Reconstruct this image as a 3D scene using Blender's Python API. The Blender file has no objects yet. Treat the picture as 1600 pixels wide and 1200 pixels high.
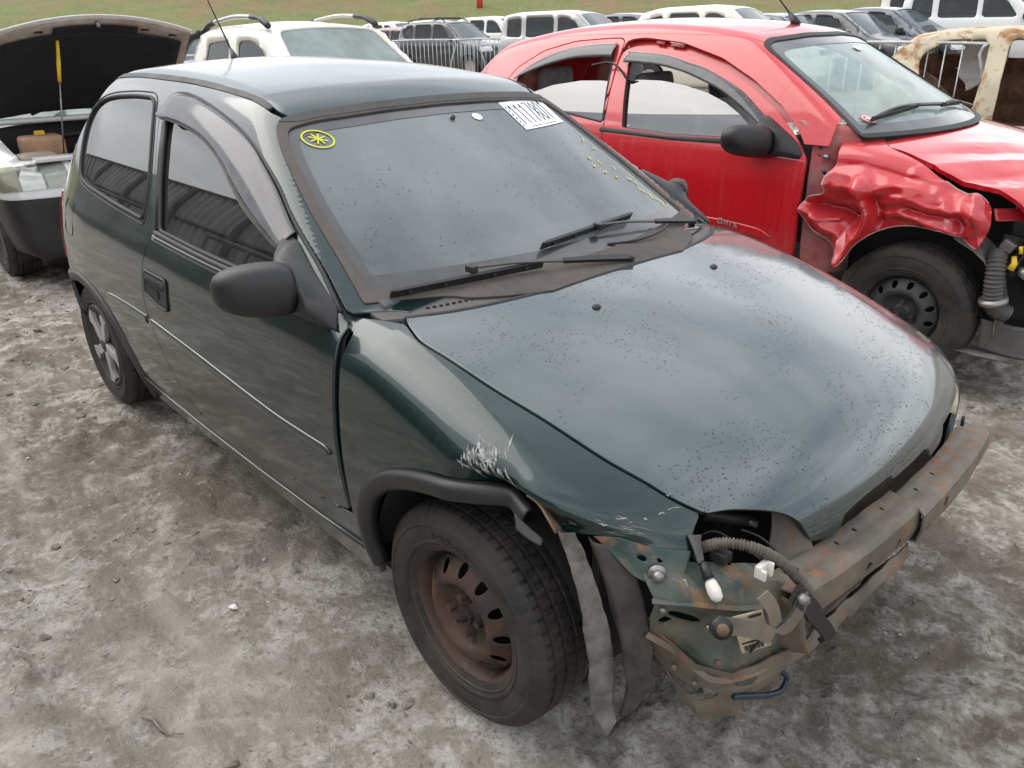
import bpy, bmesh, math, random
import numpy as np
from mathutils import Vector, Matrix
R_ = math.radians
rng = np.random.default_rng(7)
random.seed(7)
scene = bpy.context.scene

# ------------------------------------------------------------------ camera
cam_d = bpy.data.cameras.new('camera')
cam = bpy.data.objects.new('camera', cam_d)
scene.collection.objects.link(cam)
scene.camera = cam
cam_d.sensor_width = 36.0
cam_d.lens = 36.0 * 1248.94 / 1600.0
cam_d.clip_start = 0.05
cam_d.clip_end = 900.0
CAM = Vector((1.17317, -1.65611, 1.53733))
yaw, pitch, roll = R_(137.7098), R_(-24.2901), R_(-0.97258)
fw = Vector((math.cos(pitch) * math.cos(yaw), math.cos(pitch) * math.sin(yaw), math.sin(pitch)))
rt = fw.cross(Vector((0, 0, 1))).normalized()
up = rt.cross(fw)
rt2 = rt * math.cos(roll) + up * math.sin(roll)
up2 = up * math.cos(roll) - rt * math.sin(roll)
M = Matrix((rt2, up2, -fw)).transposed().to_4x4()
M.translation = CAM
cam.matrix_world = M

# ------------------------------------------------------------------ sky, sun, exposure
SUN_EL, SUN_AZ = R_(52), R_(250)
world = bpy.data.worlds.new('World')
scene.world = world
world.use_nodes = True
wt = world.node_tree
wn = wt.nodes
wn.clear()
def wlink(a, b): wt.links.new(a, b)
sky = wn.new('ShaderNodeTexSky'); sky.sky_type = 'NISHITA'; sky.sun_disc = False
sky.sun_elevation = SUN_EL; sky.sun_rotation = SUN_AZ; sky.air_density = 1.3; sky.dust_density = 4.0
tc = wn.new('ShaderNodeTexCoord')
mp = wn.new('ShaderNodeMapping'); mp.inputs['Scale'].default_value = (1.0, 1.0, 2.6)
wlink(tc.outputs['Generated'], mp.inputs['Vector'])
nz = wn.new('ShaderNodeTexNoise'); nz.inputs['Scale'].default_value = 1.7; nz.inputs['Detail'].default_value = 7; nz.inputs['Roughness'].default_value = 0.55
wlink(mp.outputs['Vector'], nz.inputs['Vector'])
cr = wn.new('ShaderNodeValToRGB')
cr.color_ramp.elements[0].position = 0.36; cr.color_ramp.elements[0].color = (4.4, 4.8, 5.5, 1)
cr.color_ramp.elements[1].position = 0.66; cr.color_ramp.elements[1].color = (11.6, 11.7, 11.9, 1)
wlink(nz.outputs['Fac'], cr.inputs['Fac'])
mixs = wn.new('ShaderNodeMix'); mixs.data_type = 'RGBA'; mixs.inputs['Factor'].default_value = 0.88
wlink(sky.outputs['Color'], mixs.inputs['A']); wlink(cr.outputs['Color'], mixs.inputs['B'])
bg = wn.new('ShaderNodeBackground'); bg.inputs['Strength'].default_value = 0.115
wlink(mixs.outputs['Result'], bg.inputs['Color'])
wo = wn.new('ShaderNodeOutputWorld'); wlink(bg.outputs['Background'], wo.inputs['Surface'])

sun_d = bpy.data.lights.new('sun', 'SUN')
sun = bpy.data.objects.new('sun', sun_d)
scene.collection.objects.link(sun)
sun_d.energy = 1.3
sun_d.angle = R_(58)
sun_d.color = (1.0, 0.95, 0.88)
sd = Vector((math.sin(SUN_AZ) * math.cos(SUN_EL), math.cos(SUN_AZ) * math.cos(SUN_EL), math.sin(SUN_EL)))
sun.rotation_euler = sd.to_track_quat('Z', 'Y').to_euler()
sun.location = (0, 0, 30)

scene.view_settings.view_transform = 'Standard'
scene.view_settings.look = 'None'
scene.view_settings.exposure = 0.62
scene.view_settings.gamma = 1.0
scene.render.engine = 'CYCLES'
scene.cycles.max_bounces = 10
scene.cycles.transparent_max_bounces = 16
scene.cycles.sample_clamp_indirect = 6.0
scene.cycles.caustics_reflective = False
scene.cycles.caustics_refractive = False
# ------------------------------------------------------------------ numeric helpers
def pchip(xs, ys):
    o = np.argsort(xs); xs = np.array(xs, float)[o]; ys = np.array(ys, float)[o]; h = np.diff(xs); d = np.diff(ys) / h
    m = np.zeros_like(xs)
    for i in range(1, len(xs) - 1):
        if d[i-1] * d[i] > 0:
            w1 = 2*h[i] + h[i-1]; w2 = h[i] + 2*h[i-1]; m[i] = (w1 + w2) / (w1/d[i-1] + w2/d[i])
    m[0] = d[0]; m[-1] = d[-1]
    def f(x):
        x = np.asarray(x, float); i = np.clip(np.searchsorted(xs, x) - 1, 0, len(xs) - 2)
        t = np.clip((x - xs[i]) / h[i], 0, 1)
        y = (2*t**3 - 3*t**2 + 1)*ys[i] + (t**3 - 2*t**2 + t)*h[i]*m[i] + (-2*t**3 + 3*t**2)*ys[i+1] + (t**3 - t**2)*h[i]*m[i+1]
        return y + np.minimum(x - xs[0], 0)*m[0] + np.maximum(x - xs[-1], 0)*m[-1]
    return f
def smax(a, b, r):
    h = np.maximum(r - np.abs(a - b), 0); return np.maximum(a, b) + h*h/(4*r)
def smin(a, b, r): return -smax(-a, -b, r)
def sstep(a, b, x):
    t = np.clip((x - a) / (b - a), 0, 1); return t*t*(3 - 2*t)
def gauss(x, y, cx, cy, sx, sy): return np.exp(-((x-cx)/sx)**2 - ((y-cy)/sy)**2)
_lat = np.random.default_rng(3).random((256, 256))
def vnoise(x, y):
    xi = np.floor(x).astype(int); yi = np.floor(y).astype(int); fx = x - xi; fy = y - yi
    fx = fx*fx*fx*(fx*(fx*6-15)+10); fy = fy*fy*fy*(fy*(fy*6-15)+10)
    a = _lat[xi & 255, yi & 255]; b = _lat[(xi+1) & 255, yi & 255]; c = _lat[xi & 255, (yi+1) & 255]; d = _lat[(xi+1) & 255, (yi+1) & 255]
    return (a*(1-fx) + b*fx)*(1-fy) + (c*(1-fx) + d*fx)*fy
def fbm(x, y, o=5, g=0.5, l=2.03):
    s = 0; a = 1.0; n = 0
    for k in range(o):
        s = s + a*vnoise(x + 17.3*k, y - 9.1*k); n += a; a *= g; x = x*l; y = y*l
    return s / n
def plnoise(x, y, seed=0):
    """Piecewise-linear noise on a triangle lattice: flat facets with sharp creases."""
    xs = x + .5*y; xi = np.floor(xs).astype(int); yi = np.floor(y).astype(int); fx = xs - xi; fy = y - yi
    L = lambda i, j: _lat[(i + 37*seed) & 255, (j + 11*seed) & 255]
    a = L(xi, yi); b = L(xi+1, yi); c = L(xi, yi+1); d = L(xi+1, yi+1)
    return np.where(fx + fy < 1, a + (b-a)*fx + (c-a)*fy, d + (c-d)*(1-fx) + (b-d)*(1-fy))
def rounded(pts, closed=True, n=6, tens=0.5):
    """Catmull-Rom through the points."""
    P = np.array(pts, float); m = len(P); out = []
    rngi = range(m) if closed else range(m - 1)
    for i in rngi:
        if closed: p0, p1, p2, p3 = P[(i-1) % m], P[i], P[(i+1) % m], P[(i+2) % m]
        else: p0, p1, p2, p3 = P[max(i-1, 0)], P[i], P[i+1], P[min(i+2, m-1)]
        for k in range(n):
            t = k / n
            out.append(p1 + tens*(p2-p0)*t + (2*tens*p0 + (tens-3)*p1 + (3-2*tens)*p2 - tens*p3)*t*t + (-tens*p0 + (2-tens)*p1 + (tens-2)*p2 + tens*p3)*t**3)
    if not closed: out.append(P[-1])
    return np.array(out)
def fillet(pts, r, n=5):
    """Closed polygon with rounded corners; r a number or one per corner."""
    P = [np.array(p, float) for p in pts]; m = len(P); out = []
    rr = r if hasattr(r, '__len__') else [r]*m
    for i in range(m):
        p, a, b = P[i], P[i-1], P[(i+1) % m]
        u = a - p; v = b - p; lu = np.linalg.norm(u); lv = np.linalg.norm(v)
        q = min(rr[i], lu*0.48, lv*0.48)
        if q < 1e-5: out.append(p); continue
        s = p + u/lu*q; e = p + v/lv*q
        for k in range(n + 1):
            t = k / n; out.append((1-t)**2*s + 2*t*(1-t)*p + t*t*e)
    return np.array(out)
def psdf(Q, poly):
    """Signed distance of 2-D points to a closed polygon, negative inside."""
    poly = np.asarray(poly, float); Q = np.asarray(Q, float)
    d = np.full(len(Q), 1e9); ins = np.zeros(len(Q), bool); m = len(poly)
    for i in range(m):
        a = poly[i]; b = poly[(i+1) % m]; e = b - a; w = Q - a
        t = np.clip((w @ e) / max(e @ e, 1e-12), 0, 1); q = w - t[:, None]*e
        d = np.minimum(d, (q*q).sum(1))
        c = (a[1] > Q[:, 1]) != (b[1] > Q[:, 1])
        with np.errstate(divide='ignore', invalid='ignore'):
            xx = (b[0]-a[0])*(Q[:, 1]-a[1])/(b[1]-a[1]+1e-30) + a[0]
        ins ^= c & (Q[:, 0] < xx)
    d = np.sqrt(d); return np.where(ins, -d, d)
def pldist(Q, line):
    line = np.asarray(line, float); d = np.full(len(Q), 1e9)
    for i in range(len(line) - 1):
        a = line[i]; e = line[i+1] - a; w = Q - a
        t = np.clip((w @ e)/max(e @ e, 1e-12), 0, 1); q = w - t[:, None]*e; d = np.minimum(d, (q*q).sum(1))
    return np.sqrt(d)

# ------------------------------------------------------------------ implicit body -> trimmed panels
def solve(F, O, d, t0, t1, n=56, it=18):
    """First crossing of F from outside (>0) to inside (<0) along rays O+t d."""
    N = len(O); ta = np.full(N, np.nan); tb = np.full(N, np.nan)
    ts = np.linspace(t0, t1, n); prev = F(O + d*ts[0]); done = np.zeros(N, bool)
    for k in range(1, n):
        cur = F(O + d*ts[k]); hit = (~done) & (prev > 0) & (cur <= 0)
        ta[hit] = ts[k-1]; tb[hit] = ts[k]; done |= hit; prev = cur
        if done.all(): break
    P = np.full((N, 3), np.nan); idx = np.where(done)[0]
    if len(idx):
        a = ta[idx]; b = tb[idx]; o = O[idx]; dd = d if d.ndim == 1 else d[idx]
        for _ in range(it):
            m = (a+b)/2; v = F(o + dd*m[:, None]) > 0; a = np.where(v, m, a); b = np.where(v, b, m)
        P[idx] = o + dd*((a+b)/2)[:, None]
    return P
def chart(F, org, U, V, d, us, vs, t1=2.5, n=56):
    org, U, V, d = [np.array(q, float) for q in (org, U, V, d)]
    d = d/np.linalg.norm(d)
    uu, vv = np.meshgrid(us, vs, indexing='ij')
    O = org + uu.reshape(-1, 1)*U + vv.reshape(-1, 1)*V
    P = solve(F, O, d, 0, t1, n)
    nu, nv = len(us), len(vs); i = np.arange(nu*nv).reshape(nu, nv)
    a, b, c, e = i[:-1, :-1].ravel(), i[1:, :-1].ravel(), i[1:, 1:].ravel(), i[:-1, 1:].ravel()
    T = np.concatenate([np.stack([a, b, c], 1), np.stack([a, c, e], 1)])
    ok = ~np.isnan(P[T].sum((1, 2)))
    T = T[ok]
    # drop faces that bridge a jump, and orient against the ray
    A, B, D_ = P[T[:, 0]], P[T[:, 1]], P[T[:, 2]]
    L = np.maximum(np.linalg.norm(A-B, axis=1), np.maximum(np.linalg.norm(B-D_, axis=1), np.linalg.norm(A-D_, axis=1)))
    T = T[L < 0.25]
    nrm = np.cross(P[T[:, 1]]-P[T[:, 0]], P[T[:, 2]]-P[T[:, 0]]) @ d
    T[nrm > 0] = T[nrm > 0][:, ::-1]
    return compact(P, T)
def compact(P, T):
    if len(T) == 0: return np.zeros((0, 3)), np.zeros((0, 3), int)
    u, inv = np.unique(T.ravel(), return_inverse=True); return P[u], inv.reshape(-1, 3)
def clip(P, T, s):
    """Keep the part of a triangle mesh where s < 0."""
    s = np.where(np.abs(s) < 1e-7, -1e-7, s); ins = s[T] < 0; c = ins.sum(1)
    out = [T[c == 3]]; newP = []; cache = {}; base = len(P)
    def cut(i, j):
        k = (i, j) if i < j else (j, i)
        if k not in cache:
            t = s[i]/(s[i]-s[j]); cache[k] = base + len(newP); newP.append(P[i] + t*(P[j]-P[i]))
        return cache[k]
    ex = []
    for tri, m in zip(T[(c == 1) | (c == 2)], ins[(c == 1) | (c == 2)]):
        tri = list(tri); m = list(m)
        if sum(m) == 1:
            k = m.index(True); a, b, e = tri[k], tri[(k+1) % 3], tri[(k+2) % 3]; ex.append((a, cut(a, b), cut(a, e)))
        else:
            k = m.index(False); a, b, e = tri[k], tri[(k+1) % 3], tri[(k+2) % 3]
            p, q = cut(a, b), cut(a, e); ex.append((p, b, e)); ex.append((p, e, q))
    if ex: out.append(np.array(ex, int))
    T2 = np.concatenate(out); P2 = np.concatenate([P, np.array(newP)]) if newP else P
    return compact(P2, T2)
def largest(P, T):
    """Keep the biggest connected piece of a triangle mesh."""
    lab = np.arange(len(P))
    while True:
        m = lab[T].min(1); new = lab.copy()
        for k in range(3): np.minimum.at(new, T[:, k], m)
        if (new == lab).all(): break
        lab = new
    c = lab[T[:, 0]]; u, n = np.unique(c, return_counts=True)
    return compact(P, T[c == u[n.argmax()]])
def grad(F, P, h=2e-3):
    g = np.stack([F(P + h*np.eye(3)[k]) - F(P - h*np.eye(3)[k]) for k in range(3)], 1)
    return g/np.maximum(np.linalg.norm(g, axis=1, keepdims=True), 1e-9)
def boundary(T):
    E = np.concatenate([T[:, [0, 1]], T[:, [1, 2]], T[:, [2, 0]]]); key = np.sort(E, 1)
    _, inv, cnt = np.unique(key, axis=0, return_inverse=True, return_counts=True)
    return E[cnt[inv.ravel()] == 1]

COL = scene.collection
def link(o, parent=None):
    COL.objects.link(o)
    if parent is not None: o.parent = parent
    return o
def tag(o, label=None, cat=None, group=None, kind=None):
    if label: o['label'] = label
    if cat: o['category'] = cat
    if group: o['group'] = group
    if kind: o['kind'] = kind
    return o
def empty(name, loc=(0, 0, 0), rz=0.0, label=None, cat=None, group=None):
    o = bpy.data.objects.new(name, None); o.empty_display_size = 0.2
    o.location = loc; o.rotation_euler = (0, 0, rz); COL.objects.link(o)
    return tag(o, label, cat, group)
def mesh_np(name, P, T, mat=None, parent=None, normals=None, smooth=True, label=None, mirror=False):
    """Mesh object from arrays of points and triangles (or list of faces)."""
    P = np.asarray(P, float).copy()
    if mirror:
        P[:, 1] *= -1; T = [tuple(reversed(list(t))) for t in T]
        if normals is not None: normals = normals*np.array([1, -1, 1])
    me = bpy.data.meshes.new(name)
    me.from_pydata(P.tolist(), [], [list(map(int, t)) for t in T])
    if smooth: me.polygons.foreach_set('use_smooth', [True]*len(me.polygons))
    me.update()
    if normals is not None: me.normals_split_custom_set_from_vertices(normals.tolist())
    if mat: me.materials.append(mat)
    o = bpy.data.objects.new(name, me); link(o, parent)
    if label: o['label'] = label
    return o
def panel(name, P, T, F, mat, parent=None, rim=0.014, off=0.0, mirror=False, label=None, rough=0.0, keepN=None):
    """A sheet-metal or glass panel: the trimmed surface with its edges turned in."""
    if len(T) == 0: return None
    N = grad(F, P) if keepN is None else keepN
    P = P + N*off
    if rough: P = P + N*(rough*(fbm(P[:, 0]*9+3, P[:, 2]*9 + P[:, 1]*7, 3)-0.5))[:, None]
    nP = [P]; nN = [N]; faces = [tuple(t) for t in T]
    if rim:
        be = boundary(T); vs = np.unique(be); mp_ = {v: k for k, v in enumerate(vs)}; b0 = len(P)
        inn = {}
        # rim normal: outwards in the sheet
        rn = np.zeros((len(vs), 3))
        for a, b in be:
            e = np.cross(P[b]-P[a], N[a]); l = np.linalg.norm(e)
            if l > 1e-9: rn[mp_[a]] += e/l; rn[mp_[b]] += e/l
        rn /= np.maximum(np.linalg.norm(rn, axis=1, keepdims=True), 1e-9)
        k = len(vs)
        nP += [P[vs] + N[vs]*-0.0015 + rn*0.0012, P[vs] - N[vs]*rim]; nN += [(rn*0.8+N[vs]*0.6), rn]
        nN[1] = nN[1]/np.linalg.norm(nN[1], axis=1, keepdims=True)
        for a, b in be:
            i, j = mp_[a], mp_[b]
            faces.append((a, b0+i, b0+j, b)); faces.append((b0+i, b0+k+i, b0+k+j, b0+j))
    Pn = np.concatenate(nP); Nn = np.concatenate(nN)
    Nn /= np.maximum(np.linalg.norm(Nn, axis=1, keepdims=True), 1e-9)
    return mesh_np(name, Pn, faces, mat, parent, Nn, True, label, mirror)
# ------------------------------------------------------------------ simple solids
def bm_obj(name, bm, mat=None, parent=None, smooth=False, label=None, bevel=0.0, seg=2, loc=None):
    if bevel:
        bmesh.ops.bevel(bm, geom=list(bm.edges), offset=bevel, segments=seg, affect='EDGES', clamp_overlap=True, profile=0.6)
    me = bpy.data.meshes.new(name); bm.to_mesh(me); bm.free()
    if smooth: me.polygons.foreach_set('use_smooth', [True]*len(me.polygons))
    if mat: me.materials.append(mat)
    o = bpy.data.objects.new(name, me); link(o, parent)
    if loc is not None: o.location = loc
    if label: o['label'] = label
    return o
def add_box(bm, c, s, rot=None):
    r = bmesh.ops.create_cube(bm, size=1.0)
    m = Matrix.Translation(Vector(c)) @ (rot.to_4x4() if rot else Matrix.Identity(4)) @ Matrix.Diagonal((s[0], s[1], s[2], 1))
    bmesh.ops.transform(bm, matrix=m, verts=r['verts']); return r['verts']
def box(name, c, s, mat, parent=None, bevel=0.0, rot=None, label=None, smooth=False, seg=2):
    bm = bmesh.new(); add_box(bm, c, s, rot); return bm_obj(name, bm, mat, parent, smooth, label, bevel, seg)
def tube_geo(pts, rad, sides=8, closed=False, caps=True, up0=(0, 0, 1)):
    P = np.array(pts, float); n = len(P); rad = np.broadcast_to(np.array(rad, float), (n,))
    tg = np.gradient(P, axis=0) if not closed else (np.roll(P, -1, 0) - np.roll(P, 1, 0))
    tg /= np.maximum(np.linalg.norm(tg, axis=1, keepdims=True), 1e-9)
    u = np.array(up0, float)
    if abs(u @ tg[0]) > 0.95: u = np.array((1.0, 0, 0))
    V = []; prev = u
    for k in range(n):
        a = prev - tg[k]*(prev @ tg[k]); a /= max(np.linalg.norm(a), 1e-9); b = np.cross(tg[k], a); prev = a
        for j in range(sides):
            th = 2*math.pi*j/sides; V.append(P[k] + rad[k]*(a*math.cos(th) + b*math.sin(th)))
    Fc = []
    m = n if closed else n-1
    for k in range(m):
        k2 = (k+1) % n
        for j in range(sides):
            j2 = (j+1) % sides; Fc.append((k*sides+j, k*sides+j2, k2*sides+j2, k2*sides+j))
    if caps and not closed:
        Fc.append(tuple(range(sides))[::-1]); Fc.append(tuple((n-1)*sides+j for j in range(sides)))
    return np.array(V), Fc
def tube(name, pts, rad, mat, parent=None, sides=8, closed=False, label=None, smooth=True):
    V, Fc = tube_geo(pts, rad, sides, closed); return mesh_np(name, V, Fc, mat, parent, None, smooth, label)
def ribbon(name, pts, nrm, width, thick, mat, parent=None, label=None, smooth=False):
    """A flat bar along pts; nrm = direction(s) of its face."""
    P = np.array(pts, float); n = len(P); nr = np.broadcast_to(np.array(nrm, float), (n, 3))
    wd = np.array(width, float).ravel(); wd = np.interp(np.linspace(0, 1, n), np.linspace(0, 1, len(wd)), wd) if len(wd) > 1 else np.full(n, wd[0])
    tg = np.gradient(P, axis=0); tg /= np.linalg.norm(tg, axis=1, keepdims=True)
    nr = nr - tg*(nr*tg).sum(1, keepdims=True); nr /= np.linalg.norm(nr, axis=1, keepdims=True)
    sd_ = np.cross(tg, nr); V = []
    for k in range(n):
        for a, b in ((-1, -1), (1, -1), (1, 1), (-1, 1)): V.append(P[k] + sd_[k]*a*wd[k]/2 + nr[k]*b*thick/2)
    Fc = []
    for k in range(n-1):
        for j in range(4):
            j2 = (j+1) % 4; Fc.append((k*4+j, k*4+j2, k*4+4+j2, k*4+4+j))
    Fc.append((3, 2, 1, 0)); Fc.append(tuple((n-1)*4+j for j in range(4)))
    return mesh_np(name, V, Fc, mat, parent, None, smooth, label)
def lathe_geo(prof, n=48, axis=1):
    """Revolve (r, y) pairs about the Y axis."""
    V = []; Fc = []; m = len(prof)
    for i in range(n):
        a = 2*math.pi*i/n
        for r, y in prof: V.append((r*math.cos(a), y, r*math.sin(a)))
    for i in range(n):
        i2 = (i+1) % n
        for k in range(m-1): Fc.append((i*m+k, i*m+k+1, i2*m+k+1, i2*m+k))
    return np.array(V), Fc
def prism(name, outline, axis, depth, mat, parent=None, bevel=0.0, label=None, org=(0, 0, 0)):
    """Extrude a 2-D outline; axis 'y': outline is (x,z), 'z': (x,y), 'x': (y,z)."""
    bm = bmesh.new()
    def p3(p, t):
        return {'y': (p[0], t, p[1]), 'z': (p[0], p[1], t), 'x': (t, p[0], p[1])}[axis]
    a = [bm.verts.new(p3(p, 0)) for p in outline]; b = [bm.verts.new(p3(p, depth)) for p in outline]
    bm.faces.new(a); bm.faces.new(b[::-1]); n = len(a)
    for i in range(n): bm.faces.new((a[(i+1) % n], a[i], b[i], b[(i+1) % n]))
    bmesh.ops.recalc_face_normals(bm, faces=bm.faces)
    o = bm_obj(name, bm, mat, parent, False, label, bevel); o.location = org
    return o
def copy_tree(o, parent=None):
    c = o.copy(); COL.objects.link(c); c.parent = parent
    for ch in list(o.children): copy_tree(ch, c)
    return c
# ------------------------------------------------------------------ materials
class NT:
    def __init__(s, name):
        s.m = bpy.data.materials.new(name); s.m.use_nodes = True; s.t = s.m.node_tree; s.t.nodes.clear()
        s.out = s.t.nodes.new('ShaderNodeOutputMaterial')
        s.tc = s.t.nodes.new('ShaderNodeTexCoord')
    def n(s, kind, **kw):
        o = s.t.nodes.new('ShaderNode' + kind)
        for k, v in kw.items():
            if k in o.inputs: o.inputs[k].default_value = v
            else: setattr(o, k, v)
        return o
    def l(s, a, b): s.t.links.new(a, b)
    def noise(s, scale, detail=5, rough=0.55, vec=None, dist=0.0, stretch=None):
        o = s.n('TexNoise', Scale=scale, Detail=detail, Roughness=rough, Distortion=dist)
        v = vec if vec is not None else s.tc.outputs['Object']
        if stretch:
            mp_ = s.n('Mapping'); mp_.inputs['Scale'].default_value = stretch; s.l(v, mp_.inputs['Vector']); v = mp_.outputs['Vector']
        s.l(v, o.inputs['Vector']); return o.outputs['Fac']
    def ramp(s, fac, stops, interp='LINEAR'):
        o = s.n('ValToRGB'); e = o.color_ramp; e.interpolation = interp
        while len(e.elements) < len(stops): e.elements.new(0.5)
        for el, (p, c) in zip(e.elements, stops):
            el.position = p; el.color = (c, c, c, 1) if not hasattr(c, '__len__') else (*c, 1)
        s.l(fac, o.inputs['Fac']); return o.outputs['Color']
    def mix(s, fac, a, b, mode='MIX'):
        o = s.n('Mix', data_type='RGBA', blend_type=mode)
        for v, key in ((fac, 'Factor'), (a, 'A'), (b, 'B')):
            if hasattr(v, 'is_output') or isinstance(v, bpy.types.NodeSocket): s.l(v, o.inputs[key])
            elif key == 'Factor': o.inputs[key].default_value = v
            else: o.inputs[key].default_value = (*v, 1)
        return o.outputs['Result']
    def math(s, op, a, b=0.5, c=False):
        o = s.n('Math', operation=op, use_clamp=c)
        for v, k in ((a, 0), (b, 1)):
            if isinstance(v, bpy.types.NodeSocket): s.l(v, o.inputs[k])
            else: o.inputs[k].default_value = v
        return o.outputs[0]
    def bump(s, h, strength=0.3, dist=0.01, nrm=None):
        o = s.n('Bump', Strength=strength, Distance=dist); s.l(h, o.inputs['Height'])
        if nrm is not None: s.l(nrm, o.inputs['Normal'])
        return o.outputs['Normal']
    def set(s, p, key, v):
        if isinstance(v, bpy.types.NodeSocket): s.l(v, p.inputs[key])
        elif hasattr(v, '__len__') and len(v) == 3: p.inputs[key].default_value = (*v, 1)
        else: p.inputs[key].default_value = v
    def pbr(s, **kw):
        p = s.n('BsdfPrincipled')
        for k, v in kw.items(): s.set(p, k.replace('_', ' '), v)
        return p
    def done(s, sh):
        s.l(sh.outputs[0], s.out.inputs['Surface']); return s.m
    def upness(s, lo=0.2, hi=0.9):
        g = s.n('NewGeometry'); x = s.n('SeparateXYZ'); s.l(g.outputs['Normal'], x.inputs[0])
        o = s.n('MapRange'); o.inputs['From Min'].default_value = lo; o.inputs['From Max'].default_value = hi
        s.l(x.outputs['Z'], o.inputs['Value']); return o.outputs['Result']

def plain(name, col, rough=0.5, metal=0.0, var=0.25, scale=14.0, dust=None, dcol=(0.30, 0.27, 0.23), bump=0.0, bscale=60.0, coat=0.0, coat_r=0.08, spec=0.5, dscale=6.0, streak=False):
    """Base colour with mottling, an uneven dust film and fine relief."""
    t = NT(name)
    f = t.noise(scale, 6, 0.6)
    c = t.mix(t.ramp(f, [(0.3, 0.0), (0.72, 1.0)]), tuple(q*(1-var) for q in col), tuple(min(1, q*(1+var)) for q in col))
    r = rough
    if dust:
        d = t.noise(dscale, 7, 0.65, stretch=(1, 1, 0.25) if streak else None)
        d = t.math('MULTIPLY', t.ramp(d, [(0.36, 0.0), (0.70, 1.0)]), dust)
        c = t.mix(d, c, dcol)
        r = t.math('ADD', t.math('MULTIPLY', d, 0.5), rough, True)
    kw = dict(Base_Color=c, Roughness=r, Metallic=metal, Coat_Weight=coat, Coat_Roughness=coat_r, Specular_IOR_Level=spec)
    if bump: kw['Normal'] = t.bump(t.noise(bscale, 5, 0.6), bump, 0.004)
    return t.done(t.pbr(**kw))

def car_paint(name, col, metal=0.5, rough=0.32, dust=0.35, dcol=(0.36, 0.35, 0.33), coat_r=0.05, mud=0.0, streaks=0.25, up_dust=0.0, coat=1.0, coat_ior=1.5):
    """Clear-coated paint with road film: run-off streaks, mud spray near the sills, settled dust."""
    t = NT(name)
    P = t.tc.outputs['Object']
    xyz = t.n('SeparateXYZ'); t.l(P, xyz.inputs[0])
    base = t.mix(t.ramp(t.noise(240, 2, 0.5), [(0.35, 0.0), (0.7, 1.0)]), tuple(q*0.8 for q in col), tuple(q*1.25 for q in col))
    film = t.ramp(t.noise(7, 8, 0.68), [(0.34, 0.0), (0.78, 1.0)])
    run = t.ramp(t.noise(26, 6, 0.6, stretch=(1, 1, 0.05)), [(0.50, 0.0), (0.74, 1.0)])
    runmask = t.ramp(t.noise(2.6, 3), [(0.42, 0.0), (0.62, 1.0)])
    run = t.math('MULTIPLY', t.math('MULTIPLY', run, runmask), streaks)
    d = t.math('ADD', t.math('MULTIPLY', film, dust*0.45), run)
    if up_dust: d = t.math('ADD', d, t.math('MULTIPLY', t.upness(0.3, 0.95), up_dust))
    c = t.mix(t.math('MINIMUM', d, 0.85), base, dcol)
    if mud:
        o = t.n('MapRange'); o.inputs['From Min'].default_value = 0.62; o.inputs['From Max'].default_value = 0.24
        t.l(xyz.outputs['Z'], o.inputs['Value'])
        mm = t.math('MULTIPLY', o.outputs['Result'], t.ramp(t.noise(9, 8, 0.66, dist=0.6, stretch=(0.6, 1, 1)), [(0.30, 0.15), (0.66, 1.0)]))
        mm = t.math('MULTIPLY', mm, mud, True)
        c = t.mix(mm, c, (0.105, 0.088, 0.068)); d = t.math('ADD', d, mm)
    ro = t.math('ADD', t.math('MULTIPLY', d, 0.55), rough, True)
    cr_ = t.math('ADD', t.math('MULTIPLY', d, 0.22), coat_r, True)
    me_ = t.math('MULTIPLY', t.math('SUBTRACT', 1.0, d, True), metal)
    p = t.pbr(Base_Color=c, Roughness=ro, Metallic=me_, Coat_Weight=coat, Coat_Roughness=cr_, Coat_IOR=coat_ior)
    wob = t.bump(t.noise(3.0, 2, 0.4), 0.02, 0.05)
    t.set(p, 'Coat Normal', t.bump(t.noise(420, 2), 0.03, 0.0008, wob))
    return t.done(p)

def glass(name, tint=(0.55, 0.6, 0.58), film=0.12, fcol=(0.5, 0.52, 0.5), ior=1.5, rough=0.01, fscale=5.0, streak=False):
    t = NT(name)
    tr = t.n('BsdfTransparent', Color=(*tint, 1))
    gl = t.n('BsdfGlossy', Roughness=rough)
    gl.inputs['Color'].default_value = (1, 1, 1, 1)
    fr = t.n('Fresnel', IOR=ior)
    m1 = t.n('MixShader'); t.l(fr.outputs[0], m1.inputs[0]); t.l(tr.outputs[0], m1.inputs[1]); t.l(gl.outputs[0], m1.inputs[2])
    df = t.n('BsdfDiffuse'); df.inputs['Color'].default_value = (*fcol, 1)
    nf = t.ramp(t.noise(fscale, 7, 0.65, stretch=(1, 1, 0.12) if streak else None), [(0.28, film*0.35), (0.75, film*1.5)])
    m2 = t.n('MixShader'); t.l(nf, m2.inputs[0]); t.l(m1.outputs[0], m2.inputs[1]); t.l(df.outputs[0], m2.inputs[2])
    return t.done(m2)

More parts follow.
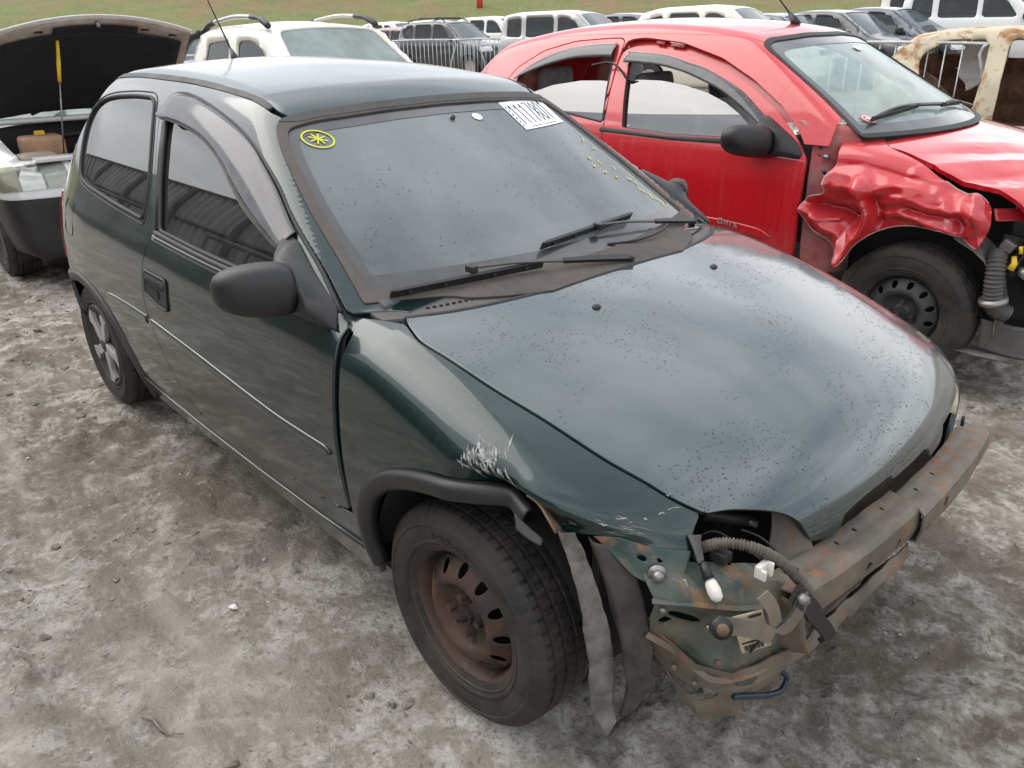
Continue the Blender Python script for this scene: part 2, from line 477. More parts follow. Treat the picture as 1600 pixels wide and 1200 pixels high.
def rusty(name, paint=(0.05, 0.05, 0.05), rust=(0.16, 0.075, 0.038), amt=0.5, rough=0.6, scale=9.0, dust=0.3, metal=0.2, dcol=(0.30, 0.26, 0.21)):
    t = NT(name)
    a = t.noise(scale, 8, 0.7, dist=0.4); b = t.noise(scale*4.3, 5, 0.6); c2 = t.noise(scale*0.45, 5, 0.6)
    k = t.ramp(a, [(max(0.0, 0.70-amt*0.5), 0.0), (max(0.05, 0.80-amt*0.5), 1.0)])
    rc = t.mix(b, tuple(q*0.45 for q in rust), tuple(min(1, q*1.7) for q in rust))
    c = t.mix(k, paint, rc)
    d = t.math('MULTIPLY', t.ramp(c2, [(0.38, 0.0), (0.66, 1.0)]), dust)
    c = t.mix(d, c, dcol)
    ro = t.math('ADD', t.math('MULTIPLY', k, 0.3), rough, True)
    return t.done(t.pbr(Base_Color=c, Roughness=ro, Metallic=metal, Normal=t.bump(t.math('ADD', b, k), 0.35, 0.002)))

MAT = {}
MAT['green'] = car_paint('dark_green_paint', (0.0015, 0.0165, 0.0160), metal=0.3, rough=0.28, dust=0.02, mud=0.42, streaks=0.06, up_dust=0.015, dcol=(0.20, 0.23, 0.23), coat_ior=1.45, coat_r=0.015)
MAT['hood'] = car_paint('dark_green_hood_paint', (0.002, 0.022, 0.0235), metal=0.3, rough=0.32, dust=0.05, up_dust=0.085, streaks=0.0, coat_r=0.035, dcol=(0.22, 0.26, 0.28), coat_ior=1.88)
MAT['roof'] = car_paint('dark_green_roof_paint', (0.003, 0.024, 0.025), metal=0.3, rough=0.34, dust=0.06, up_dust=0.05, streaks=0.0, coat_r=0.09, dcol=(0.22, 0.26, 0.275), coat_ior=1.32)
MAT['red'] = car_paint('red_paint', (0.56, 0.006, 0.014), metal=0.0, rough=0.35, dust=0.02, dcol=(0.6, 0.36, 0.34), up_dust=0.02, streaks=0.12, coat_r=0.05, coat_ior=1.5)
MAT['white'] = car_paint('white_paint', (0.74, 0.74, 0.72), metal=0.0, rough=0.35, dust=0.15, dcol=(0.45, 0.42, 0.37), streaks=0.1, mud=0.5)
MAT['cream'] = car_paint('cream_white_paint', (0.74, 0.70, 0.60), metal=0.0, rough=0.35, dust=0.12, dcol=(0.5, 0.46, 0.4), streaks=0.1)
MAT['silver'] = car_paint('silver_paint', (0.42, 0.41, 0.39), metal=0.5, rough=0.35, dust=0.2, streaks=0.1)
MAT['navy'] = car_paint('dark_blue_paint', (0.035, 0.042, 0.062), metal=0.4, rough=0.3, dust=0.2, streaks=0.1)
MAT['black_paint'] = car_paint('black_paint', (0.03, 0.031, 0.033), metal=0.3, rough=0.3, dust=0.2, streaks=0.1)
MAT['maroon'] = car_paint('maroon_paint', (0.13, 0.03, 0.035), metal=0.3, rough=0.3, dust=0.2, streaks=0.1)
MAT['plastic'] = plain('black_plastic', (0.013, 0.013, 0.014), 0.40, dust=0.16, dcol=(0.075, 0.07, 0.066), bump=0.15, bscale=350)
MAT['cowl'] = plain('dusty_grey_plastic', (0.070, 0.066, 0.062), 0.55, dust=0.6, dcol=(0.15, 0.14, 0.13), bump=0.15, bscale=300, dscale=9)
MAT['trim'] = plain('black_trim', (0.022, 0.021, 0.021), 0.45, dust=0.5, dcol=(0.10, 0.095, 0.09))
MAT['rubber'] = plain('window_rubber', (0.012, 0.012, 0.013), 0.55, dust=0.2, dcol=(0.1, 0.1, 0.1))
MAT['brown_rubber'] = plain('weathered_rubber', (0.060, 0.050, 0.044), 0.6, dust=0.65, dcol=(0.15, 0.125, 0.11), scale=30, dscale=4)
MAT['dark'] = plain('dark_underbody', (0.012, 0.0115, 0.011), 0.8, dust=0.4, dcol=(0.05, 0.043, 0.036))
MAT['interior'] = plain('interior_cloth', (0.09, 0.09, 0.093), 0.85, dust=0.1)
MAT['seat'] = plain('seat_cloth', (0.30, 0.30, 0.31), 0.9)
MAT['glass_ws'] = glass('windscreen_glass', (0.84, 0.88, 0.87), film=0.27, fcol=(0.46, 0.525, 0.55), ior=1.7, rough=0.012, fscale=1.1)
MAT['glass_side'] = glass('tinted_side_glass', (0.05, 0.053, 0.05), film=0.05, fcol=(0.45, 0.46, 0.44), ior=1.95, rough=0.004, fscale=9, streak=True)
MAT['glass_red'] = glass('dark_film_glass', (0.06, 0.06, 0.06), film=0.06, fcol=(0.5, 0.5, 0.5), ior=2.5, rough=0.006)
MAT['glass_ws_red'] = glass('shattered_pale_windscreen', (0.5, 0.62, 0.58), film=0.42, fcol=(0.46, 0.58, 0.55), ior=1.7, rough=0.04, fscale=2.2)
MAT['glass_far'] = glass('far_car_glass', (0.10, 0.11, 0.11), film=0.07, fcol=(0.38, 0.42, 0.44), ior=1.45, rough=0.03)
MAT['glass_far_ws'] = glass('far_car_windscreen', (0.25, 0.29, 0.29), film=0.22, fcol=(0.36, 0.44, 0.46), ior=1.6, rough=0.03)
MAT['visor'] = glass('smoked_visor_plastic', (0.10, 0.10, 0.11), film=0.26, fcol=(0.32, 0.32, 0.335), ior=1.6, rough=0.10, fscale=16)
MAT['frit'] = plain('windscreen_black_border', (0.020, 0.021, 0.022), 0.3, dust=0.5, dcol=(0.075, 0.078, 0.08), coat=0.8, coat_r=0.05)
MAT['tyre'] = plain('tyre_rubber', (0.013, 0.0125, 0.012), 0.62, dust=0.75, dcol=(0.075, 0.060, 0.049), dscale=9, bump=0.3, bscale=160, scale=24)
MAT['rust_wheel'] = rusty('rusty_wheel_steel', (0.040, 0.031, 0.029), (0.090, 0.048, 0.033), 0.50, 0.5, 9.0, 0.45, 0.35, (0.105, 0.078, 0.066))
MAT['wheel_dark'] = plain('dark_wheel_paint', (0.03, 0.03, 0.03), 0.5, dust=0.4, dcol=(0.12, 0.1, 0.085))
MAT['wheel_silver'] = plain('silver_wheel_cover', (0.48, 0.47, 0.46), 0.38, 0.4, dust=0.3, dcol=(0.3, 0.26, 0.22))
MAT['rust_beam'] = rusty('rusty_bumper_beam', (0.105, 0.090, 0.074), (0.19, 0.092, 0.045), 0.38, 0.55, 10.0, 0.6, 0.2, (0.27, 0.225, 0.175))
MAT['rust_green'] = rusty('muddy_green_sheet', (0.024, 0.056, 0.053), (0.17, 0.095, 0.05), 0.38, 0.42, 11.0, 0.6, 0.1, (0.21, 0.17, 0.12))
MAT['mud_liner'] = plain('mud_caked_plastic', (0.050, 0.046, 0.042), 0.6, dust=0.85, dcol=(0.25, 0.225, 0.20), dscale=16, bump=0.35, bscale=90, scale=40)
MAT['steel'] = plain('dull_steel', (0.30, 0.29, 0.28), 0.4, 0.8, dust=0.4, dcol=(0.2, 0.16, 0.12))
MAT['galv'] = plain('galvanised_steel', (0.55, 0.57, 0.58), 0.42, 0.6)
MAT['white_plastic'] = plain('white_plastic', (0.72, 0.70, 0.65), 0.45, dust=0.4, dcol=(0.4, 0.34, 0.27))
MAT['paper'] = plain('sticker_paper', (0.80, 0.81, 0.80), 0.5, var=0.05)
MAT['ink'] = plain('sticker_ink', (0.025, 0.025, 0.03), 0.6, var=0.1)
MAT['yellow'] = plain('yellow_marker', (0.62, 0.60, 0.045), 0.6, var=0.15, scale=60)
MAT['yellow_pl'] = plain('yellow_plastic', (0.75, 0.50, 0.03), 0.45)
MAT['orange_tank'] = plain('brown_stained_tank', (0.42, 0.24, 0.13), 0.5, dust=0.5, dcol=(0.28, 0.2, 0.15))
MAT['lens'] = plain('clear_lens', (0.62, 0.63, 0.60), 0.12, 0.35, dust=0.35, dcol=(0.55, 0.52, 0.40), coat=1.0, coat_r=0.04)
MAT['lens_yellow'] = plain('yellowed_lens', (0.62, 0.58, 0.40), 0.25, dust=0.3, coat=1.0)
MAT['chrome'] = plain('reflector_chrome', (0.75, 0.75, 0.75), 0.12, 1.0, var=0.1)
MAT['red_lens'] = plain('red_lamp_lens', (0.30, 0.012, 0.012), 0.15, coat=1.0)
MAT['blue_rope'] = plain('dark_blue_tow_loop', (0.010, 0.025, 0.045), 0.4)
MAT['label_cream'] = plain('cream_label', (0.52, 0.46, 0.30), 0.55, dust=0.3, dcol=(0.3, 0.24, 0.17), scale=40)
MAT['drop'] = plain('dark_dried_droplets', (0.025, 0.030, 0.032), 0.3, var=0.3, coat=0.5)
MAT['insul'] = plain('black_hood_insulation', (0.012, 0.012, 0.015), 0.95, dust=0.3, dcol=(0.04, 0.04, 0.045), bump=0.7, bscale=30)
MAT['conduit'] = plain('muddy_conduit', (0.075, 0.066, 0.056), 0.6, dust=0.6, dcol=(0.17, 0.145, 0.115), dscale=20)
MAT['crumb'] = plain('earth_clods', (0.17, 0.148, 0.122), 0.95, var=0.5, scale=30, dust=.5, dcol=(.3, .28, .25), dscale=30)
MAT['pale_crumb'] = plain('pale_stones', (0.34, 0.33, 0.30), 0.9, var=0.4, scale=40)
MAT['lamp_lens'] = glass('headlamp_plastic', (0.85, 0.86, 0.82), film=0.16, fcol=(0.62, 0.60, 0.50), ior=1.5, rough=0.02)
MAT['dark_liner'] = plain('dark_muddy_plastic', (0.022, 0.020, 0.019), 0.5, dust=0.7, dcol=(0.095, 0.082, 0.07), dscale=14, bump=0.3, bscale=90)
# ------------------------------------------------------------------ the green hatchback: body shape (x forward from the front axle, y left, z up)
g_wz = pchip([.1, .15, .22, .30, .45, .58, .70, .80, .86, .90, .94, 1.05, 1.15, 1.25, 1.32, 1.40],
             [.715, .735, .755, .778, .800, .806, .800, .785, .770, .755, .738, .692, .645, .592, .548, .48])
g_wx = pchip([-3.1, -2.95, -2.8, -2.6, -2.3, -1.2, 0, .2, .4, .55, .65], [-.30, -.14, -.06, -.02, -.005, 0, 0, -.008, -.04, -.10, -.17])
g_hc = pchip([-.6, -.3, -.1, .1, .3, .45, .55, .65], [.945, .937, .912, .872, .815, .755, .705, .64])
g_nc = pchip([.3, .45, .55, .62, .69, .75, .85], [.60, .615, .615, .605, .58, .55, .49])
g_rc = pchip([-.8, -1.0, -1.3, -1.7, -2.1, -2.4, -2.6, -2.8], [1.295, 1.350, 1.395, 1.422, 1.428, 1.412, 1.372, 1.30])
g_xr = pchip([.2, .5, .75, .92, 1.1, 1.25, 1.35, 1.42], [-2.90, -2.95, -2.95, -2.90, -2.77, -2.63, -2.52, -2.42])
def g_dent(x, y, z):
    """Crash dent in the right front wing: pushed in below a crease."""
    zc = .735 - .07*np.clip((x-.1)/.4, 0, 1)
    d = .060*sstep(.02, .18, x)*sstep(zc+.012, zc-.040, z)*(1-.35*sstep(.55, .40, z))
    d = d + .016*gauss(x, z, .16, .70, .05, .035) - .012*gauss(x, z, .30, .74, .09, .03) + .014*gauss(x, z, .42, .63, .05, .05)
    return np.where(y < 0, d, 0)
def g_W(x, y, z): return g_wz(z) + g_wx(x) - g_dent(x, y, z) + np.where(y > 0, .055*sstep(.22, .55, x), 0)
def g_H(x, y): return g_hc(x) - (.09 + .13*np.clip((x+.3)/.8, 0, 1))*y*y
def g_N(y, z): return g_nc(z) - np.where(y > 0, .22, .33)*y*y - 1.2*np.maximum(np.abs(y)-np.where(y > 0, .62, .55), 0)**2
def g_ws(x, y, z): return (x - (1.359 - 1.785*z - .37*y*y))*.489
def F_front(P):
    x, y, z = P[:, 0], P[:, 1], P[:, 2]; a = np.abs(y)
    f = smax(a - g_W(x, y, z), z - g_H(x, y), .10)
    f = smax(f, x - g_N(y, z), .09)
    return f
def F_cabin(P):
    x, y, z = P[:, 0], P[:, 1], P[:, 2]; a = np.abs(y)
    f = smax(a - g_W(x, y, z), z - (g_rc(x) - .13*y*y), .05)
    f = smax(f, g_ws(x, y, z), .03)
    return smax(f, g_xr(z) + .10*y*y - x, .09)
def F_green(P):
    return smin(smax(F_front(P), g_xr(P[:, 2]) + .10*P[:, 1]**2 - P[:, 0], .09), F_cabin(P), .015)
# ------------------------------------------------------------------ the red hatchback: body shape in its own frame
r_wz = pchip([.12, .18, .26, .45, .62, .75, .88, .96, 1.0, 1.1, 1.2, 1.3, 1.38, 1.48], [.74, .775, .80, .832, .850, .848, .836, .818, .802, .757, .704, .645, .592, .51])
r_wx = pchip([-3.3, -3.05, -2.8, -2.5, -2.2, -1.2, 0, .25, .45, .6, .75], [-.30, -.17, -.08, -.03, -.008, 0, 0, -.012, -.05, -.11, -.20])
r_hc = pchip([-.6, -.3, 0, .3, .5, .65, .8], [1.035, 1.025, .985, .925, .870, .79, .70])
r_rc = pchip([-.75, -.95, -1.3, -1.7, -2.1, -2.5, -2.8, -3.0], [1.40, 1.452, 1.492, 1.505, 1.490, 1.440, 1.37, 1.28])
r_xr = pchip([.2, .5, .8, 1.0, 1.2, 1.35, 1.45], [-3.12, -3.18, -3.15, -3.08, -2.95, -2.80, -2.70])
def r_ws(x, y, z): return (x - (1.79 - 1.85*z - .37*y*y))*.4755
def F_rcab(P):
    x, y, z = P.T; a = np.abs(y)
    f = smax(a - (r_wz(z) + r_wx(x)), z - (r_rc(x) - .13*y*y), .06)
    return smax(smax(f, r_ws(x, y, z), .03), r_xr(z) + .1*y*y - x, .09)
def F_rlow(P):
    x, y, z = P.T; a = np.abs(y)
    f = smax(a - (r_wz(z) + r_wx(x)), z - (r_hc(x) - (.08 + .10*np.clip(x+.3, 0, 1))*y*y), .10)
    f = smax(f, x - (.72 - .35*y*y - .25*np.maximum(z-.6, 0)), .08)
    return smax(f, r_xr(z) + .1*y*y - x, .09)
def F_red(P): return smin(F_rlow(P), F_rcab(P), .015)
# ------------------------------------------------------------------ ground: churned, drying mud yard
def graded(lo, hi, a, b, res, grow=1.12, cap=25.0):
    c = list(np.arange(a, b + res, res)); s = res; p = c[-1]
    while p < hi: s = min(s*grow, cap); p += s; c.append(p)
    s = res; p = c[0]; pre = []
    while p > lo: s = min(s*grow, cap); p -= s; pre.append(p)
    return np.array(pre[::-1] + c)
def ground_h(x, y):
    h = .045*(fbm(x*.35, y*.35, 3) - .5)
    big = fbm(x*1.3 + 5, y*1.3, 4)
    clod = fbm(x*9 + 3, y*9 + 8, 5, .6)
    ridg = 1 - np.abs(2*fbm(x*5 + 1.7*fbm(x*3, y*3, 2), y*5 + 11, 4, .55) - 1)
    m = sstep(.42, .62, fbm(x*2.1 + 20, y*2.1 + 4, 4))
    lump = np.maximum(0, fbm(x*17 + 2, y*17 + 5, 3, .55) - .60)
    vein = np.minimum(np.abs(2*fbm(x*6.5 + .6*fbm(x*11, y*11, 2) + 40, y*6.5, 3, .5) - 1), .25)
    h = h + .018*(big-.5) + m*(.050*(clod-.45) + .032*(ridg-.72)) + .014*(clod-.5) + .10*lump*sstep(.40, .60, fbm(x*1.1 + 50, y*1.1, 3)) + .022*(vein-.18)*sstep(.45, .6, fbm(x*.9, y*.9 + 70, 3))
    fine = fbm(x*38, y*38, 3, .6); h = h + (.006 + .007*m)*(fine-.5)
    return h
gx = graded(-420, 60, -5.6, 2.6, .019, 1.09, 18); gy = graded(-60, 420, -3.0, 3.6, .019, 1.09, 18)
XX, YY = np.meshgrid(gx, gy, indexing='ij')
near = np.exp(-np.maximum(np.hypot(XX+1.5, YY) - 5, 0)/10)
def elev(x, y): return .03*np.maximum(0, y + .6*x - 4)
sv = (XX-1.17)*math.cos(R_(137.7)) + (YY+1.66)*math.sin(R_(137.7))
def bank(s_): return .33*np.maximum(s_-50, 0)*sstep(50, 60, s_) - .33*np.maximum(s_-95, 0)
HH = ground_h(XX, YY)*(near*.85 + .15) - .016 + elev(XX, YY)*sstep(80, 45, sv)
for (wx_, wy_, r_) in ((0, -.70, .20), (-2.443, -.70, .20), (0, .70, .2), (-2.443, .70, .2)):     # wheels sink a little and level the mud
    g = np.exp(-(((XX-wx_)/r_)**2 + ((YY-wy_)/.14)**2)**2); HH = HH*(1-g) + g*.004
pts = np.stack([XX.ravel(), YY.ravel(), HH.ravel()], 1); nx, ny = XX.shape
ii = np.arange(nx*ny).reshape(nx, ny)
quads = np.stack([ii[:-1, :-1].ravel(), ii[1:, :-1].ravel(), ii[1:, 1:].ravel(), ii[:-1, 1:].ravel()], 1)
me = bpy.data.meshes.new('ground'); me.vertices.add(len(pts)); me.vertices.foreach_set('co', pts.ravel())
me.loops.add(quads.size); me.loops.foreach_set('vertex_index', quads.ravel().astype(np.int32))
me.polygons.add(len(quads)); me.polygons.foreach_set('loop_start', np.arange(0, quads.size, 4, dtype=np.int32))
me.polygons.foreach_set('use_smooth', np.ones(len(quads), bool)); me.update(calc_edges=True)
ground = bpy.data.objects.new('ground', me); link(ground); tag(ground, kind='structure')
t = NT('drying_mud')
a = t.noise(0.9, 8, 0.62, dist=0.7); b = t.noise(4.3, 8, 0.70, dist=1.2); c = t.noise(17, 8, 0.70, dist=0.25); d = t.noise(95, 6, 0.70); e = t.noise(0.28, 4, 0.5); f = t.noise(44, 6, 0.66, dist=0.2)
damp = t.ramp(t.math('ADD', t.math('MULTIPLY', a, 0.6), t.math('MULTIPLY', b, 0.4)), [(0.42, 0.0), (0.58, 1.0)])
crust = t.ramp(t.math('ADD', t.math('MULTIPLY', b, 0.40), t.math('ADD', t.math('MULTIPLY', c, 0.35), t.math('MULTIPLY', f, 0.25))), [(0.475, 0.0), (0.56, 1.0)])
base = t.mix(damp, (0.140, 0.114, 0.088), (0.262, 0.228, 0.186))
base = t.mix(t.math('MULTIPLY', crust, t.math('ADD', t.math('MULTIPLY', damp, 0.70), 0.12)), base, (0.58, 0.555, 0.51))
base = t.mix(t.math('MULTIPLY', t.ramp(e, [(0.45, 0.0), (0.62, 1.0)]), 0.30), base, (0.40, 0.38, 0.345))
base = t.mix(t.math('MULTIPLY', t.ramp(d, [(0.32, 1.0), (0.46, 0.0)]), 0.6), base, (0.085, 0.073, 0.060))
base = t.mix(t.math('MULTIPLY', t.ramp(f, [(0.34, 1.0), (0.42, 0.0)]), 0.55), base, (0.085, 0.075, 0.064))
base = t.mix(t.math('MULTIPLY', t.ramp(c, [(0.60, 0.0), (0.70, 1.0)]), 0.55), base, (0.58, 0.57, 0.55))
tr_ = t.noise(3.2, 6, 0.6, stretch=(0.25, 1.6, 1)); base = t.mix(t.math('MULTIPLY', t.ramp(tr_, [(0.52, 0.0), (0.66, 1.0)]), 0.5), base, (0.38, 0.35, 0.305)); base = t.mix(t.math('MULTIPLY', t.ramp(tr_, [(0.34, 1.0), (0.44, 0.0)]), 0.45), base, (0.12, 0.102, 0.083))
nb = t.bump(t.math('ADD', t.math('MULTIPLY', c, 0.5), t.math('ADD', t.math('MULTIPLY', f, 0.35), t.math('MULTIPLY', d, 0.25))), 1.0, 0.022)
ro = t.ramp(damp, [(0.0, 0.62), (1.0, 0.95)])
me.materials.append(t.done(t.pbr(Base_Color=base, Roughness=ro, Normal=nb, Specular_IOR_Level=0.3)))
# grass bank closing the yard
us_ = np.linspace(-95, 95, 240); ss_ = np.concatenate([np.linspace(49, 63, 60), np.linspace(64, 130, 20)])
UU, SS = np.meshgrid(us_, ss_, indexing='ij'); dx_, dy_ = math.cos(R_(137.7)), math.sin(R_(137.7))
BX = 1.17 + SS*dx_ - UU*dy_; BY = -1.66 + SS*dy_ + UU*dx_
BZ = .36*np.clip(SS-50, 0, 12.5) - .02*np.maximum(SS-63, 0) + .5*(fbm(BX*.15, BY*.15, 4)-.5)*sstep(50, 58, SS) + .25*(fbm(BX*1.3, BY*1.3, 3)-.5)*sstep(50, 54, SS) - .3*sstep(52, 49, SS) + np.maximum(elev(BX, BY), 0)*sstep(80, 45, SS)*.9
ib = np.arange(BX.size).reshape(BX.shape)
qb = np.stack([ib[:-1, :-1].ravel(), ib[1:, :-1].ravel(), ib[1:, 1:].ravel(), ib[:-1, 1:].ravel()], 1)
t = NT('rough_grass_bank')
n1 = t.noise(.16, 6, .65); n2_ = t.noise(1.6, 7, .7); n3 = t.noise(9, 5, .7)
g = t.mix(n2_, (.17, .21, .065), (.36, .37, .14)); g = t.mix(t.ramp(n3, [(.35, 0.0), (.7, 1.0)]), t.mix(.5, g, (.10, .11, .05)), g)
pz = t.n('SeparateXYZ'); t.l(t.tc.outputs['Object'], pz.inputs[0])
mr = t.n('MapRange'); mr.inputs['From Min'].default_value = .8; mr.inputs['From Max'].default_value = 3.2; t.l(pz.outputs['Z'], mr.inputs['Value'])
so = t.math('MULTIPLY', t.ramp(t.math('ADD', t.math('MULTIPLY', n1, .6), t.math('MULTIPLY', n2_, .4)), [(.47, 0.0), (.60, 1.0)]), mr.outputs['Result'], True)
g = t.mix(so, g, t.mix(n3, (.26, .13, .085), (.38, .22, .15)))
mb = t.done(t.pbr(Base_Color=g, Roughness=.95, Normal=t.bump(t.math('ADD', n2_, n3), .8, .25)))
bk = mesh_np('grass_bank', np.stack([BX.ravel(), BY.ravel(), BZ.ravel()], 1), qb, mb); tag(bk, kind='structure')
def ground_z(x, y): return float(ground_h(np.array(x), np.array(y))*.3 - .016 + elev(np.array(x), np.array(y)))

# loose clods and stones: too many to count
def crumbs(name, n, r0, r1, seed, mat, thr):
    rg = np.random.default_rng(seed); V = []; Fc = []
    ico = np.array([(0, 0, 1), (.894, 0, .447), (.276, .851, .447), (-.724, .526, .447), (-.724, -.526, .447), (.276, -.851, .447), (.724, .526, -.447), (-.276, .851, -.447), (-.894, 0, -.447), (-.276, -.851, -.447), (.724, -.526, -.447), (0, 0, -1)])
    tri = [(0, 1, 2), (0, 2, 3), (0, 3, 4), (0, 4, 5), (0, 5, 1), (1, 6, 2), (2, 7, 3), (3, 8, 4), (4, 9, 5), (5, 10, 1), (2, 6, 7), (3, 7, 8), (4, 8, 9), (5, 9, 10), (1, 10, 6)]
    k = 0; q = np.stack([rg.uniform(-5.2, 2.0, n*8), rg.uniform(-2.9, 3.2, n*8)], 1)
    q = q[fbm(q[:, 0]*1.6 + seed, q[:, 1]*1.6, 3) + .12*rg.random(len(q)) > thr][:n]
    hz = ground_h(q[:, 0], q[:, 1]) - .016
    for (x_, y_), h_ in zip(q, hz):
        r = r0 + (r1-r0)*rg.random()**6; sc = rg.uniform(.55, 1.4, 3)*np.array((1, 1, .5)); a_ = rg.uniform(0, 6.28)
        p = ico*sc*r*(1 + rg.normal(0, .26, (12, 1))); p = np.stack([p[:, 0]*math.cos(a_)-p[:, 1]*math.sin(a_), p[:, 0]*math.sin(a_)+p[:, 1]*math.cos(a_), p[:, 2]], 1)
        c = len(V); V += list(p + np.array((x_, y_, h_ + r*.08))); Fc += [(a+c, b+c, d+c) for a, b, d in tri]
    o = mesh_np(name, V, Fc, mat, None, smooth=False); tag(o, kind='stuff'); return o
o = crumbs('earth_clods', 6000, .0025, .020, 21, MAT['crumb'], .54); tag(o, 'brown clods of dried mud strewn over the yard', 'clods')
o = crumbs('grit', 9000, .0018, .0055, 51, MAT['crumb'], .44); tag(o, 'fine brown grit strewn over the yard', 'grit')
o = crumbs('pale_stones', 5000, .0015, .007, 33, MAT['pale_crumb'], .52); tag(o, 'small pale stones strewn over the yard', 'stones')

def gz(x, y): return float(ground_h(np.array([x]), np.array([y]))[0] - .016)
tw = tube('twig', [np.array((x_, y_, gz(x_, y_) + .006)) for x_, y_ in ((-.52, -1.36), (-.50, -1.34), (-.47, -1.335), (-.44, -1.325), (-.415, -1.30))], [.0022, .003, .003, .0026, .0016], MAT['crumb'], None, 6)
tag(tw, 'thin dry twig lying on the mud left of the front wheel', 'twig')
for k, (x_, y_, lb_) in enumerate(((-.78, -1.02, 'pale flake of plastic on the mud beside the rear of the green door'), (-2.9, -1.25, 'small white scrap on the mud near the green rear wheel'))):
    q = np.array([(x_ + a_, y_ + b_, gz(x_, y_) + .008 + c_) for a_, b_, c_ in ((0, 0, 0), (.022, .006, .004), (.026, .018, .0), (.008, .020, .006), (-.004, .010, .002))])
    o = mesh_np('plastic_scrap', q, [(0, 1, 2, 3, 4)], MAT['white_plastic'], None, smooth=False); tag(o, lb_, 'scrap'); mo = o.modifiers.new('t', 'SOLIDIFY'); mo.thickness = .002
# ------------------------------------------------------------------ chart helpers shared by all cars
def side_chart(F, x0, x1, z0, z1, res=.012, ang=25.0, yo=1.35, left=False):
    """Right-hand flank seen along a ray that dips inwards."""
    a = R_(ang); lift = math.tan(a)*(yo - .7)
    us = np.arange(x0, x1 + res, res); vs = np.arange(z0 + lift - .12, z1 + lift + .22, res)
    return chart(F, (0, -yo, 0), (1, 0, 0), (0, 0, 1), (0, math.cos(a), -math.sin(a)), us, vs, t1=1.7, n=48)
def top_chart(F, x0, x1, y0, y1, res=.015, tilt=0.0, zt=1.9):
    us = np.arange(x0, x1 + res, res); vs = np.arange(y0, y1 + res/2, res)
    a = R_(tilt); sh = math.tan(a)*(zt - .8)
    return chart(F, (sh, 0, zt), (1, 0, 0), (0, 1, 0), (-math.sin(a), 0, -math.cos(a)), us, vs, t1=2.2, n=70)
def XZ(P): return P[:, [0, 2]]
def XY(P): return P[:, [0, 1]]
def YZ(P): return P[:, [1, 2]]
def band_strip(name, line, F, half, lift, mat, parent, label=None, mirror=False):
    """A raised rounded strip following a 3-D line on the body."""
    L = np.array(line, float); N = grad(F, L)
    tg = np.gradient(L, axis=0); tg /= np.linalg.norm(tg, axis=1, keepdims=True); s = np.cross(tg, N)
    prof = [(-1, -.6), (-1, .35), (-.72, .9), (0, 1.0), (.72, .9), (1, .35), (1, -.6)]
    V = []; Fc = []; m = len(prof); hw = np.broadcast_to(np.array(half, float), (len(L),))
    for k in range(len(L)):
        for a, b in prof: V.append(L[k] + s[k]*a*hw[k] + N[k]*b*lift)
    for k in range(len(L)-1):
        for j in range(m-1): Fc.append((k*m+j, k*m+j+1, (k+1)*m+j+1, (k+1)*m+j))
    Fc.append(tuple(range(m))[::-1]); Fc.append(tuple((len(L)-1)*m+j for j in range(m)))
    return mesh_np(name, V, Fc, mat, parent, None, True, label, mirror)
def on_side(F, xz, y0=1.3):
    xz = np.asarray(xz, float); O = np.stack([xz[:, 0], np.full(len(xz), -y0), xz[:, 1]], 1)
    return solve(F, O, np.array([0, 1.0, 0]), 0, y0, 80)
def on_top(F, xy, z0=1.9):
    xy = np.asarray(xy, float); O = np.stack([xy[:, 0], xy[:, 1], np.full(len(xy), z0)], 1)
    return solve(F, O, np.array([0, 0, -1.0]), 0, 1.9, 140)

# ------------------------------------------------------------------ wheels
def tyre_mesh(Ro, width, rim_r, n=200, tread=True, seed=0):
    """Tyre with circumferential grooves and slanted lateral sipes; outer face at y=0, inner at y=+width."""
    w = width; prof = [(rim_r-.002, .012), (rim_r+.012, .004), (rim_r+.020, -.001), (rim_r+.022, -.004), (rim_r+.027, -.0045), (rim_r+.029, -.002), ((rim_r+Ro)/2, -.010), (Ro-.044, -.008), (Ro-.042, -.011), (Ro-.036, -.010), (Ro-.034, -.006), (Ro-.020, .002), (Ro-.009, .010)]
    ys = [.016, .030, .032, .038, .040, .060, .062, .069, .071, w/2-.001]
    k0 = len(prof); tr = []
    for y in ys: tr.append(y)
    tr = tr + [w - y for y in reversed(ys)]
    grooves = {3, 2, 6, 7} ; m = len(tr)
    for i, y in enumerate(tr):
        j = min(i, m-1-i); crown = .004*((y-w/2)/(w/2))**2*1.6
        g = .007 if j in (2, 3, 6, 7) else 0.0
        prof.append((Ro - crown - g, y))
    prof += [(Ro-.011, w-.010), (Ro-.022, w-.002), (Ro-.040, w+.006), ((rim_r+Ro)/2, w+.010), (rim_r+.012, w-.004), (rim_r-.002, w-.012)]
    V = []; M_ = len(prof); th = np.linspace(0, 2*np.pi, n, endpoint=False)
    for i in range(n):
        for k, (r, y) in enumerate(prof):
            rr = r
            if tread and k0-2 <= k < k0 + m + 1:
                j = k - k0; s = y/w; side_ = abs(s - .5)
                ph = i*0.25 + (0.9*np.sin((s-.5)*9) if side_ < .24 else 2.6*side_)
                if side_ > .24:
                    if i % 5 == 0: rr -= .0055 if side_ < .40 else .0028
                elif (int(i + round(7*s))) % 5 == 0: rr -= .0045
            V.append((rr*math.cos(th[i]), y, rr*math.sin(th[i])))
    Fc = []
    for i in range(n):
        i2 = (i+1) % n
        for k in range(M_-1): Fc.append((i*M_+k, i2*M_+k, i2*M_+k+1, i*M_+k+1))
    return np.array(V), Fc
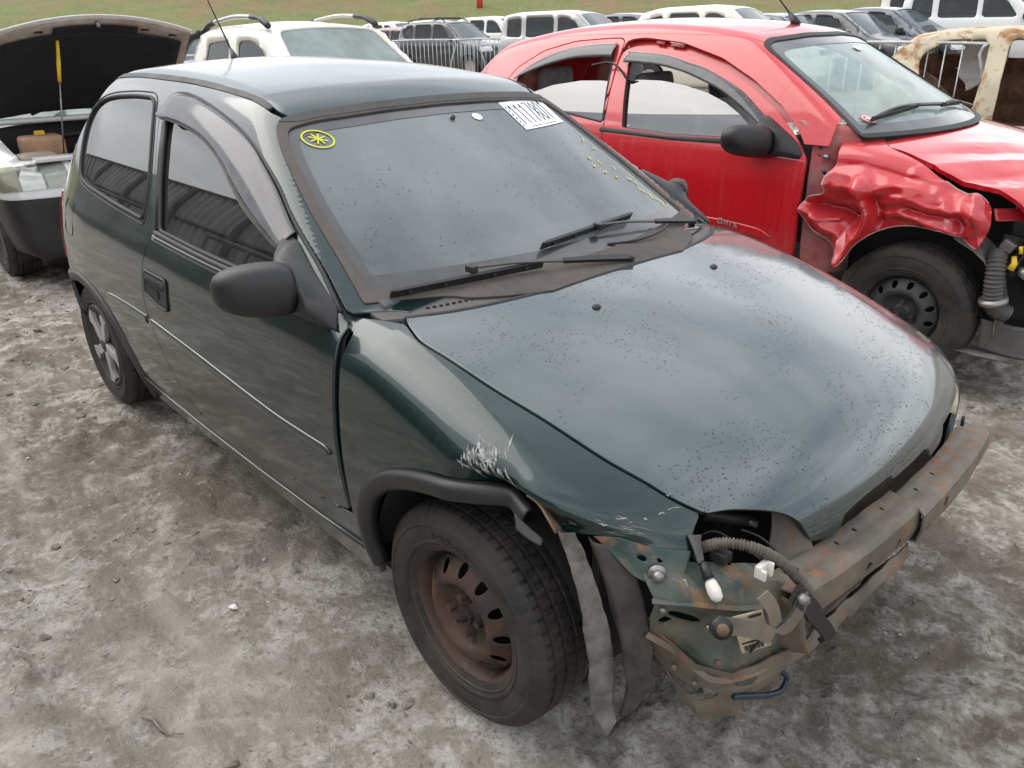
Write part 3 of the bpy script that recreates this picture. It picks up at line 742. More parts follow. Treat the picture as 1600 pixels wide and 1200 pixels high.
def sector_clip_disc(prof, n, holes):
    V, Fc = lathe_geo(prof, n)
    T = []
    for a, b, c, d in Fc: T += [(a, b, c), (a, c, d)]
    T = np.array(T); s = np.full(len(V), 1e9)
    for h in holes: s = np.minimum(s, psdf(V[:, [0, 2]], h))
    return clip(V, T, -s)
def steel_wheel(parent, mat, r=.183, nh=12, bolts=True, matd=None, center_nut=True):
    """Pressed-steel wheel, outer face towards -y: flange, well, drilled disc, bolts."""
    k = r/.183
    rimp = [(.155*k, .16), (.170*k, .155), (.176*k, .10), (.150*k, .085), (.148*k, .060), (.158*k, .032), (.164*k, .018), (.170*k, .013), (.177*k, .012), (.181*k, .004), (.184*k, .001), (.186*k, .003), (.186*k, .012)]
    V, Fc = lathe_geo(rimp, 72); rim = mesh_np('rim', V, Fc, mat, parent)
    holes = []
    for i in range(nh):
        a = 2*math.pi*(i+.3)/nh; u = np.array((math.cos(a), math.sin(a))); v = np.array((-u[1], u[0]))
        holes.append(np.array([u*(.122*k + .0160*k*math.cos(t)) + v*(.0118*k*math.sin(t)*(1 + .22*math.cos(t))) for t in np.linspace(0, 2*np.pi, 20, endpoint=False)]))
    dp = [(.151*k, .070), (.149*k, .052), (.142*k, .042), (.136*k, .037), (.130*k, .032), (.124*k, .027), (.118*k, .022), (.112*k, .017), (.106*k, .013), (.100*k, .010), (.094*k, .0095), (.088*k, .012), (.081*k, .020), (.074*k, .031), (.067*k, .038), (.058*k, .040), (.040*k, .040), (.034*k, .038), (.031*k, .032), (.010*k, .032), (.0005, .032)]
    P, T = sector_clip_disc(dp, 144, holes)
    me = mesh_np('wheel_disc', P, T, mat, parent)
    mo = me.modifiers.new('sheet', 'SOLIDIFY'); mo.thickness = .004; mo.offset = -1
    V, Fc = lathe_geo([(.0005, .075), (.15*k, .075), (.155*k, .12), (.0005, .12)], 40); mesh_np('brake_drum', V, Fc, MAT['dark'], parent)
    if bolts:
        for i in range(4):
            a = 2*math.pi*(i+.16)/4
            bm = bmesh.new()
            c = (.050*k*math.cos(a), .038, .050*k*math.sin(a))
            rot = Matrix.Rotation(R_(90), 3, 'X')
            q = bmesh.ops.create_cone(bm, cap_ends=True, segments=18, radius1=.0155*k, radius2=.0145*k, depth=.012)
            bmesh.ops.transform(bm, matrix=Matrix.Translation(Vector((c[0], .036, c[2]))) @ rot.to_4x4(), verts=q['verts'])
            q = bmesh.ops.create_cone(bm, cap_ends=True, segments=6, radius1=.0112*k, radius2=.0105*k, depth=.022)
            bmesh.ops.transform(bm, matrix=Matrix.Translation(Vector((c[0], .022, c[2]))) @ rot.to_4x4(), verts=q['verts'])
            bm_obj('wheel_bolt', bm, matd or mat, parent)
        if center_nut:
            bm = bmesh.new(); rot = Matrix.Rotation(R_(90), 4, 'X')
            q = bmesh.ops.create_cone(bm, cap_ends=True, segments=24, radius1=.026*k, radius2=.023*k, depth=.020)
            bmesh.ops.transform(bm, matrix=Matrix.Translation((0, .028, 0)) @ rot, verts=q['verts'])
            q = bmesh.ops.create_cone(bm, cap_ends=True, segments=6, radius1=.0150*k, radius2=.0140*k, depth=.022)
            bmesh.ops.transform(bm, matrix=Matrix.Translation((0, .012, 0)) @ rot, verts=q['verts'])
            q = bmesh.ops.create_cone(bm, cap_ends=True, segments=12, radius1=.008*k, radius2=.007*k, depth=.02)
            bmesh.ops.transform(bm, matrix=Matrix.Translation((0, .0, 0)) @ rot, verts=q['verts'])
            bm_obj('hub_nut', bm, matd or mat, parent)
def wheel(parent, name, loc, Ro, width, rim_r, kind='steel', steer=0.0, mat=None, tread=True, n=200, label=None, left=False, spin=0.0):
    """Empty hub under the car; tyre and wheel under it. Local -y is the outer face."""
    h = bpy.data.objects.new(name, None); link(h, parent); h.location = loc; h.rotation_euler = (0, spin, steer + (math.pi if left else 0))
    if label: h['label'] = label
    V, Fc = tyre_mesh(Ro, width, rim_r, n, tread); ty = mesh_np('tyre', V, Fc, MAT['tyre'], h)
    if tread: mo = ty.modifiers.new('e', 'EDGE_SPLIT'); mo.split_angle = R_(33)
    if label and kind == 'steel':
        LW = {'T': [[(.5, 0), (.5, 1)], [(0, 1), (1, 1)]], 'R': [[(0, 0), (0, 1), (.9, .95), (.9, .55), (0, .5), (1, 0)]], 'A': [[(0, 0), (.5, 1), (1, 0)], [(.2, .4), (.8, .4)]], 'C': [[(1, .85), (.5, 1), (0, .6), (0, .4), (.5, 0), (1, .15)]], 'K': [[(0, 0), (0, 1)], [(1, 1), (0, .5), (1, 0)]]}
        for k_, ch_ in enumerate('TRACK'):
            for st_ in LW[ch_]:
                pp_ = []
                for a_, b_ in st_:
                    an_ = R_(118 - k_*7.2 - a_*4.6); rr_ = rim_r + .036 + b_*.017; pp_.append((rr_*math.cos(an_), -.0105, rr_*math.sin(an_)))
                ribbon('sidewall_letter', pp_, (0, -1, 0), .0032, .003, MAT['tyre'], h)
    if kind == 'steel': steel_wheel(h, mat or MAT['rust_wheel'], rim_r+.012)
    elif kind == 'cover':
        V, Fc = lathe_geo([(rim_r+.010, .010), (rim_r+.004, .002), (rim_r-.010, .004), (rim_r-.02, .016), (.03, .018), (.0005, .018)], 64)
        mesh_np('wheel_cover', V, Fc, MAT['wheel_dark'], h)
        for i in range(5):
            a = 2*math.pi*i/5
            # a bent blade: from the hub outwards, then hooked along the edge
            R2 = rim_r
            out = [(.020, -.014), (.060, -.030), (.110, -.034), (R2-.012, -.062), (R2-.004, -.020), (R2-.020, .010), (.115, -.002), (.075, .012), (.030, .016)]
            o2 = [(x*math.cos(a)-y*math.sin(a), x*math.sin(a)+y*math.cos(a)) for x, y in out]
            prism('spoke', o2, 'y', .020, MAT['wheel_silver'], h, bevel=.0025, org=(0, -.004, 0))
        V, Fc = lathe_geo([(.030, .012), (.028, -.004), (.022, -.008), (.0005, -.009)], 24); mesh_np('hub_cap', V, Fc, MAT['wheel_dark'], h)
        V, Fc = lathe_geo([(rim_r+.012, .008), (rim_r+.010, -.003), (rim_r+.002, -.005), (rim_r-.004, .002)], 64); mesh_np('cover_edge', V, Fc, MAT['wheel_dark'], h)
    else:
        V, Fc = lathe_geo([(rim_r, .02), (rim_r-.01, .01), (rim_r-.03, .03), (.05, .02), (.0005, .015)], 32); mesh_np('wheel_disc', V, Fc, mat or MAT['wheel_dark'], h)
    return h

# ------------------------------------------------------------------ the green hatchback
GREEN = empty('hatchback_car', (0, 0, 0), 0, 'dark green three-door hatchback with missing front bumper and dented right wing', 'car')
G = F_green
# outlines on the flank (x, z)
g_door = fillet([(-.412, .885), (-.409, .59), (-.404, .50), (-.394, .405), (-.566, .372), (-.967, .338), (-1.36, .330), (-1.46, .38), (-1.53, .45), (-1.60, .55), (-1.645, .64), (-1.664, .685), (-1.667, .741), (-1.655, .809),
                 (-1.63, .865), (-1.605, .90), (-1.61, .929), (-1.66, 1.034), (-1.745, 1.167), (-1.80, 1.262), (-1.79, 1.318), (-1.70, 1.340), (-1.60, 1.336), (-1.44, 1.316), (-1.22, 1.276), (-1.05, 1.229), (-.88, 1.156), (-.78, 1.098), (-.715, 1.061), (-.59, .991), (-.455, .908)],
                [.01, .03, .03, .012, .05, .05, .05, .05, .05, .05, .04, .03, .03, .03, .02, .02, .03, .05, .05, .04, .05, .03, .05, .05, .05, .05, .05, .05, .05, .05, .02], 4)
g_dwin = fillet([(-.705, .922), (-1.04, .918), (-1.275, .920), (-1.555, .928), (-1.66, 1.12), (-1.735, 1.262), (-1.725, 1.302), (-1.60, 1.305), (-1.42, 1.287), (-1.20, 1.243), (-1.03, 1.192), (-.87, 1.120), (-.765, 1.065), (-.715, 1.030)],
                [.012, .05, .05, .02, .05, .03, .03, .05, .05, .05, .05, .05, .03, .02], 4)
g_qwin = fillet([(-1.712, .940), (-2.0, .952), (-2.33, .972), (-2.455, .992), (-2.50, 1.045), (-2.535, 1.125), (-2.545, 1.190), (-2.51, 1.250), (-2.42, 1.285), (-2.30, 1.302), (-2.10, 1.314), (-1.93, 1.315), (-1.88, 1.295), (-1.785, 1.166), (-1.72, 1.05)],
                [.03, .05, .05, .04, .04, .05, .05, .06, .06, .06, .06, .04, .03, .05, .05], 4)
g_rarch = fillet([(-2.86, .10), (-2.83, .36), (-2.76, .48), (-2.66, .555), (-2.5, .590), (-2.35, .590), (-2.19, .553), (-2.06, .465), (-1.985, .355), (-1.95, .22), (-1.94, .10)], .08, 4)
g_gut = pchip([-2.6, -2.35, -2.2, -1.8, -1.4, -1.10, -1.04, -.98, -.8], [.50, .497, .495, .500, .510, .522, .500, .46, .40])
g_hoodline = pchip([-.40, -.33, -.279, -.212, -.129, -.011, .138, .288, .352, .413, .462, .52, .6], [.60, .632, .653, .668, .661, .652, .628, .600, .579, .556, .522, .47, .36])
g_hoodrear = pchip([0, .2, .4, .55, .625, .70], [-.180, -.186, -.222, -.275, -.322, -.39])
g_lip = pchip([0, .10, .16, .20, .218, .26, .30, .329, .366, .417, .48, .522, .56], [.609, .606, .598, .588, .561, .560, .567, .618, .646, .663, .675, .677, .67])
g_ws_out = fillet([(-.668, .918), (-.650, .982), (-.622, 1.108), (-.572, 1.235), (-.535, 1.290), (-.44, 1.308), (-.2, 1.322), (0, 1.326), (.2, 1.322), (.44, 1.308), (.535, 1.290), (.572, 1.235), (.622, 1.108), (.650, .982), (.668, .918)],
                  [.005, .05, .05, .05, .045, .05, .05, .05, .05, .05, .045, .05, .05, .05, .005], 5)
g_farch = fillet([(-.36, .10), (-.345, .30), (-.335, .39), (-.312, .48), (-.245, .565), (-.15, .632), (-.02, .682), (.09, .697), (.18, .692), (.248, .672), (.278, .640), (.322, .655), (.382, .658), (.428, .637), (.487, .619), (.52, .55), (.7, .50), (.7, .1)],
                 [.02, .06, .06, .06, .06, .06, .06, .06, .06, .03, .012, .03, .03, .03, .02, .02, .02, .02], 4)
gap = .0028

# flank with pillar and quarter panel
P, T = side_chart(G, -3.06, -.36, .16, 1.42, .0135)
PS, TS = P.copy(), T.copy()
x, z = P[:, 0], P[:, 2]
s = np.maximum.reduce([-psdf(XZ(P), g_door) + gap, -psdf(XZ(P), g_qwin), -psdf(XZ(P), g_rarch)])
s = np.maximum(s, np.minimum(x + .452, .906 - z))                      # wing starts here
s = np.maximum(s, np.minimum(.19 - z, 1))                              # bottom of the sill
s = np.maximum(s, np.where(z > 1.20, g_gut(x) + .001 + P[:, 1], -1))   # roof ditch
s = np.maximum(s, np.minimum(g_ws(x, P[:, 1], z) + .016, -psdf(YZ(P), g_ws_out) - .003))
s = np.maximum(s, np.minimum(x + 1.98, np.interp(x, [-1.4, -.967, -.566, -.38], [.325, .333, .365, .395]) - z))  # rocker is its own part
Pb, Tb = clip(P, T, s)
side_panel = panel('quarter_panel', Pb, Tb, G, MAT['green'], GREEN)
s = np.maximum.reduce([x + .365, -1.975 - x, z - np.interp(x, [-1.4, -.967, -.566, -.38], [.3215, .3295, .3615, .3915]), .19 - z, -psdf(XZ(P), g_rarch)])
Pc, Tc = clip(P, T, s)
panel('rocker_panel', Pc, Tc, G, MAT['green'], GREEN, off=-.004)
# door
P, T = side_chart(G, -1.86, -.36, .30, 1.40, .0135)
s = np.maximum.reduce([psdf(XZ(P), g_door) + gap, -psdf(XZ(P), g_dwin)])
Pd, Td = clip(P, T, s)
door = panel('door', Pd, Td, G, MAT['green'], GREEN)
s = psdf(XZ(P), g_dwin) - .012
Pg, Tg = clip(P, T, s)
panel('door_window', Pg, Tg, G, MAT['glass_side'], door, rim=0, off=-.011)
P, T = side_chart(G, -2.62, -1.6, .88, 1.36, .0135)
Pg, Tg = clip(P, T, psdf(XZ(P), g_qwin) - .010)
qg = panel('quarter_window', Pg, Tg, G, MAT['glass_side'], GREEN, rim=0, off=-.004)
q3 = on_side(G, g_qwin); tube('window_seal', q3, .0075, MAT['rubber'], qg, 6, True)
q3 = on_side(G, fillet([(p[0]*1.0, p[1]) for p in g_qwin], 0)); q4 = np.array([(-2.115 + (p[0]+2.115)*1.045, 1.13 + (p[1]-1.13)*1.085) for p in g_qwin])
tube('seal_lip', on_side(G, q4), .0032, MAT['trim'], qg, 6, True)
# door seal, window ledge rubber
q3 = on_side(G, g_dwin); tube('window_seal', q3 + grad(G, q3)*-.003, .008, MAT['rubber'], door, 6, True)
top_edge = rounded([(-1.80, 1.255), (-1.792, 1.305), (-1.765, 1.330), (-1.70, 1.339), (-1.60, 1.335), (-1.44, 1.315), (-1.22, 1.275), (-1.05, 1.228), (-.88, 1.155), (-.78, 1.097), (-.715, 1.060), (-.59, .990), (-.46, .909)], False, 5)
q3 = on_side(G, top_edge); tube('door_frame_rubber', q3 - grad(G, q3)*.003, .0068, MAT['rubber'], door, 6)
ledge = on_side(G, rounded([(-1.585, .917), (-1.30, .909), (-1.04, .906), (-.70, .912)], False, 8))
band_strip('window_ledge', ledge, G, .0085, .009, MAT['trim'], door)
ledge = on_side(G, rounded([(-1.60, .900), (-1.30, .893), (-1.04, .890), (-.60, .893)], False, 8))
band_strip('belt_moulding', ledge, G, .010, .004, MAT['green'], door)
# black channel at the rear of the door glass
ch = on_side(G, [(-1.575, .93), (-1.63, 1.03), (-1.69, 1.15), (-1.742, 1.25)])
band_strip('window_channel', ch, G, .018, .004, MAT['rubber'], door)
# rain visor
vis_out = rounded([(-1.790, 1.275), (-1.782, 1.312), (-1.74, 1.332), (-1.60, 1.331), (-1.43, 1.311), (-1.21, 1.270), (-1.045, 1.223), (-.882, 1.150), (-.752, 1.074), (-.712, 1.052)], False, 6)
vis_in = rounded([(-1.752, 1.256), (-1.70, 1.246), (-1.64, 1.246), (-1.50, 1.236), (-1.332, 1.212), (-1.185, 1.167), (-1.06, 1.109), (-.931, 1.059), (-.765, 1.012), (-.712, 1.006)], False, 6)
vo = on_side(G, vis_out); vi = on_side(G, vis_in); no = grad(G, vo); ni = grad(G, vi)
V = []; Fc = []; K = 7
for k in range(len(vo)):
    for j in range(K):
        t_ = j/(K-1); p = vo[k]*(1-t_) + vi[k]*t_; nn = no[k]*(1-t_) + ni[k]*t_
        V.append(p + nn*(.003 + .024*math.sin(t_*1.9)))
for k in range(len(vo)-1):
    for j in range(K-1): Fc.append((k*K+j, (k+1)*K+j, (k+1)*K+j+1, k*K+j+1))
vz = mesh_np('rain_visor', V, Fc, MAT['visor'], door)
mo = vz.modifiers.new('thick', 'SOLIDIFY'); mo.thickness = .003
# side moulding (door and quarter panel), raised strip in the body colour
ml = on_side(G, rounded([(-1.63, .607), (-1.27, .590), (-.84, .562), (-.66, .556), (-.440, .560)], False, 10))
band_strip('side_moulding', ml, G, [.015]*(len(ml)-2) + [.012, .005], .006, MAT['green'], door)
ml = on_side(G, rounded([(-2.09, .600), (-1.95, .608), (-1.80, .610), (-1.655, .609)], False, 8))
band_strip('side_moulding', ml, G, [.004, .008] + [.015]*(len(ml)-2), .006, MAT['green'], side_panel)
# rear arch lip
al = on_side(G, g_rarch[6:-6]*1.0)
al = al[~np.isnan(al).any(1)]
band_strip('arch_moulding', al, G, .020, .010, MAT['trim'], side_panel)
sl = on_side(G, [(-1.94, .285), (-1.7, .262), (-1.4, .258), (-1.0, .262), (-.6, .280), (-.37, .300)])
band_strip('sill_crease', sl, G, .008, .004, MAT['green'], GREEN)
# fuel flap, door handle
ff = on_side(G, fillet([(-2.60, .76), (-2.60, .90), (-2.47, .90), (-2.47, .76)], .03, 5))
tube('fuel_flap_seam', ff[~np.isnan(ff).any(1)], .0022, MAT['rubber'], side_panel, 5, True)
hp = fillet([(-1.632, .790), (-1.445, .790), (-1.437, .690), (-1.50, .690), (-1.628, .712)], [.02, .02, .012, .02, .02], 5)
P, T = side_chart(G, -1.68, -1.40, .64, .84, .008)
Pg, Tg = clip(P, T, psdf(XZ(P), hp))
hd = panel('door_handle', Pg, Tg, G, MAT['plastic'], door, rim=.01, off=.004)
tube('handle_rim', on_side(G, hp) + np.array((0, -.004, 0)), .0045, MAT['trim'], hd, 6, True)
gv = []; gf = []
for k in range(13):
    xx = -1.620 + k*.0132
    l3 = on_side(G, [(xx, .783), (xx + .002, .752)]); a_, b_ = tube_geo(l3 + np.array((0, -.006, 0)), .0030, 5)
    gf += [tuple(i + sum(len(q) for q in gv) for i in f) for f in b_]; gv.append(a_)
mesh_np('grip_ribs', np.concatenate(gv), gf, MAT['cowl'], hd)
hb = on_side(G, fillet([(-1.60, .744), (-1.50, .744), (-1.50, .712), (-1.58, .715)], .008, 3))
mesh_np('handle_hollow', hb + np.array((0, -.007, 0)), [tuple(range(len(hb)))], MAT['dark'], hd, smooth=False)

# wing
P, T = side_chart(F_front, -.47, .62, .18, .95, .0105, 33)
x, y, z = P.T
s = np.maximum.reduce([-.397 - x + np.where(z > .872, -.045, 0), -psdf(XZ(P), g_farch), g_hoodline(x) + y + .006, z - .9055 - 2*np.clip(x+.40, 0, 1)*0])
s = np.maximum(s, np.where(x < -.33, np.minimum(g_ws(x, y, z) + .012, -psdf(YZ(P), g_ws_out) - .003), -1))
s = np.maximum(s, .20 - z)
s = np.maximum(s, np.where((x > .44) & (z < .69), x - (.4585 + (.68 - z)*.42), -1))
s = np.maximum(s, np.where(x < -.395, .872 - z, -1))
s = np.maximum(s, np.where(x < -.30, .652 + y - .35*np.minimum(x + .30, 0), -1))
Pf, Tf = clip(P, T, s)
fender = panel('front_wing', Pf, Tf, F_front, MAT['green'], GREEN, rim=.018, label='dark green right front wing, dented and scraped above the wheel')
# left wing, mirrored
F_mir = lambda Q: F_front(Q*np.array([1, 1, 1.0]) + 0*Q)
def F_clean(Q):
    q = Q.copy(); q[:, 1] = np.abs(q[:, 1]); return F_front(q)
P, T = side_chart(F_clean, -.47, .60, .2, .95, .016, 33)
x, y, z = P.T
s = np.maximum.reduce([-.4065 - x, .34 - np.hypot(x - .0, z - .33), g_hoodline(x) + .055*sstep(.15, .5, x) + .075*sstep(.33, .56, x) + y + .006, z - .9055, np.where(x < -.33, np.minimum(g_ws(x, y, z) + .012, -psdf(YZ(P), g_ws_out) - .003), -1), .25 - z])
s = np.maximum(s, np.where(z < .70, x - (.50 + (.68 - z)*.15), -1))
Pl, Tl = clip(P, T, s)
panel('front_wing', Pl, Tl, F_clean, MAT['green'], GREEN, mirror=True)

# bonnet
P, T = top_chart(F_front, -.45, .72, -.74, .76, .0115, 24)
x, y, z = P.T; a = np.abs(y); al_ = np.where(y > 0, a*.91, a)
s = np.maximum.reduce([a - g_hoodline(x) - np.where(y > 0, .055*sstep(.15, .5, x) + .075*sstep(.33, .56, x), 0) + .004, g_hoodrear(a) - x, np.where(y > 0, np.minimum(g_lip(al_), .597), g_lip(al_)) - z])
Ph, Th = clip(P, T, s)
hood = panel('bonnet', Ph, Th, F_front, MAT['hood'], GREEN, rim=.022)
# scuttle panel between screen and bonnet
P, T = top_chart(G, -.56, -.10, -.72, .72, .012, 0)
x, y, z = P.T; a = np.abs(y)
wsd = psdf(YZ(P), g_ws_out)
s = np.maximum.reduce([x - g_hoodrear(a) + .010, a - .664 - .05*np.clip(-x-.33, 0, 1), z - .948, -.52 - x])
Pk, Tk = clip(P, T, s)
cowl = panel('scuttle_panel', Pk, Tk, G, MAT['cowl'], GREEN, rim=.02, off=-.003)
ce = on_top(G, np.stack([g_hoodrear(np.abs(np.linspace(-.63, .63, 50))) - .005, np.linspace(-.63, .63, 50)], 1))
tube('bonnet_seal', ce + np.array((0, 0, -.004)), .008, MAT['rubber'], cowl, 6)
# perforated grille line in the scuttle: a row of slots
bm = bmesh.new()
for yy in np.linspace(-.56, .60, 78):
    p = on_top(G, [(g_hoodrear(abs(yy)) - .052, yy)])[0]
    if not np.isnan(p).any(): add_box(bm, p + np.array((0, 0, -.0005)), (.006, .008, .003))
bm_obj('vent_slots', bm, MAT['dark'], cowl)

# windscreen: glass, black border, rubber surround
nws = np.array((.489, 0, .872)); vws = np.array((-.872, 0, .489))
org = np.array((1.359 - 1.785*1.1, 0, 1.1)) + nws*.35
P, T = chart(G, org, (0, 1, 0), vws, -nws, np.arange(-.72, .721, .014), np.arange(-.45, .55, .014), t1=.9, n=60)
sd_ = psdf(YZ(P), g_ws_out)
Pw, Tw = clip(P, T, np.maximum(sd_ + .018, .935 - P[:, 2]))
ws = panel('windscreen', Pw, Tw, F_cabin, MAT['glass_ws'], GREEN, rim=0, off=-.004)
Pw, Tw = clip(P, T, np.maximum.reduce([sd_ + .018, -(sd_ + .047 + .006*np.sin(P[:, 2]*3)), .935 - P[:, 2]]))
panel('screen_border', Pw, Tw, F_cabin, MAT['frit'], ws, rim=0, off=-.0025)
Pw, Tw = clip(P, T, np.maximum.reduce([sd_, -(sd_ + .021), -(P[:, 2] - 1.262)*1.0 - 10, .905 - P[:, 2]]))
panel('screen_surround', Pw, Tw, F_cabin, MAT['brown_rubber'], ws, rim=.008, off=.0045)
Pw, Tw = clip(P, T, np.maximum.reduce([sd_ + .0, -(sd_ + .017), 1.286 - P[:, 2]]))
panel('screen_top_moulding', Pw, Tw, F_cabin, MAT['trim'], ws, rim=.006, off=.0065)

# roof with black ditch mouldings
P, T = top_chart(F_cabin, -2.72, -.86, -.60, .60, .016, 0)
x, y, z = P.T; a = np.abs(y)
wsr = np.minimum(g_ws(x, y, z) + .02, -psdf(YZ(P), g_ws_out) - .003)
s = np.maximum.reduce([a - g_gut(x) + .021, wsr, -2.52 + .12*a*a - x])
Pr, Tr = clip(P, T, s)
roof = panel('roof', Pr, Tr, F_cabin, MAT['roof'], GREEN, rim=.012)
for sg in (-1, 1):
    s = np.maximum.reduce([a - g_gut(x), -(a - g_gut(x) + .020), x + 1.105, -2.50 - x, -y*sg])
    Pt, Tt = clip(P, T, s); panel('roof_moulding', Pt, Tt, F_cabin, MAT['trim'], roof, rim=.008, off=.0035)
# left flank (mirror of the quarter panel and the door) and tail
mesh2 = side_panel.data.copy()
def mirrored(o, parent):
    me = o.data.copy(); bm = bmesh.new(); bm.from_mesh(me)
    for v in bm.verts: v.co.y *= -1
    bmesh.ops.reverse_faces(bm, faces=bm.faces); bm.to_mesh(me); bm.free()
    c = bpy.data.objects.new(o.name.split('.')[0], me); link(c, parent); return c
mirrored(side_panel, GREEN)
ld = mirrored(door, GREEN)
for ch_ in [c for c in door.children if c.name.startswith(('door_window', 'window_seal', 'rain_visor'))]: mirrored(ch_, ld)
mirrored(qg, GREEN)
P, T = chart(G, (-3.4, 0, 0), (0, 1, 0), (0, 0, 1), (1, 0, -.25), np.arange(-.78, .781, .02), np.arange(.30, 1.62, .02), t1=1.4, n=60)
zz = P[:, 2]
Pt, Tt = clip(P, T, np.maximum.reduce([np.abs(P[:, 1]) - np.interp(zz, [.2, .95, 1.4], [.66, .63, .47]), zz - 1.40, .55 - zz, P[:, 0] + 2.53]))
s2 = psdf(YZ(Pt), fillet([(-.50, 1.0), (.50, 1.0), (.42, 1.29), (-.42, 1.29)], .06))
Pa, Ta = clip(Pt, Tt, -s2); tail = panel('tailgate', Pa, Ta, G, MAT['green'], GREEN)
Pa, Ta = clip(Pt, Tt, s2 - .01); panel('rear_window', Pa, Ta, G, MAT['glass_ws'], tail, rim=0, off=-.004)
Pa, Ta = clip(P, T, np.maximum.reduce([zz - .545, .22 - zz])); panel('rear_bumper', Pa, Ta, G, MAT['plastic'], GREEN, off=.01)
for sg in (-1, 1):
    Pa, Ta = clip(P, T, np.maximum.reduce([.635 - P[:, 1]*sg, zz - .90, .60 - zz, P[:, 0] + 2.80])); panel('tail_lamp', Pa, Ta, G, MAT['red_lens'], GREEN, off=.006)
# ------------------------------------------------------------------ green hatchback: inner shell, cabin
Ni = grad(G, PS)
s = np.maximum.reduce([-psdf(XZ(PS), g_dwin) + .004, -psdf(XZ(PS), g_qwin) + .004, -psdf(XZ(PS), g_rarch), PS[:, 0] + .42, .2 - PS[:, 2], np.where(PS[:, 2] > .9, np.minimum(g_ws(PS[:, 0], PS[:, 1], PS[:, 2]) + .02, -psdf(YZ(PS), g_ws_out) - .01), -1)])
Pi, Ti = clip(PS, TS, s); Nn = grad(G, Pi); Pi = Pi - Nn*.030
mesh_np('inner_side', Pi, Ti, MAT['interior'], GREEN); mesh_np('inner_side', Pi, Ti, MAT['interior'], GREEN, mirror=True)
mesh_np('headlining', Pr - grad(F_cabin, Pr)*.03, Tr, plain('headlining_cloth', (.22, .22, .21), .9), GREEN)
bm = bmesh.new(); add_box(bm, (-1.35, 0, .19), (2.9, 1.40, .03)); add_box(bm, (-2.45, 0, .45), (.9, 1.02, .5)); bm_obj('floor_pan', bm, MAT['dark'], GREEN)
bm = bmesh.new(); add_box(bm, (-.36, 0, .58), (.04, 1.30, .62)); bm_obj('bulkhead', bm, MAT['dark'], GREEN)
# inner wheel housings
for sg in (-1, 1):
    for cx, r_ in ((0, .335), (-2.443, .33)):
        V = []; Fc = []; n = 24
        for k in range(n+1):
            a_ = math.pi*k/n; 
            for yy in (.755, .50): V.append((cx + r_*math.cos(a_)*1.02, sg*yy, .30 + (r_*.98)*math.sin(a_)))
        for k in range(n): Fc.append((2*k, 2*k+1, 2*k+3, 2*k+2))
        c0 = len(V); V.append((cx, sg*.50, .28)); Fc += [(2*k+1, c0, 2*k+3) for k in range(n)]
        if cx == 0 and sg < 0: V = [(v[0], v[1] + .06*(v[0] > .12), v[2]) for v in V]
        mesh_np('wheel_housing', V, Fc, MAT['dark'], GREEN)
# dashboard
prof = [(-.40, .93), (-.46, .945), (-.62, .95), (-.74, .925), (-.78, .87), (-.76, .78), (-.70, .66), (-.64, .50), (-.40, .50)]
dash = prism('dashboard', [(p[0], p[1]) for p in prof], 'y', 1.28, MAT['interior'], GREEN, bevel=.012, org=(0, -.64, -.012))
# steering wheel (left-hand drive)
t_ = np.linspace(0, 2*np.pi, 40, endpoint=False); ax = np.array((-.40, 0, -.92)); 
cs = np.array((-.90, .36, .90)); u_ = np.array((.35, 0, .94)); u_ /= np.linalg.norm(u_)
sw = tube('steering_wheel', [cs + .185*(np.array((0, 1, 0))*math.cos(q) + u_*math.sin(q)) for q in t_], .015, MAT['plastic'], GREEN, 8, True)
for q in (R_(200), R_(340), R_(270)):
    tube('spoke', [cs + np.array((.02, 0, -.01)), cs + .18*(np.array((0, 1, 0))*math.cos(q) + u_*math.sin(q))], .014, MAT['plastic'], sw, 6)
# seats
def seat(x, y, w=.46, z0=.30, parent=GREEN):
    st = bpy.data.objects.new('seat', None); link(st, parent); st.location = (x, y, 0)
    bm = bmesh.new(); add_box(bm, (.10, 0, z0+.11), (.52, w, .16)); bm_obj('cushion', bm, MAT['seat'], st, True, bevel=.05, seg=3)
    bm = bmesh.new(); add_box(bm, (-.235, 0, z0+.42), (.15, w, .58), Matrix.Rotation(R_(-16), 3, 'Y')); bm_obj('backrest', bm, MAT['seat'], st, True, bevel=.055, seg=3)
    bm = bmesh.new(); add_box(bm, (-.345, 0, z0+.80), (.09, w*.58, .17), Matrix.Rotation(R_(-12), 3, 'Y')); bm_obj('headrest', bm, MAT['seat'], st, True, bevel=.036, seg=3)
    for sy in (-.07, .07): tube('headrest_post', [(-.31, sy, z0+.66), (-.335, sy, z0+.76)], .006, MAT['steel'], st, 6)
seat(-1.25, -.36); seat(-1.25, .36)
bm = bmesh.new(); add_box(bm, (-2.02, 0, .44), (.5, 1.2, .16)); add_box(bm, (-2.33, 0, .70), (.15, 1.2, .52), Matrix.Rotation(R_(-16), 3, 'Y')); bm_obj('rear_bench', bm, MAT['seat'], GREEN, True, bevel=.05, seg=3)
# interior mirror on the screen
rm = box('rear_view_mirror', (-.93, 0, 1.225), (.03, .23, .065), MAT['plastic'], GREEN, .012, Matrix.Rotation(R_(12), 3, 'Y'))
tube('mirror_stalk', [(-.925, 0, 1.25), (-.90, 0, 1.272)], .008, MAT['plastic'], rm, 6)
for sy in (-.34, .34):
    box('sun_visor', (-1.10, sy*.85, 1.272), (.12, .30, .014), plain('visor_vinyl', (.25, .25, .24), .8), GREEN, .005, Matrix.Rotation(R_(24), 3, 'Y'))

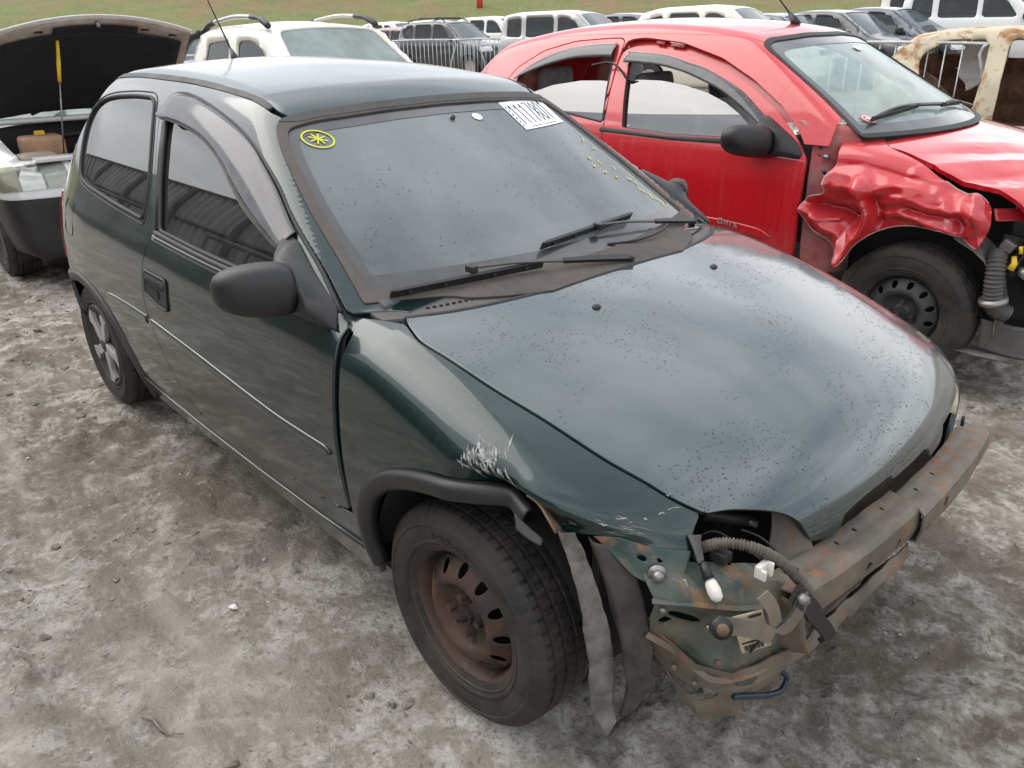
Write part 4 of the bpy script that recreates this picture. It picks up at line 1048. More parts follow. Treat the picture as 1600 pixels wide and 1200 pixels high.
# ------------------------------------------------------------------ door mirror
def mirror_unit(par, sail_xz, F, c_in, c_out, hx, hz, mat, mirror=False):
    ns = 36; th = np.linspace(0, 2*np.pi, ns, endpoint=False)
    def sup(t, n): c, s_ = np.cos(t), np.sin(t); return np.sign(c)*np.abs(c)**(2/n), np.sign(s_)*np.abs(s_)**(2/n)
    ex, ez = sup(th, 2.5)
    rows = []
    prof = [(0.0, .94), (.12, .99), (.28, 1.0), (.48, .97), (.66, .90), (.80, .79), (.90, .64), (.965, .44), (.993, .22), (1.0, .03)]
    for f, sc in prof:
        c = np.array(c_in)*(1-f) + np.array(c_out)*f
        rows.append(np.stack([c[0] + ex*hx*sc, np.full(ns, c[1]), c[2] + ez*hz*sc], 1))
    V = np.concatenate(rows); Fc = []
    for k in range(len(rows)-1):
        for j in range(ns): j2 = (j+1) % ns; Fc.append((k*ns+j, k*ns+j2, (k+1)*ns+j2, (k+1)*ns+j))
    Fc.append(tuple(range(ns))[::-1]); Fc.append(tuple((len(rows)-1)*ns+j for j in range(ns)))
    sh = mesh_np('mirror_shell', V, Fc, mat, par, mirror=mirror)
    # foot: loft from the sail triangle to the shell
    sail = on_side(F, sail_xz)
    sail = sail[~np.isnan(sail).any(1)]; m = sail.mean(0)
    an = np.arctan2(sail[:, 2]-m[2], sail[:, 0]-m[0]); o = np.argsort(an); sail = sail[o]; an = an[o]
    sl = np.stack([np.interp(th - np.pi, an, sail[:, k], period=2*np.pi) for k in range(3)], 1)
    ring = np.roll(np.stack([np.array(c_in)[0] + ex*hx*.90, np.full(ns, c_in[1] + .004), np.array(c_in)[2] + ez*hz*.90], 1), -ns//2, 0)
    n0 = grad(F, sl)
    rows = [sl - n0*.006, sl + n0*.006, sl + n0*.010 + (m-sl)*.04]
    for f in (.25, .5, .75, 1.0):
        g = f*f*(3-2*f); A = sl + (m-sl)*(.04 + .12*f) + n0*.014; rows.append(A*(1-g) + ring*g + np.array((0, -.02*math.sin(f*math.pi), 0)))
    V = np.concatenate(rows); Fc = []
    for k in range(len(rows)-1):
        for j in range(ns): j2 = (j+1) % ns; Fc.append((k*ns+j, k*ns+j2, (k+1)*ns+j2, (k+1)*ns+j))
    mesh_np('mirror_foot', V, Fc, mat, par, mirror=mirror)
    gp = [(c_in[0]*.45+c_out[0]*.55 - hx*1.01, c_in[1]*.45+c_out[1]*.55, c_in[2])]
    return sh
g_sail = rounded([(-.728, 1.052), (-.60, .985), (-.455, .905), (-.428, .872), (-.53, .878), (-.66, .888), (-.712, .93), (-.724, 1.0)], True, 5)
mirror_unit(door, g_sail, G, (-.592, -.795, .955), (-.655, -.952, .960), .060, .067, MAT['plastic'])
mirror_unit(ld, g_sail, F_clean if False else (lambda Q: G(np.stack([Q[:, 0], np.abs(Q[:, 1]), Q[:, 2]], 1))), (-.602, -.785, .950), (-.640, -.865, .955), .050, .056, MAT['plastic'], mirror=True)

# ------------------------------------------------------------------ wipers
def on_ws(y, z, lift=0.0):
    x = 1.359 - 1.785*z - .37*y*y
    return np.array((x, y, z)) + nws*lift
def wiper(piv, elbow, tip_a, tip_b):
    """piv: spindle; arm to elbow; blade from tip_a to tip_b. Points are 3-D."""
    w = bpy.data.objects.new('wiper', None); link(w, GREEN)
    piv, elbow, A, B = [np.array(q, float) for q in (piv, elbow, tip_a, tip_b)]
    tube('spindle_cap', [piv + nws*-.01, piv + nws*.022], [.013, .010], MAT['plastic'], w, 10)
    k = piv*.55 + elbow*.45
    ribbon('arm', np.array([piv + nws*.016, piv*.7 + elbow*.3 + nws*.024, k + nws*.026]), nws, [.020, .016, .012], .010, MAT['plastic'], w)
    pts_ = rounded([k + nws*.026, piv*.25 + elbow*.75 + nws*.034, elbow + nws*.030], False, 5)
    ribbon('arm_rod', pts_, nws, .007, .005, MAT['cowl'], w)
    d = (B-A)/np.linalg.norm(B-A); sdv = np.cross(d, nws)
    L = rounded([A + nws*.014, A*.5 + B*.5 + nws*.014, B + nws*.014], False, 8)
    ribbon('blade_holder', L + nws*.012, nws, [.004] + [.009]*(len(L)-2) + [.004], .007, MAT['plastic'], w)
    bl = ribbon('blade_rubber', L, nws, .004, .018, MAT['rubber'], w)
    for f in (.12, .34, .66, .88): box('blade_claw', A*(1-f) + B*f + nws*.018, (.012, .014, .016), MAT['plastic'], w, .003)
    box('blade_clip', elbow + nws*.026, (.03, .022, .018), MAT['plastic'], w, .004)
wiper((-.205, .045, .928), (-.372, -.395, .945), (-.420, -.612, .922), (-.300, -.205, .940))
wiper((-.385, .590, .913), (-.385, .105, .968), (-.372, -.140, .963), (-.412, .290, .972))
# washer hose loop, nozzles, stickers on the glass
tube('washer_hose', rounded([(-.33, .10, .945), (-.30, .20, .945), (-.31, .32, .948), (-.345, .40, .95)], False, 6), .004, MAT['rubber'], cowl, 6)
for yy in (-.245, .25):
    p = on_top(F_clean, [(-.065, yy)])[0]
    bm = bmesh.new(); bmesh.ops.create_uvsphere(bm, u_segments=14, v_segments=8, radius=1.0)
    bmesh.ops.transform(bm, matrix=Matrix.Translation(Vector(p)) @ Matrix.Diagonal((.011, .013, .008, 1)), verts=bm.verts)
    bm_obj('washer_nozzle', bm, MAT['plastic'], hood, True)
# tape with lot number on the screen (upper left corner)
def ws_patch(y0, y1, z0, z1, lift): return [on_ws(y, z, lift) for y, z in ((y0, z0), (y1, z0), (y1, z1), (y0, z1))]
def ws_grid(name, ys, zs, lift, mat, par):
    V = [on_ws(y, z, lift) for z in zs for y in ys]; n = len(ys); Fc = [(j*n+i, j*n+i+1, (j+1)*n+i+1, (j+1)*n+i) for j in range(len(zs)-1) for i in range(n-1)]
    return mesh_np(name, V, Fc, mat, par)
st = ws_grid('lot_number_sticker', np.linspace(.255, .505, 9), np.linspace(1.215, 1.293, 5), -.0016, MAT['paper'], ws)
SEG = {'1': ['c'], '7': ['t', 'd'], '8': ['o'], '0': ['o'], '6': ['o']}
def stroke(name, pts2, wdt, par, mat, lift=-.0010):
    """Flat pen stroke on the screen through (y, z) points."""
    q = np.array([on_ws(y, z, lift) for y, z in pts2]); return ribbon(name, q, nws, wdt, .0008, mat, par)
def digit(ch, cy, par):
    hw, zb, zt = .0105, 1.229, 1.282; zm = (zb+zt)/2
    D = {'1': [[(0, zb), (0, zt), (-.008, zt-.010)]], '7': [[(-hw, zt), (hw, zt), (-.002, zb)]],
         '8': [[(0, zm), (hw, zm+.013), (0, zt), (-hw, zm+.013), (0, zm), (hw, zm-.013), (0, zb), (-hw, zm-.013), (0, zm)]],
         '0': [[(0, zb), (hw, zb+.012), (hw, zt-.012), (0, zt), (-hw, zt-.012), (-hw, zb+.012), (0, zb)]]}
    for k in D[ch]: stroke('digit', [(cy + a_, b_) for a_, b_ in k], .0042, par, MAT['ink'])
for k, ch in enumerate('1117801'): digit(ch, .285 + k*.0305, st)
for k in range(6): stroke('small_print', [(.263, 1.224 + k*.010), (.268, 1.230 + k*.010)], .0035, st, MAT['ink'])
stroke('small_print', [(.30, 1.2205), (.36, 1.2205)], .0022, st, MAT['ink']); stroke('small_print', [(.38, 1.2205), (.46, 1.2205)], .0022, st, MAT['ink'])
# yellow circled asterisk, upper right corner of the screen
cy, cz = -.462, 1.246
ring = [(cy + .040*math.cos(a_), cz + .020*math.sin(a_)) for a_ in np.linspace(0, 2*np.pi, 33)]
ys_ = stroke('yellow_chalk_mark', ring, .0055, ws, MAT['yellow'])
for a_ in (20, 65, 110, 150): stroke('mark_stroke', [(cy - .024*math.cos(R_(a_)), cz - .0125*math.sin(R_(a_))), (cy + .024*math.cos(R_(a_)), cz + .0125*math.sin(R_(a_)))], .005, ys_, MAT['yellow'], -.0004)
# yellow scribbles, lower left of the screen
rs = random.Random(5)
for (yy, z_) in ((.492, 1.155), (.50, 1.135), (.43, 1.12), (.41, 1.10), (.46, 1.095), (.50, 1.085), (.47, 1.06), (.515, 1.05), (.44, 1.08), (.535, 1.03)):
    pts_ = [(yy, z_)]
    for k in range(4): pts_.append((pts_[-1][0] + rs.uniform(-.010, .012), pts_[-1][1] + rs.uniform(-.005, .004)))
    stroke('yellow_chalk_dab', pts_, .0032, ws, MAT['yellow'])
stroke('yellow_chalk_dab', [(.520, 1.022), (.535, 1.008), (.552, 1.0), (.545, .990), (.562, .984), (.575, .975), (.565, .966)], .0035, ws, MAT['yellow'])
# inspection disc by the mirror
bm = bmesh.new(); bmesh.ops.create_circle(bm, cap_ends=True, radius=.018, segments=24)
mt = Matrix.Translation(Vector(on_ws(.10, 1.265, -.001))) @ Vector(nws).to_track_quat('Z', 'Y').to_matrix().to_4x4()
bmesh.ops.transform(bm, matrix=mt, verts=bm.verts); bm_obj('round_sticker', bm, MAT['paper'], ws)
# roof aerial
ap = on_top(F_cabin, [(-2.40, 0)])[0]
ae = tube('roof_aerial', [ap + np.array((0, 0, -.004)), ap + np.array((-.006, 0, .02)), ap + np.array((-.03, 0, .05))], [.022, .016, .006], MAT['plastic'], roof, 10)
tube('aerial_whip', [ap + np.array((-.03, 0, .05)), ap + np.array((-.30, -.02, .44))], [.0035, .0018], MAT['rubber'], ae, 6)

# dried droplets and dirt specks on the bonnet and screen: too many to count
def droplets(name, Pt, Tt, F, n, seed, par, r0=.0007, r1=.0018, off=0.0, thr=.5, stretch=1.9, dirv=(1, 0, -.3)):
    rg = np.random.default_rng(seed)
    A = Pt[Tt]; ar = np.linalg.norm(np.cross(A[:, 1]-A[:, 0], A[:, 2]-A[:, 0]), axis=1); pr_ = ar/ar.sum()
    k = rg.choice(len(Tt), n*6, p=pr_); b = rg.dirichlet((1, 1, 1), n*6); q = (A[k]*b[:, :, None]).sum(1)
    d = fbm(q[:, 0]*7+seed, q[:, 1]*7, 4, .6); q = q[d + .10*rg.random(len(q)) > thr][:n]
    N = grad(F, q); V = []; Fc = []; dv = np.array(dirv, float)
    for p, nn in zip(q, N):
        r = rg.uniform(r0, r1); u = dv + rg.normal(0, .8, 3)*.6; u -= nn*(u @ nn); u /= np.linalg.norm(u); v = np.cross(nn, u); c = len(V)
        st_ = rg.uniform(1.0, stretch); p = p + nn*off
        for j in range(6):
            a_ = j*math.pi/3; V.append(p + r*(u*math.cos(a_)*st_ + v*math.sin(a_)) + nn*.0003)
        V.append(p + nn*r*.45); Fc += [(c+j, c+(j+1) % 6, c+6) for j in range(6)]
    o = mesh_np(name, V, Fc, MAT['drop'], par); o['kind'] = 'stuff'; return o
droplets('dried_droplets', Ph, Th, F_front, 3000, 4, hood, thr=.555)
droplets('dried_droplets', Pw*0 + Pw if False else P*0 + P if False else Pk, Tk, G, 30, 9, cowl)
Pq, Tq = chart(G, org, (0, 1, 0), vws, -nws, np.arange(-.60, .601, .03), np.arange(-.32, .42, .03), t1=.9, n=60)
droplets('dried_droplets', *clip(Pq, Tq, psdf(YZ(Pq), g_ws_out) + .06), F_cabin, 260, 12, ws, r0=.0008, r1=.0018, thr=.53, off=-.003)
# ------------------------------------------------------------------ green hatchback: stripped front end
def sheet(name, rows, mat, parent, nu=10, nv=8, holes=(), dom=YZ, thick=.004, rough=.004, label=None, seed=0, tens=.5, split=0):
    """Pressed sheet through rows of control points, with holes cut through it (outlines in dom)."""
    Rw = [rounded(r, False, nu, tens) for r in rows]; m = len(Rw[0]); Rw = np.array(Rw)
    cols = np.array([rounded(Rw[:, j], False, nv, tens) for j in range(m)])        # m x n x 3
    n = cols.shape[1]; V = cols.reshape(-1, 3)
    if rough: V = V + rough*(np.stack([fbm(V[:, 1]*22 + seed, V[:, 2]*22 + q*9, 4) for q in range(3)], 1) - .5)
    T = []
    for i in range(m-1):
        for j in range(n-1): a_, b_, c_, d_ = i*n+j, (i+1)*n+j, (i+1)*n+j+1, i*n+j+1; T += [(a_, b_, c_), (a_, c_, d_)]
    T = np.array(T)
    for h in holes: V, T = clip(V, T, -psdf(dom(V), h))
    o = mesh_np(name, V, T, mat, parent, label=label)
    mo = o.modifiers.new('sheet', 'SOLIDIFY'); mo.thickness = thick; mo.offset = 0
    if split: mo = o.modifiers.new('e', 'EDGE_SPLIT'); mo.split_angle = R_(split)
    return o
def ell(cy, cz, ry, rz, n=18, rot=0): return np.array([(cy + ry*math.cos(t_)*math.cos(rot) - rz*math.sin(t_)*math.sin(rot), cz + ry*math.cos(t_)*math.sin(rot) + rz*math.sin(t_)*math.cos(rot)) for t_ in np.linspace(0, 2*np.pi, n, endpoint=False)])

# bumper beam: two overlapping channels, bowed, with slots
def beam(y0, y1, zt, dx, name_seed, holes_t, holes_f, tilt=0.0):
    ys = np.linspace(y0, y1, 24); xf = .668 - .14*ys**2 + dx; xb = xf - .075
    zt_ = zt + tilt*(ys - y0)
    rows = [np.stack([xb, ys, zt_ - .030], 1), np.stack([xb + .004, ys, zt_], 1), np.stack([xb + .03, ys, zt_ - .006], 1), np.stack([xf - .012, ys, zt_ - .002], 1), np.stack([xf, ys, zt_ - .012], 1), np.stack([xf + .002, ys, zt_ - .05], 1), np.stack([xf - .004, ys, zt_ - .078], 1), np.stack([xf - .03, ys, zt_ - .082], 1)]
    V = []; n = len(ys)
    fine = []
    for r in rows: fine.append(r)
    F_ = np.array(fine); k = 4; dense = [F_[0]]
    for i in range(len(F_)-1):
        for q in range(1, k+1): dense.append(F_[i] + (F_[i+1]-F_[i])*q/k)
    D = np.array(dense); yd = np.linspace(0, n-1, 97); D = np.array([[np.interp(yd, np.arange(n), D[i, :, c]) for c in range(3)] for i in range(len(D))]).transpose(0, 2, 1)
    V = D.reshape(-1, 3); V = V + .005*(np.stack([fbm(V[:, 1]*14 + name_seed, V[:, 2]*14 + V[:, 0]*14 + q*7, 3) for q in range(3)], 1) - .5)
    m_, n_ = D.shape[:2]; T = []
    for i in range(m_-1):
        for j in range(n_-1): a_, b_, c_, d_ = i*n_+j, i*n_+j+1, (i+1)*n_+j+1, (i+1)*n_+j; T += [(a_, b_, c_), (a_, c_, d_)]
    T = np.array(T)
    for h in holes_t: V, T = clip(V, T, np.where(np.gradient(V[:, 2])*0 + V[:, 2] > zt - .02 + tilt*(V[:, 1]-y0), -psdf(XY(V), h), -1))
    for h in holes_f: V, T = clip(V, T, np.where(V[:, 2] < zt - .016 + tilt*(V[:, 1]-y0), -psdf(YZ(V), h), -1))
    o = mesh_np('bumper_beam', V, T, MAT['rust_beam'], GREEN, label='rusty steel bumper beam across the stripped front'); mo = o.modifiers.new('sheet', 'SOLIDIFY'); mo.thickness = .004; mo.offset = -1
    mo2 = o.modifiers.new('edge', 'EDGE_SPLIT'); mo2.split_angle = R_(40)
    return o
b1 = beam(-.455, .035, .545, .0, 3, [ell(.612, y_, .006, .008) if False else ell(.615 - .14*y_*y_, y_, .007, .005) for y_ in (-.38, -.24, -.17, -.05)], [ell(-.20, .495, .016, .012, 4), ell(-.07, .49, .009, .014)])
b2 = beam(.015, .535, .538, .012, 11, [ell(.630 - .14*y_*y_, y_, .007, .005) for y_ in (.10, .2)], [ell(.16, .500, .020, .016, 4, .3), ell(.06, .478, .008, .012)])
for q in ((.515, .52), (.50, .455), (.46, .452)): box('beam_bolt', (.634, q[0], q[1]), (.012, .016, .016), MAT['rust_beam'], b2, .003)
tube('loose_stud', [(.585, .49, .545), (.583, .492, .572)], .0045, MAT['plastic'], b2, 6)

# lamp panel and chassis leg at the right front corner
lp = sheet('lamp_panel', [[(.42, -.655, .600), (.46, -.605, .606), (.50, -.545, .596), (.535, -.485, .578), (.555, -.425, .555)],
                          [(.455, -.672, .585), (.508, -.602, .588), (.556, -.537, .578), (.590, -.464, .560), (.606, -.408, .534)],
                          [(.468, -.672, .555), (.535, -.606, .548), (.580, -.550, .536), (.610, -.474, .518), (.622, -.412, .498)],
                          [(.462, -.662, .500), (.512, -.604, .478), (.562, -.552, .450), (.600, -.484, .428), (.618, -.412, .415)],
                          [(.450, -.648, .455), (.500, -.600, .400), (.560, -.590, .380), (.596, -.52, .37), (.615, -.43, .365)]],
           MAT['rust_green'], GREEN, holes=[ell(-.645, .505, .009, .013), ell(-.622, .515, .034, .010, rot=-.6), ell(-.50, .590, .022, .005), ell(-.44, .470, .016, .007)], rough=.014, tens=.12, split=22,
           label='muddy green lamp panel exposed at the right front corner')
cl = sheet('chassis_leg', [[(.430, -.650, .500), (.470, -.640, .46), (.535, -.612, .415), (.590, -.565, .395), (.632, -.43, .400)],
                           [(.418, -.640, .44), (.462, -.622, .39), (.535, -.610, .355), (.590, -.560, .335), (.628, -.44, .350)],
                           [(.430, -.60, .36), (.468, -.600, .33), (.540, -.605, .300), (.585, -.545, .290), (.615, -.44, .315)],
                           [(.46, -.575, .30), (.50, -.580, .265), (.548, -.586, .255), (.585, -.53, .262), (.60, -.44, .29)]],
           MAT['rust_beam'], GREEN, holes=[ell(-.598, .335, .021, .020), ell(-.535, .366, .034, .016, rot=-.45), ell(-.632, .40, .008, .008, 4, .78)], rough=.012, tens=.10, split=22,
           label='rusty chassis leg with round holes below the lamp panel')
# stay under the wing with its bolt
ws_ = sheet('wing_stay', [[(.345, -.700, .652), (.385, -.672, .656), (.43, -.636, .640), (.482, -.580, .630)],
                          [(.372, -.690, .632), (.40, -.672, .620), (.445, -.648, .606), (.488, -.600, .600)],
                          [(.395, -.680, .612), (.425, -.672, .588), (.458, -.650, .577), (.484, -.616, .585)]], MAT['rust_green'], GREEN, holes=[ell(-.655, .622, .006, .005), ell(-.632, .618, .007, .005, 4, .6)], rough=.004)
tube('stay_bolt', [(.455, -.646, .600), (.472, -.662, .604)], .011, MAT['steel'], ws_, 6)
tube('stay_washer', [(.456, -.647, .600), (.460, -.651, .601)], .018, MAT['steel'], ws_, 16)
# upright beside the lamp opening, dark cavity behind
sheet('lamp_upright', [[(.49, -.31, .615), (.53, -.30, .610), (.560, -.295, .595)], [(.51, -.335, .565), (.555, -.318, .56), (.59, -.300, .545)], [(.535, -.385, .50), (.585, -.37, .50), (.615, -.34, .49)], [(.55, -.43, .45), (.60, -.41, .45), (.63, -.38, .45)]], MAT['rust_beam'], GREEN, holes=[ell(-.365, .515, .012, .012)], rough=.006)
bm = bmesh.new(); add_box(bm, (.30, -.40, .52), (.02, .48, .26)); add_box(bm, (.40, -.25, .50), (.26, .02, .32)); add_box(bm, (.2, 0, .32), (.7, 1.0, .03)); bm_obj('inner_apron', bm, MAT['dark'], GREEN)
bm = bmesh.new(); add_box(bm, (.545, .06, .44), (.035, .66, .36)); bm_obj('radiator', bm, plain('dusty_radiator', (.05, .036, .027), .8, bump=.5, bscale=200), GREEN, bevel=.004)
bm = bmesh.new(); add_box(bm, (.19, -.05, .55), (.42, .55, .34)); bm_obj('engine_block', bm, MAT['dark'], GREEN, bevel=.03)
tube('engine_hose', rounded([(.40, -.42, .60), (.44, -.36, .58), (.45, -.30, .55)], False, 6), .014, MAT['rubber'], GREEN)
tube('bright_pipe', [(.42, -.35, .575), (.47, -.32, .56)], .008, MAT['steel'], GREEN)
# lower valance stub, flange, clutter
sheet('lower_crossmember', [[(.600, -.455, .372), (.632, -.36, .385), (.640, -.20, .395), (.640, .10, .395)], [(.612, -.450, .335), (.640, -.35, .350), (.648, -.20, .360), (.648, .10, .36)], [(.585, -.440, .300), (.600, -.34, .310), (.60, -.20, .32), (.60, .10, .32)]], MAT['rust_beam'], GREEN, rough=.014, tens=.15, split=25)
ribbon('panel_flange', rounded([(.458, -.668, .468), (.508, -.618, .418), (.566, -.602, .388), (.602, -.532, .376), (.622, -.44, .372)], False, 6), (.5, -.6, .5), .012, .003, MAT['rust_beam'], lp)
ribbon('crease_flange', rounded([(.470, -.676, .560), (.536, -.610, .552), (.582, -.554, .540), (.612, -.478, .522)], False, 6), (.4, -.4, .8), .010, .003, MAT['rust_green'], lp)
for q in ((.548, -.602, .505), (.600, -.520, .478), (.480, -.655, .535), (.560, -.575, .410), (.540, -.618, .372), (.500, -.632, .395)):
    q = np.array(q); tube('panel_bolt', [q, q + np.array((.006, -.007, .003))], .0065, MAT['steel'] if q[2] > .45 else MAT['rust_beam'], lp, 6)
for k, pts_ in enumerate(([(.44, -.52, .60), (.47, -.49, .625), (.51, -.46, .60), (.55, -.44, .575)], [(.45, -.56, .61), (.49, -.565, .60), (.53, -.57, .555), (.56, -.572, .50)], [(.50, -.44, .62), (.53, -.41, .60), (.57, -.40, .57), (.60, -.42, .53)], [(.645, -.46, .56), (.65, -.50, .53), (.63, -.54, .50), (.615, -.56, .46)])):
    tube('loose_wire', rounded(pts_, False, 7), .0026, MAT['rubber'], GREEN, 6)
sheet('torn_bracket', [[(.478, -.632, .585), (.500, -.612, .592)], [(.488, -.640, .562), (.512, -.618, .566)], [(.484, -.650, .545), (.506, -.632, .540)]], MAT['steel'], GREEN, nu=5, nv=4, rough=.012)
# bulb holder and loom
bh = tube('bulb_holder', [(.527, -.584, .596), (.536, -.588, .588), (.546, -.592, .580), (.556, -.596, .572), (.560, -.598, .568)], [.007, .0120, .0135, .0115, .005], MAT['white_plastic'], GREEN, 14, label='white bulb holder hanging on its wires')
tube('bulb_boot', [(.508, -.578, .616), (.529, -.586, .595)], [.008, .011], MAT['plastic'], bh, 10)
for k in range(4):
    dy = (k-1.5)*.005
    tube('loom_wire', rounded([(.470 + k*.004, -.565 + dy, .655), (.488, -.572 + dy, .640), (.505, -.580 + dy*.6, .617)], False, 5), .004, MAT['cowl'], bh, 6)
tube('wire_tag', [(.486, -.545, .622), (.515, -.525, .618)], .0025, MAT['yellow_pl'], bh, 6)
box('loom_plug', (.515, -.53, .612), (.035, .028, .022), MAT['plastic'], GREEN, .004)
bm = bmesh.new(); add_box(bm, (.585, -.500, .603), (.012, .034, .026)); add_box(bm, (.594, -.488, .603), (.016, .008, .030)); add_box(bm, (.594, -.512, .600), (.016, .008, .022)); bm_obj('white_clip', bm, MAT['white_plastic'], GREEN, bevel=.003)
# corrugated conduit
hp_ = rounded([(.472, -.545, .612), (.515, -.530, .640), (.560, -.505, .642), (.600, -.465, .612), (.630, -.435, .568), (.648, -.420, .540)], False, 22)
seg_ = np.linalg.norm(np.diff(hp_, axis=0), axis=1).sum(); tt = np.linspace(0, 1, 150)
cum = np.concatenate([[0], np.cumsum(np.linalg.norm(np.diff(hp_, axis=0), axis=1))]); cum /= cum[-1]
hpd = np.stack([np.interp(tt, cum, hp_[:, k]) for k in range(3)], 1)
tube('corrugated_conduit', hpd, .0098 + .0016*np.sign(np.sin(tt*2*np.pi*44)), MAT['conduit'], GREEN, 12, label='grey corrugated cable conduit looping over the lamp panel')
# parts label with print, strap, brackets
lb = sheet('parts_label', [[(.600, -.612, .566), (.612, -.530, .542)], [(.606, -.600, .520), (.620, -.515, .494)], [(.608, -.575, .462), (.622, -.492, .440)]], MAT['label_cream'], GREEN, nu=6, nv=5, rough=0, thick=.001, label='cream paper parts label with bar code')
def lab(u, v, l=.002): return np.array((.601, -.612, .566)) + u*np.array((.012, .083, -.024)) + v*np.array((.0085, .036, -.103)) + np.array((l, -l*.6, l*.4))
for k in range(5): ribbon('printed_digit', [lab(.50 + k*.08, .05, .003), lab(.53 + k*.08, .10, .003)], (1, -.5, .2), .006, .001, MAT['ink'], lb)
for k in range(16): ribbon('barcode_bar', [lab(.08 + k*.045, .80, .003), lab(.08 + k*.045, .93, .003)], (1, -.5, .2), .0008 + .0009*((k*7) % 3), .001, MAT['ink'], lb)
ribbon('printed_line', [lab(.05, .72, .003), lab(.75, .72, .003)], (1, -.5, .2), .003, .001, MAT['ink'], lb)
sp_ = ribbon('strap', rounded([(.606, -.660, .577), (.618, -.622, .560), (.632, -.572, .530), (.642, -.535, .500)], False, 5), (1, -.5, .3), .032, .004, MAT['rust_beam'], GREEN)
tube('strap_end', [(.602, -.656, .572), (.612, -.664, .577)], .020, MAT['plastic'], sp_, 16); tube('strap_rivet', [(.610, -.662, .576), (.616, -.667, .578)], .011, MAT['rust_beam'], sp_, 12)
ribbon('bent_bracket', rounded([(.618, -.548, .590), (.634, -.535, .560), (.640, -.522, .520), (.648, -.490, .500), (.652, -.462, .530), (.648, -.455, .560)], False, 6), (1, -.4, .1), .026, .004, MAT['rust_beam'], GREEN)
hb_ = ribbon('black_bracket', rounded([(.640, -.470, .560), (.655, -.440, .528), (.664, -.405, .478), (.672, -.365, .425), (.664, -.350, .395)], False, 6), (.8, -.5, .5), [.040] + [.036]*10 + [.030]*13, .010, MAT['plastic'], GREEN)
tube('bracket_bolt', [(.650, -.462, .552), (.664, -.472, .560)], .011, MAT['steel'], hb_, 6)
sheet('beam_end_plate', [[(.600, -.455, .530), (.655, -.452, .525)], [(.605, -.450, .44), (.665, -.44, .44)], [(.61, -.44, .39), (.660, -.40, .385)]], MAT['rust_beam'], GREEN, nu=5, nv=4)
tube('tow_loop', rounded([(.595, -.560, .335), (.604, -.515, .312), (.612, -.462, .283), (.620, -.415, .268), (.618, -.392, .285), (.612, -.418, .320), (.604, -.462, .352), (.598, -.500, .372)], False, 8), .0062, MAT['blue_rope'], GREEN, 10, label='dark blue towing loop hanging below the chassis leg')
# torn liner hanging behind the wheel
sheet('torn_wheel_liner', [[(.285, -.730, .655), (.297, -.742, .655), (.318, -.722, .655)], [(.318, -.730, .600), (.332, -.748, .598), (.354, -.716, .590)], [(.354, -.730, .500), (.372, -.750, .494), (.394, -.708, .484)], [(.371, -.732, .400), (.388, -.750, .396), (.410, -.706, .388)], [(.384, -.737, .300), (.400, -.750, .296), (.418, -.712, .292)], [(.420, -.732, .225), (.428, -.738, .235), (.436, -.720, .262)]], MAT['mud_liner'], GREEN, nu=8, nv=7, rough=.014, tens=.25, holes=[ell(.318, .61, .006, .006)], dom=XZ, thick=.005, label='mud-caked torn wheel-arch liner hanging behind the front wheel')
sheet('torn_wheel_liner', [[(.330, -.700, .645), (.355, -.705, .642), (.385, -.665, .640)], [(.372, -.695, .55), (.400, -.702, .55), (.425, -.655, .55)], [(.410, -.690, .45), (.432, -.700, .455), (.455, -.650, .46)], [(.425, -.69, .38), (.447, -.702, .378), (.470, -.655, .375)], [(.436, -.69, .330), (.452, -.700, .332), (.474, -.668, .345)], [(.43, -.70, .27), (.442, -.706, .272), (.455, -.688, .285)]], MAT['dark_liner'], GREEN, nu=8, nv=7, rough=.009, thick=.003)
# flared arch moulding, torn loose at the front
arc = np.array([(-.330, .268), (-.345, .33), (-.338, .42), (-.312, .495), (-.262, .560), (-.19, .612), (-.10, .650), (0, .676), (.09, .690), (.17, .690), (.225, .678)])
al = rounded(arc, False, 7); am = on_side(F_front, al); nn_ = grad(F_front, am); nn_[:, 2] *= .2; nn_ /= np.linalg.norm(nn_, axis=1, keepdims=True)
tg = np.gradient(am, axis=0); tg /= np.linalg.norm(tg, axis=1, keepdims=True); inn = np.cross(nn_, tg); inn *= np.sign((np.array((0, -.78, .30)) - am) @ np.array((0, 0, 1.0)) * 0 + ((np.array((0.0, -.78, .30)) - am)*inn).sum(1))[:, None]
lift = np.interp(np.arange(len(am)), [0, len(am)*.75, len(am)-1], [.0, .004, .022])[:, None]
prf = [(-.006, -.004), (-.002, .012), (.010, .022), (.026, .024), (.042, .018), (.052, .004), (.052, -.022)]
V = []; Fc = []; m = len(prf)
for k in range(len(am)):
    wv = 1.0 if k > 4 else .75 + .06*k
    for a_, b_ in prf: V.append(am[k] + inn[k]*a_*wv*.88 + nn_[k]*(b_*.85 + lift[k, 0]))
for k in range(len(am)-1):
    for j in range(m-1): Fc.append((k*m+j, k*m+j+1, (k+1)*m+j+1, (k+1)*m+j))
ao = mesh_np('arch_flare', V, Fc, MAT['plastic'], GREEN, label='black plastic arch flare torn loose at its front end'); mo = ao.modifiers.new('t', 'SOLIDIFY'); mo.thickness = .004; mo.offset = -1
tip = on_side(F_front, [(.20, .66)])[0]
sheet('torn_flare_tip', [[(.205, -.775, .672), (.225, -.790, .650)], [(.245, -.770, .655), (.255, -.785, .640)], [(.275, -.765, .642), (.280, -.776, .634)]], MAT['plastic'], GREEN, nu=4, nv=4, rough=.002, thick=.003)
# wing edge folded under, dirty
sheet('folded_wing_edge', [[(.215, -.752, .705), (.240, -.750, .700), (.262, -.748, .680), (.285, -.742, .648)], [(.205, -.735, .690), (.235, -.728, .683), (.262, -.722, .660), (.290, -.715, .640)]], MAT['rust_beam'], GREEN, nu=6, nv=5, rough=.008)
